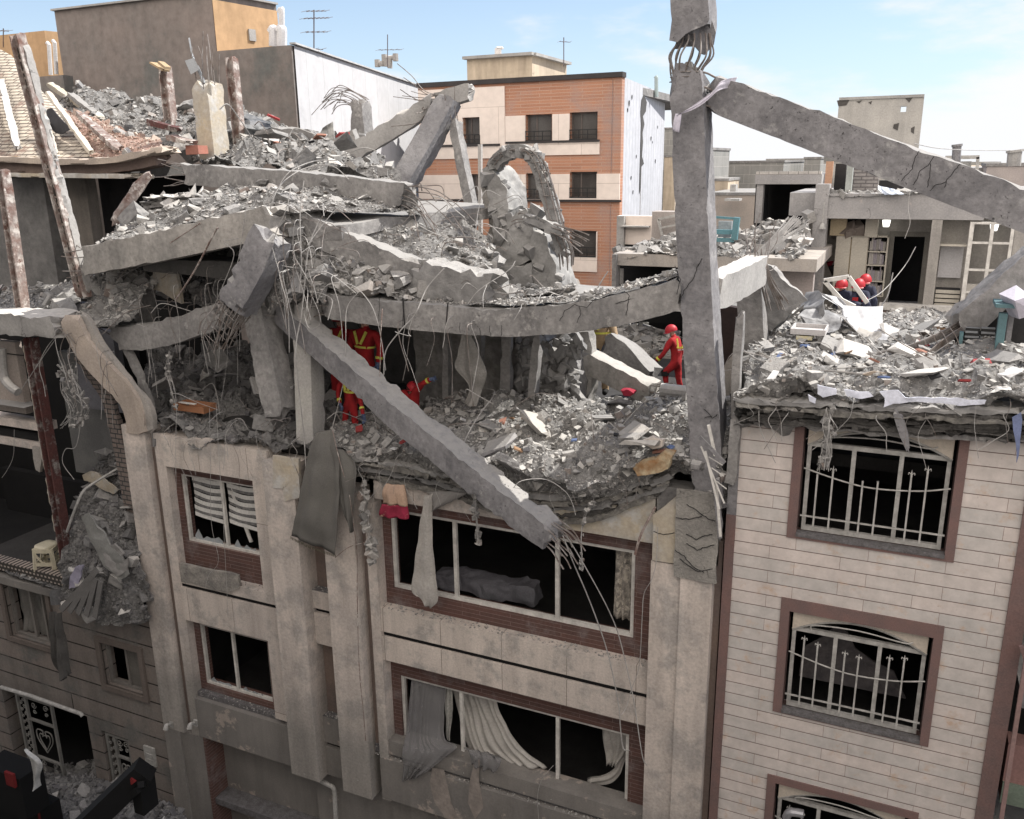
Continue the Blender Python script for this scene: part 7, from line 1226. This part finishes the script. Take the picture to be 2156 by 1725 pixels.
def loose(n, box, Y, label, L=(.3, 1.1), r=.0062):
    for i in range(n):
        px, py = rnd.uniform(box[0], box[2]), rnd.uniform(box[1], box[3]); y = rnd.uniform(*Y); c = P(px, py, y); a = rnd.uniform(0, 6.28); l = rnd.uniform(*L); d = Vector((math.cos(a), math.sin(a)*.5, rnd.uniform(-.3, .8))).normalized()
        e = Vector((rnd.uniform(-1, 1), rnd.uniform(-.5, .5), rnd.uniform(-.2, 1)))*l*.2
        mb = MB(); mb.tube([c, c+d*l*.35+e, c+d*l*.7+e*1.3, c+d*l-Vector((0, 0, l*.15))], r*rnd.uniform(.8, 1.3), 4); mk('loose_rebar', mb, WIREM if rnd.random() < .6 else STEEL, None, label, 'rebar', label.replace('bar ', 'bars ', 1))
loose(38, (780, 445, 1040, 560), (1.3, 2.6), 'thin steel bar curling out of the wire strewn heap behind the sloping beam')
loose(22, (600, 440, 720, 620), (-.1, .6), 'thin steel bar poking from the central knot of beams')
loose(22, (200, 560, 520, 700), (0, 1.), 'thin steel bar hanging in the crushed left cavity')
loose(20, (700, 850, 1440, 960), (0, .9), 'thin steel bar poking from the main rubble floor')
loose(16, (1600, 740, 2140, 820), (.2, 1.8), 'thin steel bar poking from the right rubble roof')
loose(16, (480, 270, 700, 350), (4., 7.), 'thin steel bar in the heap below the white wall', (.5, 1.4), .012)
loose(14, (1000, 600, 1200, 645), (.3, .6), 'thin steel bar sprouting along the top of the sagging beam', (.2, .5), .006)
loose(14, (330, 860, 620, 930), (.0, .8), 'thin steel bar in the dark debris above the striped blind window')
fan = empty('bent_reinforcement', P(1600, 545, 3.2), 'sheaf of straight bars fanning up right behind the big column', 'bent reinforcement')
for i in range(13): mb = MB(); t = i/12; mb.tube([(1585+t*14, 540+t*14, 3.2), (1630+t*20, 495+t*12, 3.5), (1660+t*46, 456+t*16+rnd.uniform(-12, 8), 3.8)], .009, 5); mk('rebar', mb, WIREM, fan)
for i in range(22): mb = MB(); a = rnd.uniform(-1, 1); mb.tube([(1603, 520+abs(a)*20, 3.2), (1606+a*9, 555, 3.1), (1612+a*16, 590, 3.1), (1622+a*30+10, 640+rnd.uniform(-10, 15), 3.2)], .011, 4); mk('rebar', mb, STEEL, fan)
polything('torn_slab', 'torn ribbed slab leaning between the bar sheaf and the curled metal sheet', 'slab', [(1606, 560), (1625, 565), (1650, 590), (1680, 615), (1694, 632), (1660, 672), (1625, 700), (1608, 690)], 3.8, .2, BROKEN, .05, 4)
ld = empty('antenna', P(1520, 1000, -.4), 'bent white aerial with crossbars hanging beside the big column foot', 'antenna')
for a, b, w_ in (((1517, 950, -.4), (1546, 1072, -.45), .03), ((1508, 940, -.4), (1585-28, 1090-30, -.45), .02), ((1524, 962, -.42), (1568-14, 980, -.42), .012), ((1530, 985, -.42), (1564-8, 1003, -.42), .012), ((1536, 1010, -.42), (1572-10, 1030, -.42), .012), ((1524, 895, -.3), (1538, 960, -.3), .04), ((1505, 920, -.5), (1558, 975, -.5), .045), ((1540, 1020, -.4), (1549, 1130, -.4), .035)):
    mb = MB(); mb.bar((a[0]-32, a[1], a[2]), (b[0]-32, b[1], b[2]), w_, w_*.6, up=(0, 1, 0)); mk('bar', mb, WHITEF if w_ < .045 else CONC2, ld)
beam('metal_channel', 'upright bent metal channel beside the corner of the beige building', [(1508, 1020, -.25), (1514, 1080, -.25), (1516, 1130, -.25)], .09, .05, CONC2, 'metal channel', up=(0, 1, 0), nw=1, nh=1)

def hang(n, box, Y, label, L=(.4, 1.3), r=.0038):
    for i in range(n):
        px, py = rnd.uniform(box[0], box[2]), rnd.uniform(box[1], box[3]); y = rnd.uniform(*Y); c = P(px, py, y); l = rnd.uniform(*L); w = rnd.uniform(-.25, .25); k_ = rnd.uniform(-.12, .12)
        mb = MB(); mb.tube([c+Vector((0, .15, .04)), c+Vector((0, -.02, 0)), c+Vector((w*.2+k_, -.04, -l*.35)), c+Vector((w*.6, -.03, -l*.7)), c+Vector((w-k_, -.05, -l))], r*rnd.uniform(.7, 1.4), 4); mk('loose_wire', mb, WIREM if rnd.random() < .5 else STEEL, None, label, 'wire', label.replace('wire ', 'wires ', 1))
hang(18, (730, 955, 1400, 1040), (-.4, -.25), 'loose wire dangling from the ragged floor edge above the big window', (.25, .8))
hang(16, (1570, 850, 2140, 885), (-.45, -.3), 'loose wire dangling from the dark roof edge over the marble wall', (.2, .7))
hang(22, (200, 560, 540, 700), (-.1, .4), 'loose wire dangling in the shadowed left cavity', (.5, 1.6))
hang(16, (560, 470, 700, 620), (-.3, .2), 'loose wire hanging off the central knot of beams', (.5, 1.6), .007)
hang(14, (330, 890, 620, 945), (-.15, -.05), 'loose wire hanging over the fascia above the striped blind window', (.3, .9), .004)
hang(8, (810, 650, 1000, 700), (.0, .2), 'loose wire drooping below the sagging beam', (.4, 1.3), .006)
hang(12, (110, 690, 230, 780), (-.45, -.3), 'loose wire hanging at the left knot over the open rooms', (.5, 1.5), .006)

# bigger broken plates and coloured scraps lying in the rubble
def plate(name, label, cat, px, py, Y, s, mat, seed, flat=.13):
    rn_ = random.Random(seed); v, f = hull(seed*2+1, 11, 1., rn_.uniform(.45, .9), flat); m_ = rotm(rn_.uniform(-.5, .5), rn_.uniform(-.45, .45), rn_.uniform(0, 6.28)); c = P(px, py, Y)
    return mk(name, ((v*s)@m_.T+np.array(c)+np.array([0, 0, .06]), f), mat, None, label, cat, label)
YM = lambda py: .5+(915-py)/77*2.3
YR_ = lambda py: .7+(780-py)/52*1.9 if py > 725 else 2.6+(725-py)/36*2.4
rnd = random.Random(19)
for i in range(16): py = rnd.uniform(845, 950); plate('concrete_plate', 'broad flat broken concrete plate in the rubble on the floor left of the big column', 'concrete plate', rnd.uniform(930, 1440), py, max(-.1, YM(py)), rnd.uniform(.35, .75), [CONC, CONC3, CONC2][i % 3], 100+i)
for i in range(22): py = rnd.uniform(690, 800); plate('concrete_plate', 'broad flat broken concrete plate in the rubble on the marble clad building', 'concrete plate', rnd.uniform(1600, 2140), py, YR_(py), rnd.uniform(.3, .65), [CONCL, CONC3, CONC][i % 3], 140+i)
for i in range(12): plate('concrete_plate', 'flat broken concrete plate on the upper left rubble slab', 'concrete plate', rnd.uniform(330, 800), rnd.uniform(412, 445), rnd.uniform(1.2, 1.9), rnd.uniform(.35, .7), [CONCL, CONC3][i % 2], 180+i)
for i in range(10): plate('concrete_plate', 'flat broken concrete plate on the heap below the white panelled wall', 'concrete plate', rnd.uniform(520, 780), rnd.uniform(285, 340), rnd.uniform(4.5, 7.), rnd.uniform(.5, 1.), [CONCL, CONC3, CONC][i % 3], 200+i)
for i in range(12): plate('concrete_plate', 'dark flat broken concrete plate in the shadowed left cavity', 'concrete plate', rnd.uniform(340, 620), rnd.uniform(760, 900), rnd.uniform(.5, 1.8), rnd.uniform(.4, .8), [CONC, CONC2][i % 2], 230+i)
SN = ['red', 'blue', 'white', 'brown wooden', 'orange brick', 'black']; si = lambda i: i % 6
SC = [M('scrap_red', (.3, .05, .05)), M('scrap_blue', (.1, .14, .26)), M('scrap_white', (.6, .6, .6)), M('scrap_wood', (.24, .15, .09)), M('scrap_brick', (.3, .15, .11)), M('scrap_black', (.02, .02, .022))]
for i in range(26): py = rnd.uniform(680, 815); plate('scrap', 'small '+SN[si(i)]+' scrap lying in the right rubble', 'scrap', rnd.uniform(1590, 2150), py, YR_(py), rnd.uniform(.12, .3), SC[i % 6], 260+i, .2)
for i in range(16): py = rnd.uniform(850, 960); plate('scrap', 'small '+SN[si(i)]+' scrap lying in the main rubble', 'scrap', rnd.uniform(740, 1440), py, max(-.1, YM(py)), rnd.uniform(.1, .24), SC[i % 6], 300+i, .2)
for i in range(12): plate('scrap', 'small '+SN[si(i)]+' scrap lying in the heap above the vault', 'scrap', rnd.uniform(180, 780), rnd.uniform(240, 320), rnd.uniform(5., 6.5), rnd.uniform(.2, .4), SC[i % 6], 330+i, .2)
# ================================================================ people: one skinned body each
def figure(label, J, E_, rad, mats, paint, Y=None, flip=1):
    """J: joints (name -> world Vector), E_: edges, rad: radii, paint(name pair) -> material index by nearest bone"""
    names = list(J); idx = {n: i for i, n in enumerate(names)}
    me = bpy.data.meshes.new('tmp'); me.from_pydata([tuple(J[n]) for n in names], [(idx[a], idx[b]) for a, b in E_], [])
    o = bpy.data.objects.new('tmp', me); COL.objects.link(o); sk = o.modifiers.new('s', 'SKIN'); sk.use_smooth_shade = True; sb = o.modifiers.new('u', 'SUBSURF'); sb.levels = 2; sb.render_levels = 2
    for i, n in enumerate(names):
        r_ = rad[n]; me.skin_vertices[0].data[i].radius = r_ if isinstance(r_, tuple) else (r_, r_)
    me.skin_vertices[0].data[0].use_root = True
    dg = bpy.context.evaluated_depsgraph_get(); ev = o.evaluated_get(dg); m2 = bpy.data.meshes.new_from_object(ev); bpy.data.objects.remove(o); bpy.data.meshes.remove(me)
    root = empty('person', min(J.values(), key=lambda v: v.z).copy(), label, 'person')
    for v in m2.vertices: v.co = v.co-root.location+nv(v.co, 9., 3)*.014+nv(v.co, 22., 5)*.006
    for q in mats: m2.materials.append(q)
    bones = [(J[a]-root.location, J[b]-root.location, paint(a, b)) for a, b in E_]
    for p in m2.polygons:
        c = Vector(p.center); best = 1e9
        for a, b, k in bones:
            ab = b-a; t = max(0, min(1, (c-a).dot(ab)/max(ab.length_squared, 1e-9))); d = (c-a-ab*t).length
            if d < best: best = d; p.material_index = k
        p.use_smooth = True
    m2.name = 'body'; b_ = bpy.data.objects.new('body', m2); COL.objects.link(b_); b_.parent = root
    return root
SUIT = M('rescue_red', (.36, .02, .022), (.24, .014, .018), scale=9, rough=.9, bump=.6, fine=.25, bscale=18); NAVY = M('rescue_navy', (.03, .033, .06), (.02, .022, .04)); SKIN = M('skin', (.45, .27, .2), (.4, .24, .18), rough=.6, bump=.05)
BOOT = M('boot_black', (.02, .02, .02)); GLOV = M('glove_blue', (.1, .14, .24), (.05, .06, .1), scale=20); YEL = M('hivis_yellow', (.62, .60, .1), (.5, .48, .1), rough=.6, bump=.05); SILV = M('reflective_tape', (.55, .55, .52), rough=.3); HELM = M('helmet_red', (.42, .022, .03), (.33, .02, .03), rough=.5, bump=.02, fine=.05); MASK = M('mask_white', (.75, .75, .75)); HAIR = M('hair_black', (.015, .012, .01))
BODY_E = [('pelvis', 'waist'), ('waist', 'chest'), ('chest', 'neckb'), ('neckb', 'neck'), ('neck', 'head'), ('head', 'crown'), ('chest', 'shL'), ('shL', 'elL'), ('elL', 'wrL'), ('wrL', 'paL'), ('chest', 'shR'), ('shR', 'elR'), ('elR', 'wrR'), ('wrR', 'paR'), ('pelvis', 'hiL'), ('hiL', 'knL'), ('knL', 'anL'), ('anL', 'toL'), ('pelvis', 'hiR'), ('hiR', 'knR'), ('knR', 'anR'), ('anR', 'toR')]
RAD = dict(pelvis=(.17, .135), waist=(.165, .13), chest=(.19, .14), neckb=(.09, .085), neck=(.055, .055), head=(.085, .095), crown=(.06, .07), shL=.09, elL=.066, wrL=.048, paL=(.04, .022), shR=.09, elR=.066, wrR=.048, paR=(.04, .022), hiL=.115, knL=.088, anL=.068, toL=.045, hiR=.115, knR=.088, anR=.068, toR=.045)
def add_hand(J, E_, rad, s, closed=.3):
    pa = J['pa'+s]; wr = J['wr'+s]; d = (pa-wr).normalized(); side = d.cross(Vector((0, 1, 0))); side = side.normalized() if side.length > .1 else Vector((0, 0, 1)); n = d.cross(side)
    for i, (o, l) in enumerate(((-.03, .075), (-.01, .085), (.01, .08), (.03, .062))):
        a, b, c = 'f%d%sa' % (i, s), 'f%d%sb' % (i, s), 'f%d%sc' % (i, s)
        J[a] = pa+side*o+d*.028; J[b] = J[a]+d*l*.5+n*l*closed*.3; J[c] = J[b]+(d*.6+n*closed*1.5).normalized()*l*.5; E_ += [('pa'+s, a), (a, b), (b, c)]; rad[a] = .011; rad[b] = .0095; rad[c] = .008
    a, b = 't%sa' % s, 't%sb' % s; J[a] = pa-side*.045-d*.02; J[b] = J[a]-side*.02+d*.045+n*.01; E_ += [('pa'+s, a), (a, b)]; rad[a] = .013; rad[b] = .010
def std_paint(suit=0, skin=1, boot=2, glove=3):
    def f(a, b):
        if a in ('neck', 'head') : return skin
        if a.startswith('an'): return boot
        if a.startswith(('wr', 'pa', 'f', 't')): return glove
        return suit
    return f
def band(root, c, axis, r, w_, mat, name='reflective_band', sq=1.):
    c = Q(c); axis = Vector(axis).normalized(); u = axis.cross(Vector((0, 1, 0))); u = u.normalized() if u.length > .1 else Vector((1, 0, 0)); v = axis.cross(u); mb = MB(); n = 16; vs = []
    for s_ in (-.5, .5):
        for i in range(n): a = 2*math.pi*i/n; vs.append(c+axis*w_*s_+u*math.cos(a)*r+v*math.sin(a)*r*sq)
    mb.add(vs, [(i, (i+1) % n, n+(i+1) % n, n+i) for i in range(n)]); mk(name, mb, mat, root, smooth=True)
def helmet(root, c, face, up=(0, 0, 1), s=1., mat=None):
    c = Q(c); U = Vector(up).normalized(); F = Vector(face); F = (F-U*F.dot(U)).normalized(); Sd = F.cross(U); mb = MB(); n, m_ = 20, 8; vs = []
    for j in range(m_+1):
        th = math.pi/2*j/m_*1.08; r_ = math.sin(th) if j else .001
        for i in range(n): a = 2*math.pi*i/n; vs.append(c+U*(math.cos(th)*.145*s)+F*math.cos(a)*r_*.15*s+Sd*math.sin(a)*r_*.12*s)
    mb.add(vs, [(j*n+i, (j+1)*n+i, (j+1)*n+(i+1) % n, j*n+(i+1) % n) for j in range(m_) for i in range(n)]); h = mk('helmet', mb, mat or HELM, root, smooth=True)
    mb = MB(); k = 10; vs = []
    for i in range(k+1): a = -1.2+2.4*i/k; rr = (.15, .19); vs += [c+F*math.cos(a)*rr[0]*s+Sd*math.sin(a)*.125*s-U*.02*s, c+F*math.cos(a)*rr[1]*s+Sd*math.sin(a)*.14*s-U*.035*s]
    mb.add(vs, [(2*i, 2*i+1, 2*i+3, 2*i+2) for i in range(k)]); mk('helmet_brim', mb, mat or HELM, h)
    mb = MB(); mb.tube([c+F*.11*s+Sd*.09*s-U*.01, c+F*.0+Sd*.12*s+U*.04*s, c-F*.12*s+Sd*.07*s], .012*s, 5); mb.tube([c+F*.05*s+Sd*.11*s, c+F*.06*s+Sd*.085*s-U*.13*s, c+F*.07*s-U*.17*s], .008, 4); mk('helmet_strap', mb, BOOT, h)
def face(root, c, F, s=1., mask=False):
    c = Q(c); F = Vector(F).normalized(); U = Vector((0, 0, 1)); Sd = F.cross(U).normalized()
    mb = MB(); mb.obox(c+F*.1*s-U*.015*s, F*.02*s, Sd*.012*s, U*.025*s); mk('nose', mb, SKIN, root)
    mb = MB(); [mb.obox(c+F*.085*s+Sd*k*.035*s+U*.012*s, F*.006, Sd*.013*s, U*.006*s) for k in (-1, 1)]; mk('eyes', mb, BOOT, root)
    mb = MB(); [mb.obox(c+Sd*k*.088*s, F*.02*s, Sd*.008*s, U*.03*s) for k in (-1, 1)]; mk('ears', mb, SKIN, root)
    if mask:
        mb = MB(); n = 8; vs = []
        for j in range(n+1):
            for i in range(n+1): a = -1.1+2.2*i/n; z = -.11+.1*j/n; vs.append(c+F*(math.cos(a)*.1+.035*math.sin(math.pi*j/n)*math.cos(a))*s+Sd*math.sin(a)*.085*s+U*z*s)
        mb.add(vs, [(j*(n+1)+i, j*(n+1)+i+1, (j+1)*(n+1)+i+1, (j+1)*(n+1)+i) for j in range(n) for i in range(n)]); mk('face_mask', mb, MASK, root, smooth=True)
    else: mb = MB(); mb.obox(c+F*.09*s-U*.055*s, F*.005, Sd*.025*s, U*.005*s); mk('mouth', mb, M('lips', (.3, .12, .1)), root)
# the walking rescuer in red, facing left, seen from his right side
Ym = 6.2
def L_(px, py, dy=0.): return P(px-5, py, Ym+dy)
J = dict(pelvis=L_(1428, 760), waist=L_(1430, 745), chest=L_(1430, 722), neckb=L_(1425, 711), neck=L_(1422, 706), head=L_(1418, 699), crown=L_(1417, 692),
         shL=L_(1428, 716, .2), elL=L_(1440, 738, .28), wrL=L_(1436, 758, .3), paL=L_(1434, 765, .3), shR=L_(1418, 717, -.16), elR=L_(1403, 744, -.26), wrR=L_(1387, 760, -.26), paR=L_(1381, 767, -.26),
         hiL=L_(1432, 768, .1), knL=L_(1433, 792, .1), anL=L_(1438, 819, .12), toL=L_(1430, 823, .12), hiR=L_(1424, 768, -.1), knR=L_(1405, 784, -.14), anR=L_(1408, 813, -.12), toR=L_(1398, 818, -.12))
sc = (J['crown']-J['anL']).length/1.62
E2 = list(BODY_E); rad = {k: (tuple(x*sc for x in v) if isinstance(v, tuple) else v*sc) for k, v in RAD.items()}; add_hand(J, E2, rad, 'R', .5); add_hand(J, E2, rad, 'L', .6)
man = figure('rescuer in red suit, red helmet and white mask stepping left beside the big column', J, E2, rad, [SUIT, SKIN, BOOT, GLOV], std_paint())
helmet(man, J['head']+Vector((0, 0, .03)), (-.9, -.5, -.2), (-.25, 0, 1), sc*1.08); face(man, J['head'], (-.85, -.5, -.25), sc, True)
Uc = (J['chest']-J['waist'])
band(man, J['chest']-Uc*.35, Uc, .205*sc, .035, YEL, sq=.8); band(man, J['chest']-Uc*.55, Uc, .203*sc, .02, SILV, sq=.8); band(man, J['elR'].lerp(J['wrR'], .7), J['wrR']-J['elR'], .068*sc, .045, YEL)
mb = MB(); mb.bar(J['chest']-Uc*.35+Vector((.06, -.15, 0)), J['neckb']+Vector((.07, -.08, 0)), .04, .012, up=(0, 1, 0)); mk('reflective_band', mb, YEL, man)
band(man, J['knR'].lerp(J['anR'], .05), J['anR']-J['knR'], .1*sc, .1, BOOT, 'knee_pad')
# firefighters under the left end of the sagging beam
def stand(label, cx, topy, boty, Y, face_dir, lean=0., arm=None, helmetm=None, suit=SUIT, hide_low=False, stripes=True):
    k = (boty-topy)/175.; q = lambda dx, dy, dd=0.: P(cx+dx*k+lean*dy*k, topy+dy*k, Y+dd)
    J = dict(pelvis=q(0, 95), waist=q(0, 75), chest=q(0, 48), neckb=q(0, 34), neck=q(0, 27), head=q(0, 16), crown=q(0, 7), shL=q(20, 40), elL=q(28, 68, -.05), wrL=q(24, 92, -.12), paL=q(22, 100, -.15), shR=q(-20, 40), elR=q(-28, 68, -.05), wrR=q(-22, 90, -.15), paR=q(-18, 98, -.2),
             hiL=q(9, 100), knL=q(11, 135), anL=q(11, 168), toL=q(9, 174, -.15), hiR=q(-9, 100), knR=q(-11, 135), anR=q(-11, 168), toR=q(-11, 174, -.15))
    if arm: 
        for a_, v in arm.items(): J[a_] = P(*v)
    sc = (J['crown']-J['anL']).length/1.62; E2 = list(BODY_E); rad = {k_: (tuple(x*sc for x in v) if isinstance(v, tuple) else v*sc) for k_, v in RAD.items()}; add_hand(J, E2, rad, 'R', .5); add_hand(J, E2, rad, 'L', .5)
    f = figure(label, J, E2, rad, [suit, SKIN, BOOT, GLOV], std_paint()); helmet(f, J['head']+Vector((0, 0, .03)), face_dir, (0, 0, 1), sc*1.05, helmetm); face(f, J['head'], face_dir, sc)
    if stripes:
        U_ = J['chest']-J['waist']
        for s in (-1, 1): mb = MB(); mb.bar(J['chest']+Vector((s*.03, -.19*sc, -.08)), J['neckb']+Vector((s*.12*sc, -.14*sc, -.0)), .05, .015, up=(0, 1, 0)); mk('reflective_band', mb, YEL, f)
        band(f, J['chest']-U_*.5, U_, .2*sc, .04, YEL, sq=.8)
        for s in 'LR': band(f, J['el'+s].lerp(J['wr'+s], .65), J['wr'+s]-J['el'+s], .07*sc, .045, YEL)
    return f
stand('firefighter in red standing at the left end of the sagging beam', 716, 655, 850, 2.0, (.2, -.9, -.4), lean=.02)
stand('firefighter in red standing second from the left under the sagging beam', 768, 655, 862, 1.8, (.0, -.8, -.6), lean=.0)
stand('firefighter in red bending low beneath the diagonal beam', 737, 765, 930, 1.1, (.3, -.8, -.6), lean=.0, arm=dict(elL=(758, 840, .9), wrL=(764, 872, .7), paL=(766, 880, .7), anL=(758, 890, 1.), toL=(766, 893, .9)))
stand('firefighter in red reaching right into the dark hole', 868, 806, 960, 1.6, (.6, -.6, -.4), lean=-.02, arm=dict(shL=(876, 822, 1.5), elL=(892, 806, 1.4), wrL=(906, 799, 1.4), paL=(912, 797, 1.4), shR=(848, 824, 1.5), elR=(842, 842, 1.3)))
TANJ = M('tan_jacket', (.36, .26, .16), (.3, .22, .14))
stand('firefighter in tan coat with yellow stripes behind the frayed wires', 1262, 628, 830, 5.2, (.1, -1, 0), suit=TANJ, stripes=True)
# three crouching rescuers in the torn room
for lab, cx, ty, Y in (('crouching rescuer with red helmet seen through the tilted window frame', 1774, 594, 9.6), ('crouching rescuer with red helmet and red marked jacket right of the tilted frame', 1810, 594, 9.4), ('crouching rescuer with red helmet at the back by the bookshelf', 1824, 584, 10.2)):
    k = 1.; q = lambda dx, dy, dd=0.: P(cx+dx, ty+dy, Y+dd)
    J = dict(pelvis=q(6, 54, .1), waist=q(4, 46, .05), chest=q(2, 30), neckb=q(0, 20), neck=q(-1, 16), head=q(-2, 10), crown=q(-2, 4), shL=q(15, 26), elL=q(17, 42, -.1), wrL=q(4, 50, -.3), paL=q(0, 52, -.35), shR=q(-10, 26), elR=q(-14, 42, -.1), wrR=q(-6, 52, -.3), paR=q(-3, 54, -.35), hiL=q(14, 56), knL=q(14, 44, -.5), anL=q(12, 64, -.4), toL=q(10, 66, -.5), hiR=q(-2, 56), knR=q(-6, 46, -.5), anR=q(-6, 64, -.4), toR=q(-8, 66, -.5))
    E2 = list(BODY_E); rad = dict(RAD); add_hand(J, E2, rad, 'R', .5); add_hand(J, E2, rad, 'L', .5)
    f = figure(lab, J, E2, rad, [NAVY, SKIN, BOOT, BOOT], std_paint()); helmet(f, J['head']+Vector((0, 0, .03)), (-.3, -.9, -.3), (0, 0, 1), 1.1); face(f, J['head'], (-.3, -.9, -.3), 1.)
    if 'marked' in lab:
        for s in (-1, 1): mb = MB(); mb.obox(J['chest']+Vector((s*.1, -.15, -.05)), Vector((.06, 0, 0)), Vector((0, .01, 0)), Vector((0, 0, .04))); mk('red_patch', mb, SUIT, f)
